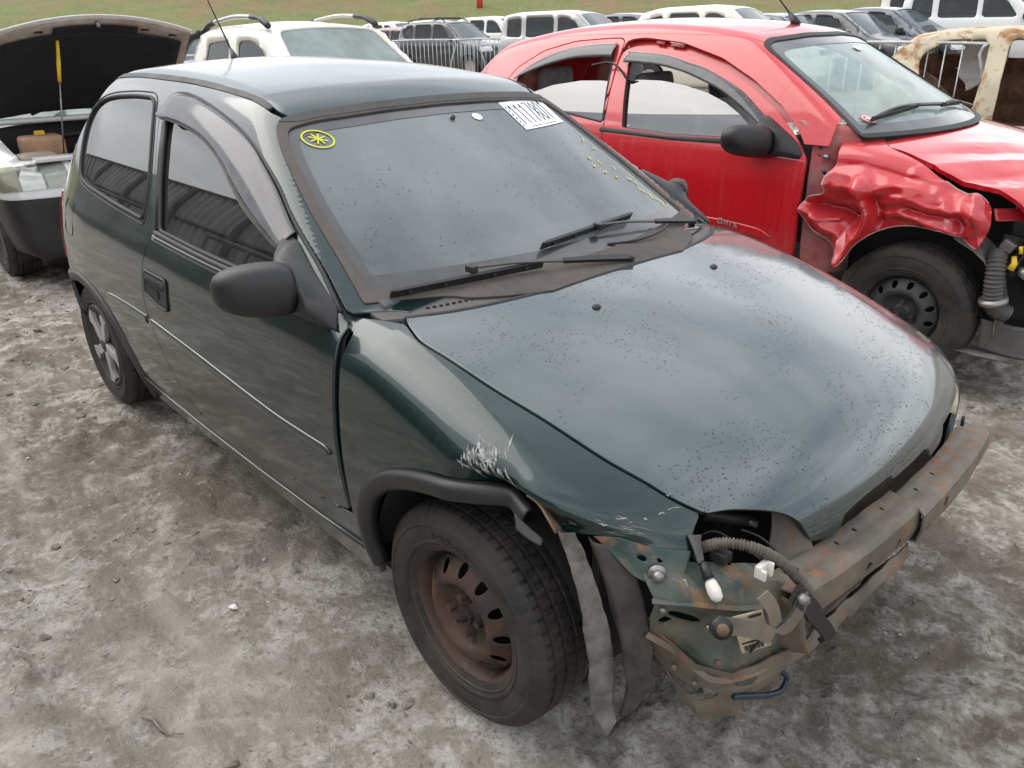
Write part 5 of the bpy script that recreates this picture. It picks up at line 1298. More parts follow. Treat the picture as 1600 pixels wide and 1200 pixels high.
# bare-metal scrapes on the wing
scr = NT('scraped_filler')
tmix = scr.mix(scr.ramp(scr.noise(60, 4, .7), [(.4, 0.0), (.6, 1.0)]), (.36, .37, .34), (.12, .13, .12)); MAT['scrape'] = scr.done(scr.pbr(Base_Color=tmix, Roughness=.6))
rs2 = np.random.default_rng(2)
def scrapes(cx, cz, sx, sz, n, ang, lmin, lmax, seed, name='paint_scrape', wmax=.006, spread=6):
    rg = np.random.default_rng(seed); vs_ = []; fs_ = []
    for k in range(n):
        c = np.array((cx + rg.normal(0, sx), cz + rg.normal(0, sz))); a_ = R_(ang + rg.normal(0, spread)); L = rg.uniform(lmin, lmax); w = rg.uniform(.0005, wmax)
        l2 = [c + np.array((math.cos(a_), math.sin(a_)))*L*(q-.5) + rg.normal(0, .0007, 2) for q in np.linspace(0, 1, 5)]
        p3 = on_side(F_front, l2)
        if np.isnan(p3).any() or (psdf(np.array(l2), g_farch) < .006).any() or max(q[0] for q in l2) > .465: continue
        N3 = grad(F_front, p3); t3 = np.gradient(p3, axis=0); t3 /= np.linalg.norm(t3, axis=1, keepdims=True); s3 = np.cross(t3, N3); c0 = len(vs_)
        for q in range(5):
            ww = w*math.sin(math.pi*(q+.4)/4.8)*rg.uniform(.5, 1.2); vs_ += [p3[q] + N3[q]*.0012 - s3[q]*ww, p3[q] + N3[q]*.0012 + s3[q]*ww]
        fs_ += [(c0+2*q, c0+2*q+1, c0+2*q+3, c0+2*q+2) for q in range(4)]
    o = mesh_np(name, vs_, fs_, MAT['scrape'], fender); o['kind'] = 'stuff'
scrapes(.105, .752, .022, .014, 75, -48, .010, .034, 1, wmax=.0036, spread=14)
scrapes(.165, .722, .015, .010, 10, -35, .02, .05, 4)
scrapes(.40, .690, .03, .010, 9, -12, .006, .018, 2, wmax=.0024)
scrapes(.40, .672, .03, .006, 12, -14, .02, .05, 3, wmax=.0010, spread=3)
# left headlamp, still in place
P, T = chart(F_clean, (1.3, 0, 0), (0, 1, 0), (0, 0, 1), (-1, -.45*0, -.2), np.arange(.24, .80, .012), np.arange(.55, 1.0, .012), t1=1.6, n=80)
aa = np.abs(P[:, 1]); s = np.maximum.reduce([P[:, 2] - .72, g_hoodline(P[:, 0]) + .055*sstep(.15, .5, P[:, 0]) + .075*sstep(.33, .56, P[:, 0]) - aa + .010, .50 - P[:, 1], .53 - P[:, 2], P[:, 1] - .74])
Pa, Ta = clip(P, T, s); panel('headlamp', Pa, Ta, F_clean, MAT['lens_yellow'], GREEN, rim=.03, off=-.003, label='yellowed left headlamp still in place')
wheel(GREEN, 'wheel', (0, -.770, .281), .281, .165, .171, 'steel', steer=R_(1.0), n=300, label='right front wheel with rusty drilled steel rim and worn tyre', spin=R_(8))
wheel(GREEN, 'wheel', (-2.443, -.772, .281), .281, .165, .171, 'cover', n=200, label='right rear wheel with silver and black five-spoke cover')
wheel(GREEN, 'wheel', (0, .770, .281), .281, .165, .171, 'steel', left=True, n=96)
wheel(GREEN, 'wheel', (-2.443, .772, .281), .281, .165, .171, 'cover', left=True, n=96)
# ------------------------------------------------------------------ red hatchback with a crushed right wing
RED = empty('hatchback_car', (-.26, 2.75, .045), R_(3.0), 'red five-door hatchback with crushed right front wing behind the green car', 'car')
MAT['red_dusty'] = plain('dusty_red_primer', (.40, .055, .058), .6, dust=.75, dcol=(.46, .32, .28), dscale=8)
MAT['red_scuff'] = car_paint('scuffed_red_paint', (.54, .008, .016), metal=0, rough=.4, dust=.10, dcol=(.5, .34, .32), up_dust=.06, streaks=.05, coat_r=.12)
A_ = F_red
r_door = fillet([(-.478, .905), (-.476, .755), (-.480, .494), (-.50, .36), (-.8, .34), (-1.45, .34), (-1.60, .42), (-1.655, .60), (-1.665, .94), (-1.690, 1.117), (-1.706, 1.277), (-1.70, 1.345), (-1.61, 1.368), (-1.352, 1.346), (-1.093, 1.284), (-.878, 1.203), (-.685, 1.099), (-.555, .995)], [.02, .03, .03, .04, .05, .06, .06, .06, .02, .03, .03, .03, .04, .05, .05, .05, .05, .03], 4)
r_open = fillet([(-.478, .93), (-.476, .755), (-.480, .494), (-.50, .33), (-.8, .33), (-1.45, .33), (-1.60, .42), (-1.668, .60), (-1.675, .94), (-1.70, 1.117), (-1.716, 1.277), (-1.71, 1.400), (-1.60, 1.412), (-1.340, 1.388), (-1.070, 1.318), (-.855, 1.225), (-.66, 1.115), (-.53, 1.005)], .03, 4)
r_win = fillet([(-.735, .965), (-1.22, .952), (-1.548, .964), (-1.594, 1.121), (-1.640, 1.285), (-1.630, 1.325), (-1.421, 1.318), (-1.118, 1.255), (-.90, 1.168), (-.765, 1.080)], [.01, .04, .015, .04, .03, .03, .05, .05, .04, .03], 4)
r_rdoor = fillet([(-1.672, .94), (-1.660, .60), (-1.66, .42), (-2.0, .36), (-2.2, .50), (-2.35, .70), (-2.50, .95), (-2.56, 1.15), (-2.50, 1.235), (-2.306, 1.338), (-2.082, 1.391), (-1.80, 1.408), (-1.725, 1.405), (-1.72, 1.277)], .04, 4)
r_rwin = fillet([(-1.690, .985), (-1.911, 1.010), (-2.20, 1.045), (-2.40, 1.110), (-2.46, 1.175), (-2.40, 1.232), (-2.232, 1.310), (-2.018, 1.360), (-1.80, 1.372), (-1.765, 1.355), (-1.735, 1.20)], [.02, .05, .05, .04, .02, .04, .05, .05, .03, .02, .05], 4)
r_wso = fillet([(-.745, 1.005), (-.66, 1.16), (-.61, 1.30), (-.575, 1.375), (-.5, 1.400), (-.2, 1.418), (.2, 1.418), (.5, 1.400), (.575, 1.375), (.61, 1.30), (.66, 1.16), (.745, 1.005)], [.02, .05, .05, .04, .04, .05, .05, .04, .04, .05, .05, .02], 4)
r_gut = .545
P, T = side_chart(A_, -3.22, -.20, .14, 1.52, .019)
x, y, z = P.T
wsr = np.minimum(r_ws(x, y, z) + .02, -psdf(YZ(P), r_wso) - .002)
base_s = np.maximum.reduce([-psdf(XZ(P), r_open), -psdf(XZ(P), r_rdoor) + .004, wsr, .18 - z, .36 - np.hypot(x + 2.528, z - .33)*1.0])
base_s = np.maximum(base_s, np.where(x > -.50, .965 - z, -1))
base_s = np.maximum(base_s, np.where(x > -.37, z - .90, -1))
Pb, Tb = clip(P, T, np.maximum(base_s, np.where(z > 1.36, r_gut + y, -1)))
rb = panel('body_side', Pb, Tb, A_, MAT['red'], RED); mirrored(rb, RED)
# recess behind the sagging door frame
Pi, Ti = clip(P, T, np.maximum.reduce([psdf(XZ(P), r_open) - .01, -psdf(XZ(P), r_win) + .02, 1.06 - z]))
rc_ = panel('door_aperture', Pi, Ti, A_, MAT['red_scuff'], RED, rim=0, off=-.035)
for (x0, x1, z_) in ((-1.42, -1.34, 1.374), (-1.52, -1.47, 1.385)):
    q = on_side(A_, [(x0, z_), (x1, z_-.006)]); tube('aperture_slot', q + np.array((0, .025, 0)), .010, MAT['red_dusty'], rc_, 6)
P, T = side_chart(A_, -2.60, -.44, .30, 1.42, .018)
Pd, Td = clip(P, T, np.maximum(psdf(XZ(P), r_door), -psdf(XZ(P), r_win)))
fd = panel('front_door', Pd, Td, A_, MAT['red'], RED, rim=.03, off=.004)
Pd, Td = clip(P, T, np.maximum(psdf(XZ(P), r_rdoor) + .003, -psdf(XZ(P), r_rwin)))
rd = panel('rear_door', Pd, Td, A_, MAT['red'], RED, rim=.02)
# half-lowered glass, smoked visors, seals
Pg, Tg = clip(P, T, np.maximum(psdf(XZ(P), r_win) - .01, P[:, 2] - np.interp(P[:, 0], [-1.66, -1.55, -1.40, -1.25, -1.10, -.98, -.88, -.80], [1.195, 1.212, 1.212, 1.195, 1.165, 1.125, 1.075, 1.02])))
panel('door_window', Pg, Tg, A_, MAT['glass_red'], fd, rim=0, off=-.02)
Pg, Tg = clip(P, T, np.maximum(psdf(XZ(P), r_rwin) - .01, P[:, 2] - np.interp(P[:, 0], [-2.46, -2.3, -2.15, -1.95, -1.8, -1.70], [1.06, 1.12, 1.165, 1.195, 1.20, 1.195])))
panel('door_window', Pg, Tg, A_, MAT['glass_red'], rd, rim=0, off=-.02)
def visor(par, top, bot, F):
    vo = on_side(F, rounded(top, False, 6)); vi = on_side(F, rounded(bot, False, 6)); no = grad(F, vo); ni = grad(F, vi); V = []; Fc = []; K = 6
    for k in range(len(vo)):
        for j in range(K): q = j/(K-1); V.append(vo[k]*(1-q) + vi[k]*q + (no[k]*(1-q) + ni[k]*q)*(.006 + .022*math.sin(q*1.8)))
    for k in range(len(vo)-1):
        for j in range(K-1): Fc.append((k*K+j, (k+1)*K+j, (k+1)*K+j+1, k*K+j+1))
    o = mesh_np('rain_visor', V, Fc, MAT['visor'], par); mo = o.modifiers.new('t', 'SOLIDIFY'); mo.thickness = .003
visor(fd, [(-1.655, 1.340), (-1.421, 1.325), (-1.25, 1.29), (-1.118, 1.258), (-.90, 1.172), (-.745, 1.075), (-.70, 1.04)], [(-1.660, 1.275), (-1.43, 1.264), (-1.30, 1.245), (-1.20, 1.222), (-1.005, 1.160), (-.83, 1.075), (-.74, 1.02)], A_)
visor(rd, [(-2.46, 1.185), (-2.40, 1.236), (-2.232, 1.314), (-2.018, 1.364), (-1.80, 1.378), (-1.76, 1.376)], [(-2.45, 1.165), (-2.38, 1.195), (-2.22, 1.245), (-2.02, 1.287), (-1.80, 1.298), (-1.755, 1.296)], A_)
for par, w_ in ((fd, r_win), (rd, r_rwin)):
    q = on_side(A_, w_); tube('window_seal', q - grad(A_, q)*.004, .008, MAT['rubber'], par, 6, True)
q = on_side(A_, [(-1.690, .948), (-1.22, .938), (-.70, .948)]); band_strip('window_ledge', q, A_, .013, .010, MAT['trim'], fd)
cr_ = on_side(A_, rounded([(-1.64, .845), (-1.394, .812), (-.993, .776), (-.70, .768), (-.49, .775)], False, 6)); band_strip('door_crease', cr_, A_, .012, .003, MAT['red'], fd)
ml = on_side(A_, rounded([(-1.60, .545), (-1.2, .548), (-.90, .545), (-.72, .535), (-.60, .520)], False, 6)); band_strip('door_moulding', ml, A_, [.028]*(len(ml)-4) + [.024, .018, .010, .003], .008, MAT['red'], fd)
# chrome model letters on the moulding
mlet = on_side(A_, [(-.883, .552)])[0]; LT = {'O': [[(0, 0), (.02, 0), (.02, .024), (0, .024), (0, 0)]], 'N': [[(0, 0), (0, .024), (.02, 0), (.02, .024)]], 'I': [[(0, 0), (0, .024)]], 'X': [[(0, 0), (.02, .024)], [(0, .024), (.02, 0)]]}
xo = 0
for chh in 'ONIX':
    for st_ in LT[chh]: ribbon('badge_letter', [mlet + np.array((xo + a_, -.012, b_ - xo*.10)) for a_, b_ in st_], (0, -1, 0), .0055, .003, MAT['wheel_silver'], fd)
    xo += .018 if chh == 'I' else .034
bm = bmesh.new(); add_box(bm, mlet + np.array((-.06, 0, 0)), (.001, .001, .001)); bm.free()
# mirror
r_sail = rounded([(-.735, 1.075), (-.62, 1.02), (-.52, .955), (-.497, .90), (-.60, .905), (-.72, .93), (-.735, 1.0)], True, 5)
mirror_unit(fd, r_sail, A_, (-.70, -.865, .965), (-.775, -1.045, .985), .075, .075, MAT['plastic'])
# roof, screen, aerial
P, T = top_chart(F_rcab, -2.85, -.80, -.62, .62, .02)
x, y, z = P.T
Pr2, Tr2 = clip(P, T, np.maximum.reduce([np.abs(y) - r_gut - .004, np.minimum(r_ws(x, y, z) + .02, -psdf(YZ(P), r_wso) - .002), -2.80 - x]))
rr = panel('roof', Pr2, Tr2, F_rcab, MAT['red'], RED, rim=.01, off=.002)
mesh_np('headlining', Pr2 - grad(F_rcab, Pr2)*.03, Tr2, MAT['interior'], RED)
n2 = np.array((.4755, 0, .8797)); v2 = np.array((-.8797, 0, .4755))
P, T = chart(A_, np.array((1.79 - 1.85*1.2, 0, 1.2)) + n2*.35, (0, 1, 0), v2, -n2, np.arange(-.80, .801, .0125), np.arange(-.5, .55, .0125), t1=.9, n=60)
sd_ = psdf(YZ(P), r_wso)
Pw2, Tw2 = clip(P, T, sd_ + .008); rw = panel('windscreen', Pw2, Tw2, F_rcab, MAT['glass_ws_red'], RED, rim=0, off=-.004)
Pw3, Tw3 = clip(P, T, np.maximum(sd_ + .006, -(sd_ + .045))); panel('screen_border', Pw3, Tw3, F_rcab, MAT['frit'], rw, rim=0, off=-.002)
Pw3, Tw3 = clip(P, T, np.maximum(sd_ - .004, -(sd_ + .010))); panel('screen_surround', Pw3, Tw3, F_rcab, MAT['rubber'], rw, rim=.005, off=.004)
aq = on_top(F_rcab, [(-1.02, 0)])[0]
ra = tube('roof_aerial', [aq - np.array((0, 0, .004)), aq + np.array((-.01, 0, .022)), aq + np.array((-.045, 0, .06))], [.032, .022, .008], MAT['plastic'], rr, 12)
tube('aerial_whip', [aq + np.array((-.045, 0, .06)), aq + np.array((-.40, 0, .42))], [.0045, .002], MAT['rubber'], ra, 6)
# round red sticker with white cross at the foot of the screen
def rws(yy, z_, l): return np.array((1.79 - 1.85*z_ - .37*yy*yy, yy, z_)) + n2*l
for rr_, mt_, l_, nm in ((.034, MAT['red_scuff'], .004, 'round_sticker'), (.028, MAT['paper'], .0048, 'sticker_ring'), (.024, MAT['red_scuff'], .0056, 'sticker_disc')):
    mesh_np(nm, [rws(-.60 + rr_*math.cos(a_), 1.065 + rr_*.5*math.sin(a_), l_) for a_ in np.linspace(0, 2*np.pi, 28, endpoint=False)], [tuple(range(28))], mt_, rw, smooth=False)
for a_ in (0, 60, 120): ribbon('sticker_cross', [rws(-.60 - .018*math.cos(R_(a_)), 1.065 - .009*math.sin(R_(a_)), .0064), rws(-.60 + .018*math.cos(R_(a_)), 1.065 + .009*math.sin(R_(a_)), .0064)], n2, .008, .0008, MAT['paper'], rw)
ws_patch_ = [rws(a_, b_, .003) for a_, b_ in ((.05, 1.335), (.13, 1.335), (.13, 1.352), (.05, 1.352))]
mesh_np('small_sticker', ws_patch_, [(0, 1, 2, 3)], MAT['paper'], rw, smooth=False)
# runs of dirt on the screen
rg = np.random.default_rng(8)
for k in range(7):
    y0 = rg.uniform(-.25, .45); z0 = rg.uniform(1.16, 1.30); L = rg.uniform(.015, .05)
    ribbon('water_run', [rws(y0, z0, .002), rws(y0 + .004, z0 - L*.5, .002), rws(y0 + .006, z0 - L, .002)], n2, .0022, .0006, MAT['cowl'], rw)
# scuttle and wipers
P, T = top_chart(A_, -.50, .12, -.80, .80, .02)
x, y, z = P.T; a = np.abs(y)
rhood_rear = np.interp(np.arange(0, .9, .1), np.arange(0, .9, .1), [0]*9)
s = np.maximum.reduce([x - (-.10 - .22*a*a), z - 1.022, a - .70, -.40 - x, r_ws(x, y, z)*0 - .30 - x + .25*a*0])
Pk2, Tk2 = largest(*clip(P, T, s)); rk = panel('scuttle_panel', Pk2, Tk2, A_, MAT['plastic'], RED, off=-.012)
for (p0, p1, p2) in (((-.20, .05), (-.27, -.35), (-.30, -.62)), ((-.22, .52), (-.22, .20), (-.20, -.02))):
    L3 = [rws(p[1], max(1.018, (1.79 - .37*p[1]**2 - p[0])/1.85), .02) for p in (p0, p1, p2)]
    w_ = ribbon('wiper', rounded(L3, False, 6), n2, [.02, .012, .010], .010, MAT['plastic'], RED)
    ribbon('wiper_blade', [L3[0]*.35 + L3[1]*.65, L3[2]], n2, .008, .022, MAT['rubber'], w_)
# buckled bonnet
def crumple(Q, amp, f=4.0, sd=0.0):
    a_ = fbm(Q[:, 0]*f + sd, Q[:, 2]*f + Q[:, 1]*f*.6 + sd*1.7, 3, .5); b_ = fbm(Q[:, 0]*f*2.1 + 9 + sd, Q[:, 2]*f*1.7 - 4, 3, .5)
    return amp*((1-np.abs(2*a_-1)*2.2) + .5*(1-np.abs(2*b_-1)*2.2))
P, T = top_chart(F_rlow, -.36, .80, -.76, .78, .018, 20)
x, y, z = P.T; a = np.abs(y)
s = np.maximum.reduce([-.115 - .22*a*a - x, np.where(y < 0, a - (.690 + .125*sstep(-.12, .25, x)), a - .70), np.where(y < 0, x - (.62 - .12*a), x - .64), .60 - z])
Ph2, Th2 = clip(P, T, s); N2 = grad(F_rlow, Ph2)
am_ = sstep(.2, -.7, Ph2[:, 1])*sstep(-.1, .25, Ph2[:, 0])
Ph2 = Ph2 + N2*(.028*np.abs(((Ph2[:, 0]*1.6 - Ph2[:, 1]*1.1) % .45)/.45 - .5)*2*am_ - .01*am_ + .02*am_*(fbm(Ph2[:, 0]*6, Ph2[:, 1]*6, 3)-.5))[:, None]
rh = mesh_np('bonnet', Ph2, Th2, MAT['red'], RED, label='red bonnet buckled along its right edge')
mo = rh.modifiers.new('t', 'SOLIDIFY'); mo.thickness = .02; mo.offset = -1
mo = rh.modifiers.new('e', 'EDGE_SPLIT'); mo.split_angle = R_(28)
# crushed wing
r_wing = fillet([(-.36, 1.01), (-.25, .995), (-.16, .965), (.03, .915), (.19, .845), (.32, .800), (.335, .70), (.305, .612), (.27, .622), (.237, .648), (.134, .672), (-.021, .662), (-.12, .620), (-.19, .555), (-.235, .462), (-.262, .455), (-.31, .54), (-.40, .585), (-.455, .66), (-.462, .70), (-.43, .745), (-.35, .76), (-.37, .82), (-.33, .90)],
                [.02, .03, .04, .05, .05, .03, .03, .01, .02, .03, .05, .05, .05, .04, .015, .01, .04, .03, .02, .02, .03, .03, .02, .03], 3)
P, T = side_chart(F_rlow, -.52, .42, .40, 1.02, .0072, 30)
Pf2, Tf2 = clip(P, T, np.maximum(psdf(XZ(P), r_wing), np.where(P[:, 0] > -.16, -(-P[:, 1] - .62 - .12*sstep(-.1, .3, P[:, 0])), -1)))
Nf = grad(F_rlow, Pf2); xx_, zz_ = Pf2[:, 0], Pf2[:, 2]
low = sstep(.95, .84, zz_)
wq = XZ(Pf2) + .022*np.stack([fbm(xx_*9, zz_*9, 2)-.5, fbm(xx_*9+40, zz_*9, 2)-.5], 1)*2
disp = -.040*low*sstep(-.5, -.2, xx_)
for line, hgt, wid in (([(-.42, .80), (-.22, .815), (.02, .775), (.29, .735)], .060, .085), ([(-.34, .865), (-.12, .83), (.10, .825)], .022, .045), ([(-.215, .80), (-.165, .70), (-.185, .60), (-.245, .465)], .085, .060),
                       ([(-.455, .685), (-.36, .63), (-.275, .585), (-.25, .47)], .045, .040), ([(.26, .80), (.285, .72), (.295, .62)], .050, .050), ([(.0, .88), (.15, .85), (.30, .80)], .018, .035), ([(-.10, .70), (.05, .705), (.22, .675)], .030, .035),
                       ([(-.38, .72), (-.28, .70), (-.22, .66)], -.055, .050), ([(.0, .745), (.12, .735), (.25, .70)], -.030, .035), ([(-.14, .76), (-.12, .66)], -.035, .035), ([(-.33, .79), (-.20, .765), (-.06, .80)], -.020, .030), ([(.14, .80), (.19, .70)], .016, .030), ([(-.40, .655), (-.30, .66)], .020, .022)):
    disp += hgt*np.maximum(0, 1 - pldist(wq, line)/wid)
disp += low*.016*(fbm(xx_*7, zz_*7 + 3, 3) - .5)
Pf2 = Pf2 + Nf*disp[:, None]
rf = mesh_np('crushed_wing', Pf2, Tf2, MAT['red_scuff'], RED, label='crumpled red right front wing, torn at its rear edge')
mo = rf.modifiers.new('t', 'SOLIDIFY'); mo.thickness = .003; mo.offset = 0
be = boundary(Tf2); ev = []; ef = []
for a_, b_ in be:
    if Pf2[a_, 2] < .86 and Pf2[a_, 0] < .30:
        q, w_ = tube_geo([Pf2[a_], Pf2[b_]], .0035, 5, caps=False); ef += [tuple(i + len(ev)*10 for i in f) for f in w_]; ev.append(q)
eo = mesh_np('torn_edge', np.concatenate(ev), ef, plain('bare_edge_metal', (.45, .36, .33), .5, .3), rf); eo['kind'] = 'stuff'
# inner apron behind the wing
sheet('hinge_pillar', [[(-.56, -.78, 1.06), (-.44, -.75, 1.06), (-.32, -.71, 1.04)], [(-.48, -.79, 1.0), (-.40, -.77, 1.02), (-.30, -.72, 1.01)], [(-.47, -.80, .88), (-.38, -.775, .88), (-.26, -.70, .92)], [(-.47, -.80, .70), (-.36, -.76, .70), (-.26, -.68, .72)], [(-.47, -.79, .50), (-.36, -.74, .50), (-.28, -.66, .5)], [(-.46, -.78, .36), (-.36, -.72, .36), (-.30, -.66, .36)]], MAT['red_dusty'], RED, holes=[ell(-.435, .955, .009, .009), ell(-.432, .91, .009, .009), ell(-.40, .84, .012, .010)], dom=XZ, rough=.006)
tube('pillar_bolt', [(-.395, -.79, .915), (-.395, -.815, .915)], .012, MAT['steel'], RED, 8)
sheet('inner_wing', [[(-.30, -.66, .95), (.0, -.62, .88), (.35, -.60, .80)], [(-.30, -.62, .6), (.0, -.56, .6), (.36, -.54, .58)], [(-.30, -.60, .3), (.0, -.55, .3), (.36, -.50, .3)]], MAT['dark'], RED, rough=.01)
sheet('wheel_liner', [[(.20, -.80, .64), (.24, -.62, .65)], [(.33, -.79, .55), (.34, -.62, .56)], [(.40, -.77, .38), (.41, -.62, .38)], [(.42, -.74, .20), (.42, -.62, .2)]], MAT['mud_liner'], RED, rough=.012)
sheet('bonnet_slam_panel', [[(.30, -.70, .76), (.50, -.55, .77), (.60, -.2, .78)], [(.32, -.72, .71), (.52, -.56, .72), (.62, -.2, .73)]], MAT['red_scuff'], RED, rough=.01)
# debris of the lamp corner: duct hose, brackets, yellow clip, undertray
dh = rounded([(.36, -.74, .60), (.375, -.77, .54), (.385, -.775, .45), (.40, -.76, .37), (.45, -.73, .335)], False, 20); tt = np.linspace(0, 1, len(dh))
tube('duct_hose', dh, .036 + .003*np.sign(np.sin(tt*2*np.pi*22)), MAT['cowl'], RED, 14, label='grey corrugated air duct hanging in front of the wheel')
tube('hose_clamp', [(.392, -.772, .405), (.396, -.768, .385)], .056, MAT['steel'], RED, 16)
bm = bmesh.new()
for q in ((.40, -.70, .63, .06, .05, .07), (.44, -.66, .58, .07, .05, .05), (.42, -.72, .53, .04, .06, .05), (.50, -.60, .60, .09, .08, .12), (.52, -.62, .46, .10, .06, .10)): add_box(bm, q[:3], q[3:], Matrix.Rotation(q[0]*7, 3, 'Z') @ Matrix.Rotation(q[2]*3, 3, 'X'))
o = bm_obj('lamp_brackets', bm, MAT['dark'], RED, bevel=.006); o['kind'] = 'stuff'
bm = bmesh.new(); add_box(bm, (.395, -.745, .625), (.05, .03, .04), Matrix.Rotation(.5, 3, 'Y')); bm_obj('broken_bracket', bm, MAT['steel'], RED, bevel=.004)
tube('loose_wire', rounded([(.43, -.68, .66), (.45, -.70, .60), (.44, -.72, .55), (.46, -.70, .50)], False, 6), .005, MAT['rubber'], RED, 6)
tube('silver_connector', [(.46, -.73, .53), (.49, -.745, .515)], .022, MAT['steel'], RED, 12)
yc = tube('yellow_clip', [(.425, -.745, .585), (.435, -.757, .560), (.425, -.76, .535)], [.010, .013, .016], MAT['yellow_pl'], RED, 8)
tube('yellow_clip', [(.440, -.74, .63), (.447, -.745, .60)], .008, MAT['yellow_pl'], RED, 8)
sheet('undertray', [[(.36, -.74, .30), (.55, -.70, .28), (.72, -.5, .28)], [(.37, -.75, .17), (.56, -.71, .15), (.74, -.5, .16)]], MAT['cowl'], RED, rough=.01)
sheet('undertray_lip', [[(.30, -.80, .155), (.56, -.76, .145), (.76, -.55, .14)], [(.30, -.72, .15), (.52, -.65, .15), (.70, -.5, .15)]], MAT['mud_liner'], RED, rough=.006)
bm = bmesh.new(); add_box(bm, (.2, 0, .42), (.7, 1.1, .4)); bm_obj('engine_block', bm, MAT['dark'], RED, bevel=.05)
# floor, cabin
bm = bmesh.new(); add_box(bm, (-1.5, 0, .22), (2.9, 1.5, .04)); bm_obj('floor_pan', bm, MAT['dark'], RED)
bm = bmesh.new(); add_box(bm, (-.55, 0, .72), (.3, 1.4, .5)); bm_obj('dashboard', bm, MAT['interior'], RED, bevel=.04)
Pi, Ti = clip(*side_chart(A_, -3.2, -.44, .2, 1.5, .04), -1*np.ones(0)) if False else (None, None)
for yy in (-.38, .38): seat(-1.30, yy, .5, .34, RED)
bm = bmesh.new(); add_box(bm, (-2.30, 0, .72), (.16, 1.3, .62), Matrix.Rotation(R_(-14), 3, 'Y')); bm_obj('rear_bench', bm, MAT['seat'], RED, True, bevel=.05)
for yy in (-.38, .38): box('rear_headrest', (-2.42, yy, 1.14), (.11, .28, .20), MAT['seat'], RED, .05, smooth=True, seg=3)
sp2 = on_side(A_, [(-1.70, .99), (-1.74, 1.28)])
tube('seat_belt', rounded([(-1.78, -.58, 1.25), (-1.72, -.60, 1.10), (-1.60, -.56, 1.04), (-1.52, -.58, 1.0)], False, 6), .012, MAT['trim'], RED, 6)
tube('door_rope', rounded([(-1.86, -.70, 1.27), (-1.74, -.70, 1.285), (-1.66, -.71, 1.26), (-1.60, -.70, 1.20), (-1.5, -.66, 1.19)], False, 6), .006, MAT['rubber'], RED, 6)
# wheels
for (wx2, lf) in ((0.035, False), (0, True), (-2.528, False), (-2.528, True)):
    wheel(RED, 'wheel', (wx2, (.80 if lf else -.80), .262 + .0), .307, .185, .182, 'steel', left=lf, mat=MAT['wheel_dark'] if not lf else MAT['wheel_dark'], n=160 if not lf else 64, spin=R_(20))
# ------------------------------------------------------------------ other vehicles of the yard: one shape generator
def ring_body(top, hw, belt, roof, tail_taper=.10, n_x=70, n_t=72, z0=.22, nose=.72, rear=-3.1, tumble=.24, crown=.10):
    """Closed body from a side profile: stations along x, rays round each section."""
    zt = lambda x: np.interp(x, [p[0] for p in top], [p[1] for p in top])
    def ztop(x): return (zt(x-.035) + zt(x) + zt(x+.035) + zt(x-.07)*.5 + zt(x+.07)*.5)/4
    wz = pchip([.1, .22, .45, .65, belt-.08, belt, belt+.05, roof], [hw-.10, hw-.06, hw-.012, hw, hw-.02, hw-.045, hw-.075, hw-tumble])
    def F(P):
        x, y, z = P.T; a = np.abs(y)
        w = wz(z) - .25*np.maximum(x-(nose-.45), 0)**1.5 - .35*np.maximum(rear+.45-x, 0)**1.5
        f = smax(a - w, z - (ztop(x) - crown*y*y), .045)
        f = smax(f, x - nose + .22*y*y + .15*np.maximum(z-.6, 0), .08)
        f = smax(f, rear + .10*y*y + tail_taper*np.maximum(z-.7, 0) - x, .08)
        return smax(f, z0 - z, .03)
    xs = np.concatenate([np.linspace(rear+.006, rear+.12, 8), np.linspace(rear+.15, nose-.15, n_x), np.linspace(nose-.12, nose-.006, 8)])
    th = np.linspace(0, 2*np.pi, n_t, endpoint=False); O = []; D = []
    for x in xs:
        cz = .5 if not (x < -.5 and x > rear+.3) else .62
        for t_ in th: O.append((x, 0, cz)); D.append((0, math.cos(t_), math.sin(t_)))
    O = np.array(O); D = np.array(D)
    a = np.zeros(len(O)); b = np.full(len(O), 1.6)
    ins = F(O) < 0
    for _ in range(26):
        m = (a+b)/2; v = F(O + D*m[:, None]) < 0; a = np.where(v, m, a); b = np.where(v, b, m)
    a = np.where(ins, a, 0.001)
    P = O + D*a[:, None]; nx_ = len(xs); T = []
    for i in range(nx_-1):
        for j in range(n_t):
            j2 = (j+1) % n_t; p, q, r, s_ = i*n_t+j, (i+1)*n_t+j, (i+1)*n_t+j2, i*n_t+j2; T += [(p, r, q), (p, s_, r)]
    for i, rev in ((0, False), (nx_-1, True)):
        c = len(P); P = np.vstack([P, P[i*n_t:(i+1)*n_t].mean(0)])
        for j in range(n_t): f = (c, i*n_t+j, i*n_t+(j+1) % n_t); T.append(f if rev else f[::-1])
    return P, np.array(T), F, ztop
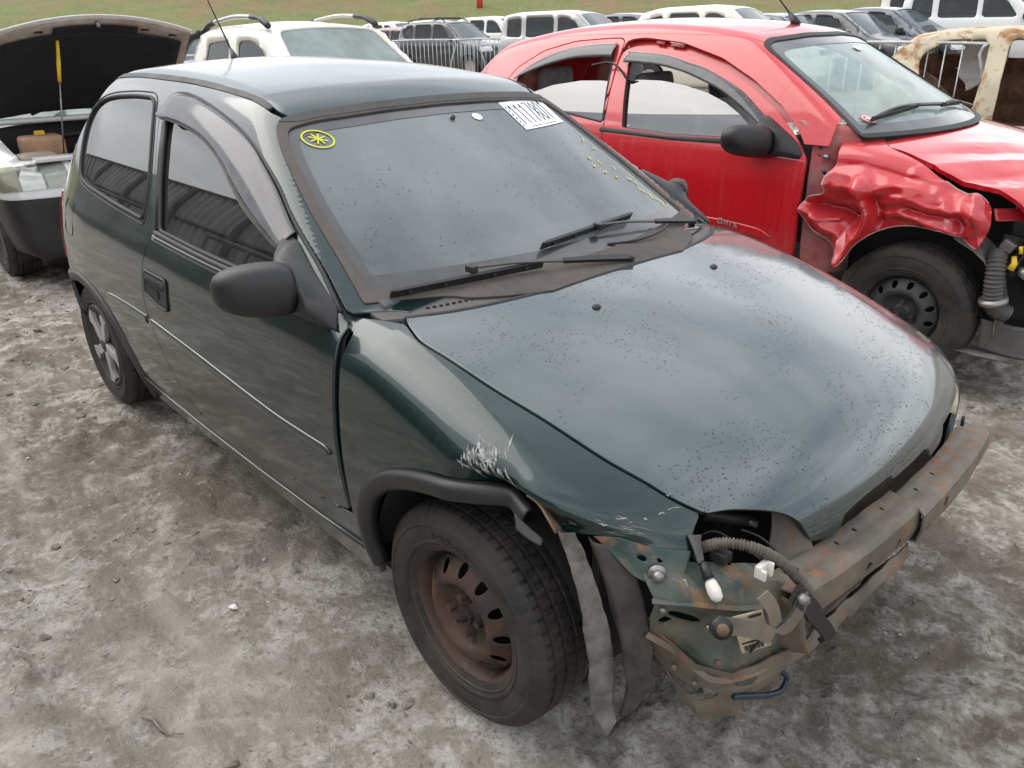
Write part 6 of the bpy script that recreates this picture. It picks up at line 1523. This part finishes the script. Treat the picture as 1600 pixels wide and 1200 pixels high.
KIND = {
 'hatch': dict(top=[(-3.2, .98), (-3.05, 1.0), (-2.72, 1.40), (-2.3, 1.48), (-1.6, 1.50), (-1.0, 1.46), (-.25, 1.02), (0, .98), (.5, .86), (.75, .70)], hw=.84, belt=.97, roof=1.5, rear=-3.1, wb=2.5, R=.30,
               win=[[(-.72, 1.0), (-1.52, 1.0), (-1.55, 1.37), (-1.25, 1.37), (-1.02, 1.30)], [(-1.62, 1.0), (-2.35, 1.04), (-2.58, 1.16), (-2.40, 1.32), (-2.0, 1.38), (-1.64, 1.38)]], ws=(-.28, -.98), rg=(-3.02, -2.70)),
 'sedan': dict(top=[(-3.6, .98), (-3.4, 1.02), (-2.95, 1.06), (-2.45, 1.38), (-1.9, 1.46), (-1.4, 1.46), (-1.0, 1.42), (-.25, 1.0), (0, .95), (.5, .84), (.8, .68)], hw=.86, belt=.94, roof=1.46, rear=-3.5, wb=2.6, R=.305,
               win=[[(-.72, .98), (-1.50, .98), (-1.52, 1.34), (-1.25, 1.33), (-1.02, 1.26)], [(-1.60, .98), (-2.30, 1.0), (-2.50, 1.06), (-2.28, 1.25), (-1.95, 1.34), (-1.62, 1.35)]], ws=(-.28, -.98), rg=(-2.92, -2.46)),
 'suv': dict(top=[(-3.3, 1.05), (-3.2, 1.10), (-2.98, 1.60), (-2.6, 1.68), (-1.6, 1.71), (-1.05, 1.66), (-.30, 1.16), (0, 1.12), (.5, 1.02), (.78, .84)], hw=.90, belt=1.10, roof=1.71, rear=-3.22, wb=2.6, R=.33,
             win=[[(-.80, 1.13), (-1.52, 1.13), (-1.54, 1.55), (-1.30, 1.55), (-1.08, 1.46)], [(-1.62, 1.13), (-2.28, 1.14), (-2.30, 1.56), (-1.64, 1.56)], [(-2.40, 1.15), (-2.82, 1.19), (-2.86, 1.44), (-2.42, 1.54)]], ws=(-.33, -1.02), rg=(-3.18, -2.96)),
 'boxsuv': dict(top=[(-3.2, 1.05), (-3.16, 1.10), (-3.02, 1.62), (-2.7, 1.68), (-1.5, 1.70), (-1.0, 1.64), (-.35, 1.15), (0, 1.10), (.5, 1.02), (.75, .84)], hw=.88, belt=1.10, roof=1.70, rear=-3.14, wb=2.55, R=.32, tumble=.17,
             win=[[(-.78, 1.13), (-1.46, 1.13), (-1.48, 1.54), (-1.25, 1.54), (-1.04, 1.46)], [(-1.56, 1.13), (-2.30, 1.13), (-2.32, 1.55), (-1.58, 1.55)], [(-2.42, 1.13), (-2.84, 1.14), (-2.84, 1.50), (-2.44, 1.54)]], ws=(-.38, -.98), rg=(-3.12, -3.0)),
}
def far_car(name, kind, paint, loc, rz, label, group=None, cat='car', n_x=66, n_t=72, rails=False, scale=1.0, wheels=True, dz=0.0, rack=False, hood_open=False, bump_top=.46, tread=False, glass_m=None, seats=True):
    GL = MAT['glass_far']
    K = KIND[kind]; root = empty(name, (loc[0], loc[1], ground_z(*loc[:2]) + dz), rz, label, cat, group); root.scale = (scale,)*3
    P, T, F, ztop = ring_body(K['top'], K['hw'], K['belt'], K['roof'], rear=K['rear'], n_x=n_x, n_t=n_t, tumble=K.get('tumble', .24))
    wins = [fillet(w, .04, 3) for w in K['win']]; hw = K['hw']
    sw = np.min([psdf(XZ(P), w) for w in wins], axis=0)
    x, y, z = P.T; a = np.abs(y)
    def glass_sd(x0, x1, zlo):
        lo, hi = min(x0, x1), max(x0, x1); zt_ = ztop(x)
        return np.maximum.reduce([lo - x, x - hi, a - (hw - .16 - .20*np.clip((z-K['belt'])/(K['roof']-K['belt']), 0, 1)), zlo - z])
    wsd = glass_sd(*K['ws'], K['belt']-.02); rgd = glass_sd(*K['rg'], K['belt'])
    arch = np.minimum(np.hypot(x, z-.32), np.hypot(x+K['wb'], z-.32)) - (K['R'] + .065)
    Pb, Tb = clip(P, T, np.maximum.reduce([-sw, -wsd, -rgd, np.where(a > hw-.22, -arch, -1)]))
    if hood_open:
        Pb, Tb = clip(Pb, Tb, -np.maximum.reduce([-.30 - Pb[:, 0], Pb[:, 0] - .56 + .25*Pb[:, 1]**2, np.abs(Pb[:, 1]) - .64, .80 - Pb[:, 2]]))
    body = mesh_np('body', Pb, Tb, paint, root)
    body.data.polygons.foreach_set('use_smooth', [True]*len(body.data.polygons))
    mo = body.modifiers.new('t', 'SOLIDIFY'); mo.thickness = .025; mo.offset = -1
    for w in wins:
        for sg in (-1, 1):
            Pg, Tg = clip(P, T, np.maximum(psdf(XZ(P), w) - .012, -y*sg))
            if len(Tg): mesh_np('side_window', Pg - grad(F, Pg)*.012, Tg, GL, root)
    for nm, q in (('windscreen', wsd), ('rear_window', rgd)):
        Pg, Tg = clip(P, T, q - .012)
        if len(Tg): mesh_np(nm, Pg - grad(F, Pg)*.012, Tg, glass_m or MAT['glass_far_ws'], root)
    # sill / bumper plastics, lamps, grille
    for sg in (-1, 1):
        Pl, Tl = clip(P, T, np.maximum.reduce([(.20 if hood_open else .40) - x, (hw-.40) - y*sg, np.abs(z - K['belt'] + .24 - .10*(x-.45)) - (.075 - .05*np.clip(.42-x, 0, .3))]))
        if len(Tl):
            hl = mesh_np('headlamp', Pl + grad(F, Pl)*.006, Tl, MAT['lens'] if not hood_open else MAT['lamp_lens'], root)
            if hood_open:
                hb2 = mesh_np('lamp_housing', Pl + grad(F, Pl)*.002, Tl, MAT['wheel_silver'], hl)
                for lo_, hi_, mt_ in ((hw-.39, hw-.27, MAT['lens']), (hw-.255, hw-.13, MAT['chrome']), (hw-.115, hw, MAT['lens_yellow'])):
                    Pq_, Tq_ = clip(Pl, Tl, np.maximum(lo_ - Pl[:, 1]*sg, Pl[:, 1]*sg - hi_))
                    if len(Tq_): mesh_np('reflector', Pq_ + grad(F, Pq_)*(.0035 + .0012*np.sin(Pq_[:, [1]]*160)*np.sin(Pq_[:, [2]]*120)), Tq_, mt_, hl)
    Pl, Tl = clip(P, T, np.maximum.reduce([(.50 if not hood_open else -.34) - x, z - bump_top, np.where(a > hw-.25, .37 - np.hypot(x, z-.31), -1) if hood_open else -1 + 0*x]));
    if len(Tl): mesh_np('front_bumper', Pl + grad(F, Pl)*.012, Tl, MAT['plastic'], root)
    Pl, Tl = clip(P, T, np.maximum.reduce([.55 - x, a - .42, np.abs(z - K['belt'] + .25) - .05]))
    if len(Tl): mesh_np('grille', Pl + grad(F, Pl)*.006, Tl, MAT['plastic'], root)
    for sg in (-1, 1):
        box('door_mirror', (-.66, sg*(hw+.06), K['belt']+.05), (.10, .20, .12), MAT['plastic'], root, .03)
    bm = bmesh.new(); add_box(bm, (-1.2, 0, .33), (3.2, hw*1.55, .12)); add_box(bm, (.1, 0, .50 if not hood_open else .40), (.7, hw*1.3, .4 if not hood_open else .3)); bm_obj('underbody', bm, MAT['dark'], root)
    for sx in (-1.35, -2.2):
        for sg in (-.38, .38): box('seat', (sx, sg, .85), (.14, .46, .75), MAT['seat'], root, .05)
    if wheels:
        for wx_ in (0, -K['wb']):
            for sg in (False, True): wheel(root, 'wheel', (wx_, (hw-.02) if sg else -(hw-.02), K['R']), K['R'], .19, K['R']-.115, 'disc', left=sg, n=140 if tread else 40, tread=tread, mat=MAT['wheel_dark'] if tread else MAT['wheel_silver'])
    if rails or rack:
        zr = K['roof'] + .02
        for sg in (-1, 1):
            yy = sg*(hw-.30)
            tube('roof_rail', rounded([(-2.75, yy, K['roof']-.09), (-2.6, yy, zr-.01), (-1.9, yy, zr+.03), (-1.3, yy, zr), (-1.15, yy, K['roof']-.09)], False, 5), .018, MAT['plastic'], root, 6)
    if rack:
        for sx in (-1.5, -2.2): tube('rack_bar', [(sx, -hw+.28, K['roof']+.07), (sx, hw-.28, K['roof']+.07)], .016, MAT['plastic'], root, 6)
    return root
def at(px, D):
    """A ground point D metres out along the bearing of photo column px (used for laying out the yard)."""
    az = yaw - math.atan((px-800)/1248.94*math.cos(pitch))
    return (CAM.x + D*math.cos(az), CAM.y + D*math.sin(az))
far_car('crossover_car', 'suv', MAT['black_paint'], at(768, 27), R_(12), 'black crossover with roof rack and broken front behind the far barrier', scale=.97, rack=True)
far_car('hatchback_car', 'hatch', MAT['maroon'], at(690, 31), R_(10), 'maroon hatchback partly hidden behind the black crossover')
far_car('estate_car', 'suv', MAT['white'], at(668, 37), R_(8), 'white car farther back to the left of the black crossover')
far_car('estate_car', 'suv', MAT['cream'], at(735, 40), R_(8), 'cream white car peeking over the black crossover roof')
far_car('suv_car', 'suv', MAT['white'], at(842, 32), R_(15), 'white sport-utility car left of the silver boxy one')
far_car('suv_car', 'boxsuv', MAT['silver'], at(995, 20.5), R_(16), 'silver boxy sport-utility car behind the red roof', scale=1.02)
far_car('sedan_car', 'sedan', MAT['navy'], at(1080, 24), R_(14), 'dark blue saloon beside the silver boxy car', dz=.12)
far_car('estate_car', 'suv', MAT['cream'], at(1255, 17), R_(10), 'cream white car whose roof shows above the red roof', scale=.98)
for k, (px_, D_, lb_) in enumerate(((1325, 19, 'leftmost of three dark blue saloons behind the right barrier'), (1420, 19.5, 'middle one of three dark blue saloons behind the right barrier'), (1500, 20.5, 'rightmost of three dark blue saloons behind the right barrier'))):
    far_car('sedan_car', 'sedan', MAT['navy'] if k != 1 else MAT['black_paint'], at(px_, D_), R_(-2), lb_, 'dark saloons behind the barrier')
far_car('van_car', 'boxsuv', MAT['cream'], at(1600, 27), R_(25), 'cream pick-up with a tall canopy at the back right', scale=1.12)
far_car('van_car', 'boxsuv', MAT['white'], at(1665, 22), R_(20), 'white van cut off by the right edge')
far_car('hatchback_car', 'hatch', MAT['silver'], at(345, 17), R_(5), 'silver hatchback seen between the open bonnet and the white pick-up')
far_car('hatchback_car', 'hatch', MAT['white'], at(300, 24), R_(5), 'white hatchback behind the silver one at the left')
# crowd barriers
def barrier(c, ang, L=2.4, H=1.15, label='', n=19):
    root = empty('crowd_barrier', (c[0], c[1], ground_z(*c[:2])), ang, label, 'barrier', 'galvanised crowd barriers')
    fr = rounded([(-L/2, 0, .12), (-L/2, 0, H-.12), (-L/2+.10, 0, H), (L/2-.10, 0, H), (L/2, 0, H-.12), (L/2, 0, .12)], True, 4)
    tube('frame', fr, .019, MAT['galv'], root, 6, True)
    for k in range(n): tube('bar', [(-L/2 + L*(k+1)/(n+1), 0, .12), (-L/2 + L*(k+1)/(n+1), 0, H)], .009, MAT['galv'], root, 5)
    for sx in (-L/2+.25, L/2-.25): ribbon('foot', [(sx, -.3, .0), (sx, -.2, .10), (sx, .2, .10), (sx, .3, .0)], (0, 0, 1), .05, .008, MAT['galv'], root)
barrier(at(690, 24.6), R_(40), label='leftmost barrier in front of the black crossover')
barrier(at(788, 24.0), R_(40), label='barrier whose bars cross the front of the black crossover')
barrier(at(1392, 11.6), R_(14), 2.2, 1.17, label='barrier between the red windscreen and the burnt shell', n=11)
barrier(at(325, 14.5), R_(60), label='barrier beside the silver hatchback at the left')
# red marker post on the bank
pp = at(760, 56.5)
rp = tube('marker_post', [(pp[0], pp[1], 2.1), (pp[0], pp[1], 4.2)], .20, plain('red_post_paint', (.55, .05, .03), .5), None, 12); tag(rp, 'red marker post standing on the grass bank', 'post')
# ------------------------------------------------------------------ white car with its bonnet propped open, behind the green car
KIND['hood'] = dict(KIND['hatch']); KIND['hood'].update(top=[(-3.2, .98), (-3.05, 1.0), (-2.72, 1.38), (-2.3, 1.45), (-1.6, 1.47), (-1.0, 1.43), (-.32, 1.0), (0, .95), (.45, .86), (.72, .70)], hw=.82, belt=.95, R=.29)
WH = far_car('hatchback_car', 'hood', MAT['white'], (-5.15, .20), R_(-1), 'white car with propped-open bonnet showing black insulation, behind the green car', n_x=80, n_t=80, hood_open=True, bump_top=.60, tread=True, glass_m=MAT['glass_ws_red'])
ha = R_(41); hL = .98; hc_ = np.array((-.31, 0, 1.01)); hu = np.array((math.cos(ha), 0, math.sin(ha))); hn = np.array((-math.sin(ha), 0, math.cos(ha)))
def hp3(u, v, l=0.0):
    """u 0..1 from hinge to nose, v -1..1 across, l above the outer skin."""
    w = .66 - .05*u; bow = .045*(1-v*v) ; nose_ = -.10*v*v*u
    return hc_ + hu*(hL*u + nose_) + np.array((0, w*v, 0)) + hn*(bow - .06*u**3 + l)
def hood_grid(name, u0, u1, v0, v1, l, mat, par, nu=14, nv=20, rough=0.0):
    us = np.linspace(u0, u1, nu); vs = np.linspace(v0, v1, nv); V = np.array([hp3(u, v, l) for u in us for v in vs])
    if rough: V = V + hn*(rough*(fbm(V[:, 1]*6, V[:, 0]*6, 3)-.5))[:, None]
    Fc = [(i*nv+j, i*nv+j+1, (i+1)*nv+j+1, (i+1)*nv+j) for i in range(nu-1) for j in range(nv-1)]
    o = mesh_np(name, V, Fc, mat, par); mo = o.modifiers.new('t', 'SOLIDIFY'); mo.thickness = .006; mo.offset = 0; return o
hd2 = hood_grid('bonnet', 0, 1, -1, 1, 0, MAT['white'], WH)
MAT['beige_dirt'] = plain('dirty_beige_underside', (.46, .41, .34), .7, dust=.6, dcol=(.24, .18, .13), dscale=9)
hood_grid('underside_frame', .02, .985, -.985, .985, -.016, MAT['beige_dirt'], hd2)
hood_grid('insulation', .03, .86, -.90, .90, -.034, MAT['insul'], hd2, 24, 30, .016)
hood_grid('insulation_tongue', .84, .93, -.42, .42, -.030, MAT['insul'], hd2, 5, 14, .010)
for v in (-.55, -.2, .12, .5, .8):
    q = hp3(.90, v, -.022); box('underside_slot', q, (.012, .05, .008), MAT['dark'], hd2, rot=Matrix.Rotation(-ha, 3, 'Y'))
tube('bonnet_striker', [hp3(.95, 0, -.01), hp3(.95, 0, -.06)], .012, MAT['steel'], hd2, 8)
a_, b_ = np.array((.28, -.34, .80)), hp3(.80, -.36, -.03)
pr_ = tube('prop_rod', [a_, a_*.35 + b_*.65], .005, MAT['steel'], WH, 8)
tube('yellow_grip', [a_*.36 + b_*.64, a_*.2 + b_*.8, b_], [.010, .013, .009], MAT['yellow_pl'], pr_, 10)
# engine bay
bm = bmesh.new(); add_box(bm, (.15, 0, .62), (.86, 1.30, .10)); bm_obj('engine_bay_floor', bm, MAT['dark'], WH)
bm = bmesh.new(); add_box(bm, (-.30, 0, .84), (.05, 1.34, .22)); bm_obj('bulkhead', bm, MAT['dark'], WH)
tk = box('expansion_tank', (.02, -.40, .83), (.20, .26, .16), MAT['orange_tank'], WH, .035, smooth=True, seg=3)
box('tank_cap', (.02, -.40, .925), (.05, .06, .03), MAT['yellow_pl'], tk, .008)
bm = bmesh.new(); add_box(bm, (.28, -.50, .76), (.22, .24, .14)); bm_obj('air_box', bm, plain('dirty_grey_box', (.30, .26, .21), .6, dust=.5, dcol=(.2, .15, .11)), WH, True, bevel=.05, seg=3)
for k, pts_ in enumerate(([(-.15, -.30, .86), (.05, -.12, .90), (.22, .1, .84)], [(.1, .1, .86), (.2, -.05, .84), (.05, -.2, .82)], [(-.2, -.1, .88), (-.1, .15, .90), (.1, .3, .86)], [(.35, -.3, .80), (.3, -.1, .82), (.4, .1, .80)])):
    tube('engine_hose', rounded(pts_, False, 6), .018, MAT['cowl'] if k % 2 else MAT['rubber'], WH, 8)
box('engine_cover', (.12, .10, .78), (.40, .50, .16), plain('grey_engine_casting', (.22, .20, .18), .5, .5, dust=.4), WH, .04, smooth=True)
box('slam_panel', (.52, 0, .815), (.10, 1.15, .03), MAT['white'], WH, .01)
tube('scuttle_lip', rounded([(-.26, -.64, .985), (-.20, 0, .985), (-.26, .64, .985)], False, 8), .020, MAT['white'], WH, 8)
for sy, yy in ((-.35, -.10), (.05, .42)):
    ribbon('wiper', [(-.30, sy, 1.02), (-.36, (sy+yy)/2, 1.055), (-.40, yy, 1.075)], (.5, 0, .87), .014, .016, MAT['plastic'], WH)
# headlamp reflector detail: bowl and yellowed corner on the right-hand lamp
# ------------------------------------------------------------------ white pick-up behind the red car
KIND['pickup'] = dict(top=[(-4.05, .98), (-2.75, 1.0), (-2.62, 1.05), (-2.38, 1.53), (-2.2, 1.585), (-1.6, 1.605), (-1.0, 1.565), (-.30, 1.08), (0, 1.04), (.5, .92), (.76, .72)], hw=.84, belt=1.0, roof=1.60, rear=-3.95, wb=2.75, R=.31, tumble=.23,
                      win=[[(-.74, 1.04), (-1.46, 1.04), (-1.50, 1.44), (-1.24, 1.45), (-1.00, 1.37)], [(-1.64, 1.05), (-2.22, 1.07), (-2.12, 1.42), (-1.68, 1.45)]], ws=(-.34, -.99), rg=(-2.60, -2.36))
PU = far_car('pickup_truck', 'pickup', MAT['cream'], (-5.0, 2.62), R_(1), 'cream white pick-up with roof bars and black sports hoop behind the green roof', cat='pickup', n_x=84, n_t=80, glass_m=MAT['glass_ws_red'])
for sg in (-1, 1):
    yy = sg*.56
    tube('roof_bar', rounded([(-2.15, yy, 1.60), (-1.7, yy, 1.645), (-1.35, yy, 1.64)], False, 5), .020, MAT['silver'], PU, 8)
    tube('roof_bar_end', rounded([(-1.36, yy, 1.64), (-1.18, yy*1.01, 1.622), (-1.0, yy*1.03, 1.555)], False, 5), [.022]*6 + [.030]*4 + [.014], MAT['plastic'], PU, 8)
    tube('roof_bar_end', rounded([(-2.14, yy, 1.60), (-2.26, yy, 1.575), (-2.38, yy, 1.52)], False, 5), .026, MAT['plastic'], PU, 8)
    tube('sports_hoop', rounded([(-2.40, sg*.60, 1.50), (-2.60, sg*.66, 1.42), (-2.95, sg*.72, 1.08), (-3.02, sg*.73, .98)], False, 6), .042, MAT['plastic'], PU, 10)
    sq = [(-1.50, 1.02), (-1.60, 1.02), (-1.62, 1.46), (-1.54, 1.47)]
tube('sports_hoop', [(-2.42, -.60, 1.50), (-2.42, .60, 1.50)], .040, MAT['plastic'], PU, 10)
# ------------------------------------------------------------------ burnt-out shell
MAT['burnt'] = rusty('burnt_bare_body', (.62, .55, .40), (.34, .17, .075), .40, .75, 3.2, .30, .0, (.16, .13, .10))
MAT['burnt_in'] = rusty('burnt_inside', (.16, .085, .05), (.10, .045, .022), .5, .85, 5, .4, .0, (.05, .04, .035))
by = at(1395, 12.2); hb_ang = R_(17)
BS = empty('burnt_car_shell', (by[0] + 3.1*math.cos(hb_ang), by[1] + 3.1*math.sin(hb_ang), ground_z(*by) - .16), hb_ang, 'burnt-out beige and rust car shell without doors or glass, at the right', 'car wreck')
K = KIND['hatch']; P, T, F, zt_ = ring_body(K['top'], .84, .97, 1.5, rear=-3.1, n_x=90, n_t=80)
apert = [fillet([(-2.56, .42), (-1.93, .42), (-1.86, 1.0), (-1.86, 1.38), (-2.30, 1.36), (-2.58, 1.20), (-2.50, .80)], .10, 4), fillet([(-1.68, .42), (-.62, .42), (-.60, .95), (-.80, 1.10), (-1.10, 1.33), (-1.66, 1.39)], .10, 4)]
x, y, z = P.T
s = np.maximum.reduce([-psdf(XZ(P), q) for q in apert])
gsd = np.maximum.reduce([-.98 - x, x + .28, np.abs(y) - .60, .98 - z]); rsd = np.maximum.reduce([-3.02 - x, x + 2.70, np.abs(y) - .55, 1.0 - z])
hsd = np.maximum.reduce([-.22 - x, np.abs(y) - .62, .82 - z])
Pb, Tb = clip(P, T, np.maximum.reduce([s, -gsd, -rsd, -hsd]))
Pb = Pb + .02*(np.stack([fbm(Pb[:, 0]*3 + q*9, Pb[:, 2]*3 + Pb[:, 1], 3) for q in range(3)], 1)-.5)
bo = mesh_np('shell', Pb, Tb, MAT['burnt'], BS); mo = bo.modifiers.new('t', 'SOLIDIFY'); mo.thickness = .07; mo.offset = -1
bm = bmesh.new(); add_box(bm, (-1.6, 0, .30), (2.6, 1.46, .06)); bm_obj('floor_pan', bm, MAT['burnt_in'], BS)
sheet('rear_wheel_housing', [[(-2.95, -.66, .95), (-2.5, -.60, 1.02), (-2.05, -.62, .60)], [(-2.95, -.64, .6), (-2.5, -.52, .62), (-2.1, -.58, .45)], [(-2.9, -.62, .32), (-2.5, -.5, .32), (-2.1, -.56, .32)]], MAT['burnt_in'], BS, holes=[ell(-2.42, .80, .06, .04), ell(-2.40, .66, .05, .015)], dom=XZ, rough=.05)
sheet('seat_frame', [[(-1.35, -.55, .95), (-1.35, -.15, .95)], [(-1.25, -.55, .60), (-1.22, -.15, .60)], [(-1.0, -.55, .42), (-.95, -.15, .42)]], MAT['burnt_in'], BS, rough=.05)
sheet('rear_bulkhead', [[(-2.75, -.6, 1.1), (-2.72, 0, 1.1), (-2.75, .6, 1.1)], [(-2.6, -.6, .6), (-2.55, 0, .6), (-2.6, .6, .6)], [(-2.5, -.6, .33), (-2.45, 0, .33), (-2.5, .6, .33)]], MAT['burnt_in'], BS, rough=.06)
sheet('inner_far_side', [[(-2.9, .62, 1.22), (-1.9, .66, 1.12), (-1.0, .68, 1.10), (-.3, .66, .95)], [(-2.9, .66, .7), (-1.9, .70, .7), (-1.0, .70, .7), (-.3, .70, .7)], [(-2.9, .66, .3), (-1.9, .70, .3), (-1.0, .70, .3), (-.3, .70, .3)]], MAT['burnt_in'], BS, rough=.08)
sheet('hanging_airbag', [[(-2.15, .55, 1.30), (-1.75, .56, 1.32)], [(-2.20, .45, 1.0), (-1.85, .48, 1.05)], [(-2.05, .40, .75), (-1.95, .42, .80)]], MAT['paper'], BS, rough=.10)
# ------------------------------------------------------------------ warehouse across the yard, mirrored in the green car's windows
n = 900; xs = np.linspace(-46, 3, n); V = []; Fc = []
for k, x_ in enumerate(xs):
    d = .035*math.copysign(min(1, abs(2.2*math.sin(x_*2*math.pi/.5))), math.sin(x_*2*math.pi/.5))
    for z_ in (-.1, 4.6): V.append((x_, -8.4 + d, z_))
for k in range(n-1): Fc.append((2*k, 2*k+2, 2*k+3, 2*k+1))
wm = NT('weathered_corrugated_steel')
wc = wm.mix(wm.ramp(wm.noise(1.2, 6, .65, stretch=(1, 1, .15)), [(.35, 0.0), (.7, 1.0)]), (.14, .145, .14), (.26, .26, .245))
wmat = wm.done(wm.pbr(Base_Color=wc, Roughness=.55, Metallic=.2))
WHS = empty('warehouse', (-20, -8.4, 0), 0, 'grey corrugated steel warehouse mirrored in the side windows of the green car', 'building')
def loc_(V): return np.array(V) - np.array((-20, -8.4, 0))
o = mesh_np('wall', loc_(V), Fc, wmat, WHS); mo = o.modifiers.new('t', 'SOLIDIFY'); mo.thickness = .02
o = mesh_np('roof', loc_([(-46, -8.3, 4.6), (3, -8.3, 4.6), (3, -16, 6.2), (-46, -16, 6.2)]), [(0, 1, 2, 3)], wmat, WHS); mo = o.modifiers.new('t', 'SOLIDIFY'); mo.thickness = .05
for z_ in (1.3, 2.9): tube('girt', loc_([(-46, -8.33, z_), (3, -8.33, z_)]), .05, MAT['wheel_dark'], WHS, 6)
for k, x_ in enumerate(np.arange(-45, 3, 4.0)): tube('column', loc_([(x_, -8.28, 0), (x_, -8.28, 4.6)]), .11, MAT['wheel_dark'], WHS, 8)
# steel platform with guard rail standing in front of it
for k, x0 in enumerate((-9.5, -16.5)):
    pf = empty('guard_rail', (x0, -5.4, ground_z(x0, -5.4)), 0, ('near' if k == 0 else 'far') + ' steel guard rail mirrored in the side windows of the green car', 'railing', 'guard rails by the warehouse')
    for z_ in (.55, 1.1, 2.1): tube('rail', [(-2.2, 0, z_), (2.2, 0, z_)], .03, MAT['wheel_dark'], pf, 6)
    for x_ in (-2.2, -.7, .8, 2.2): tube('post', [(x_, 0, 0), (x_, 0, 2.1)], .04, MAT['wheel_dark'], pf, 6)
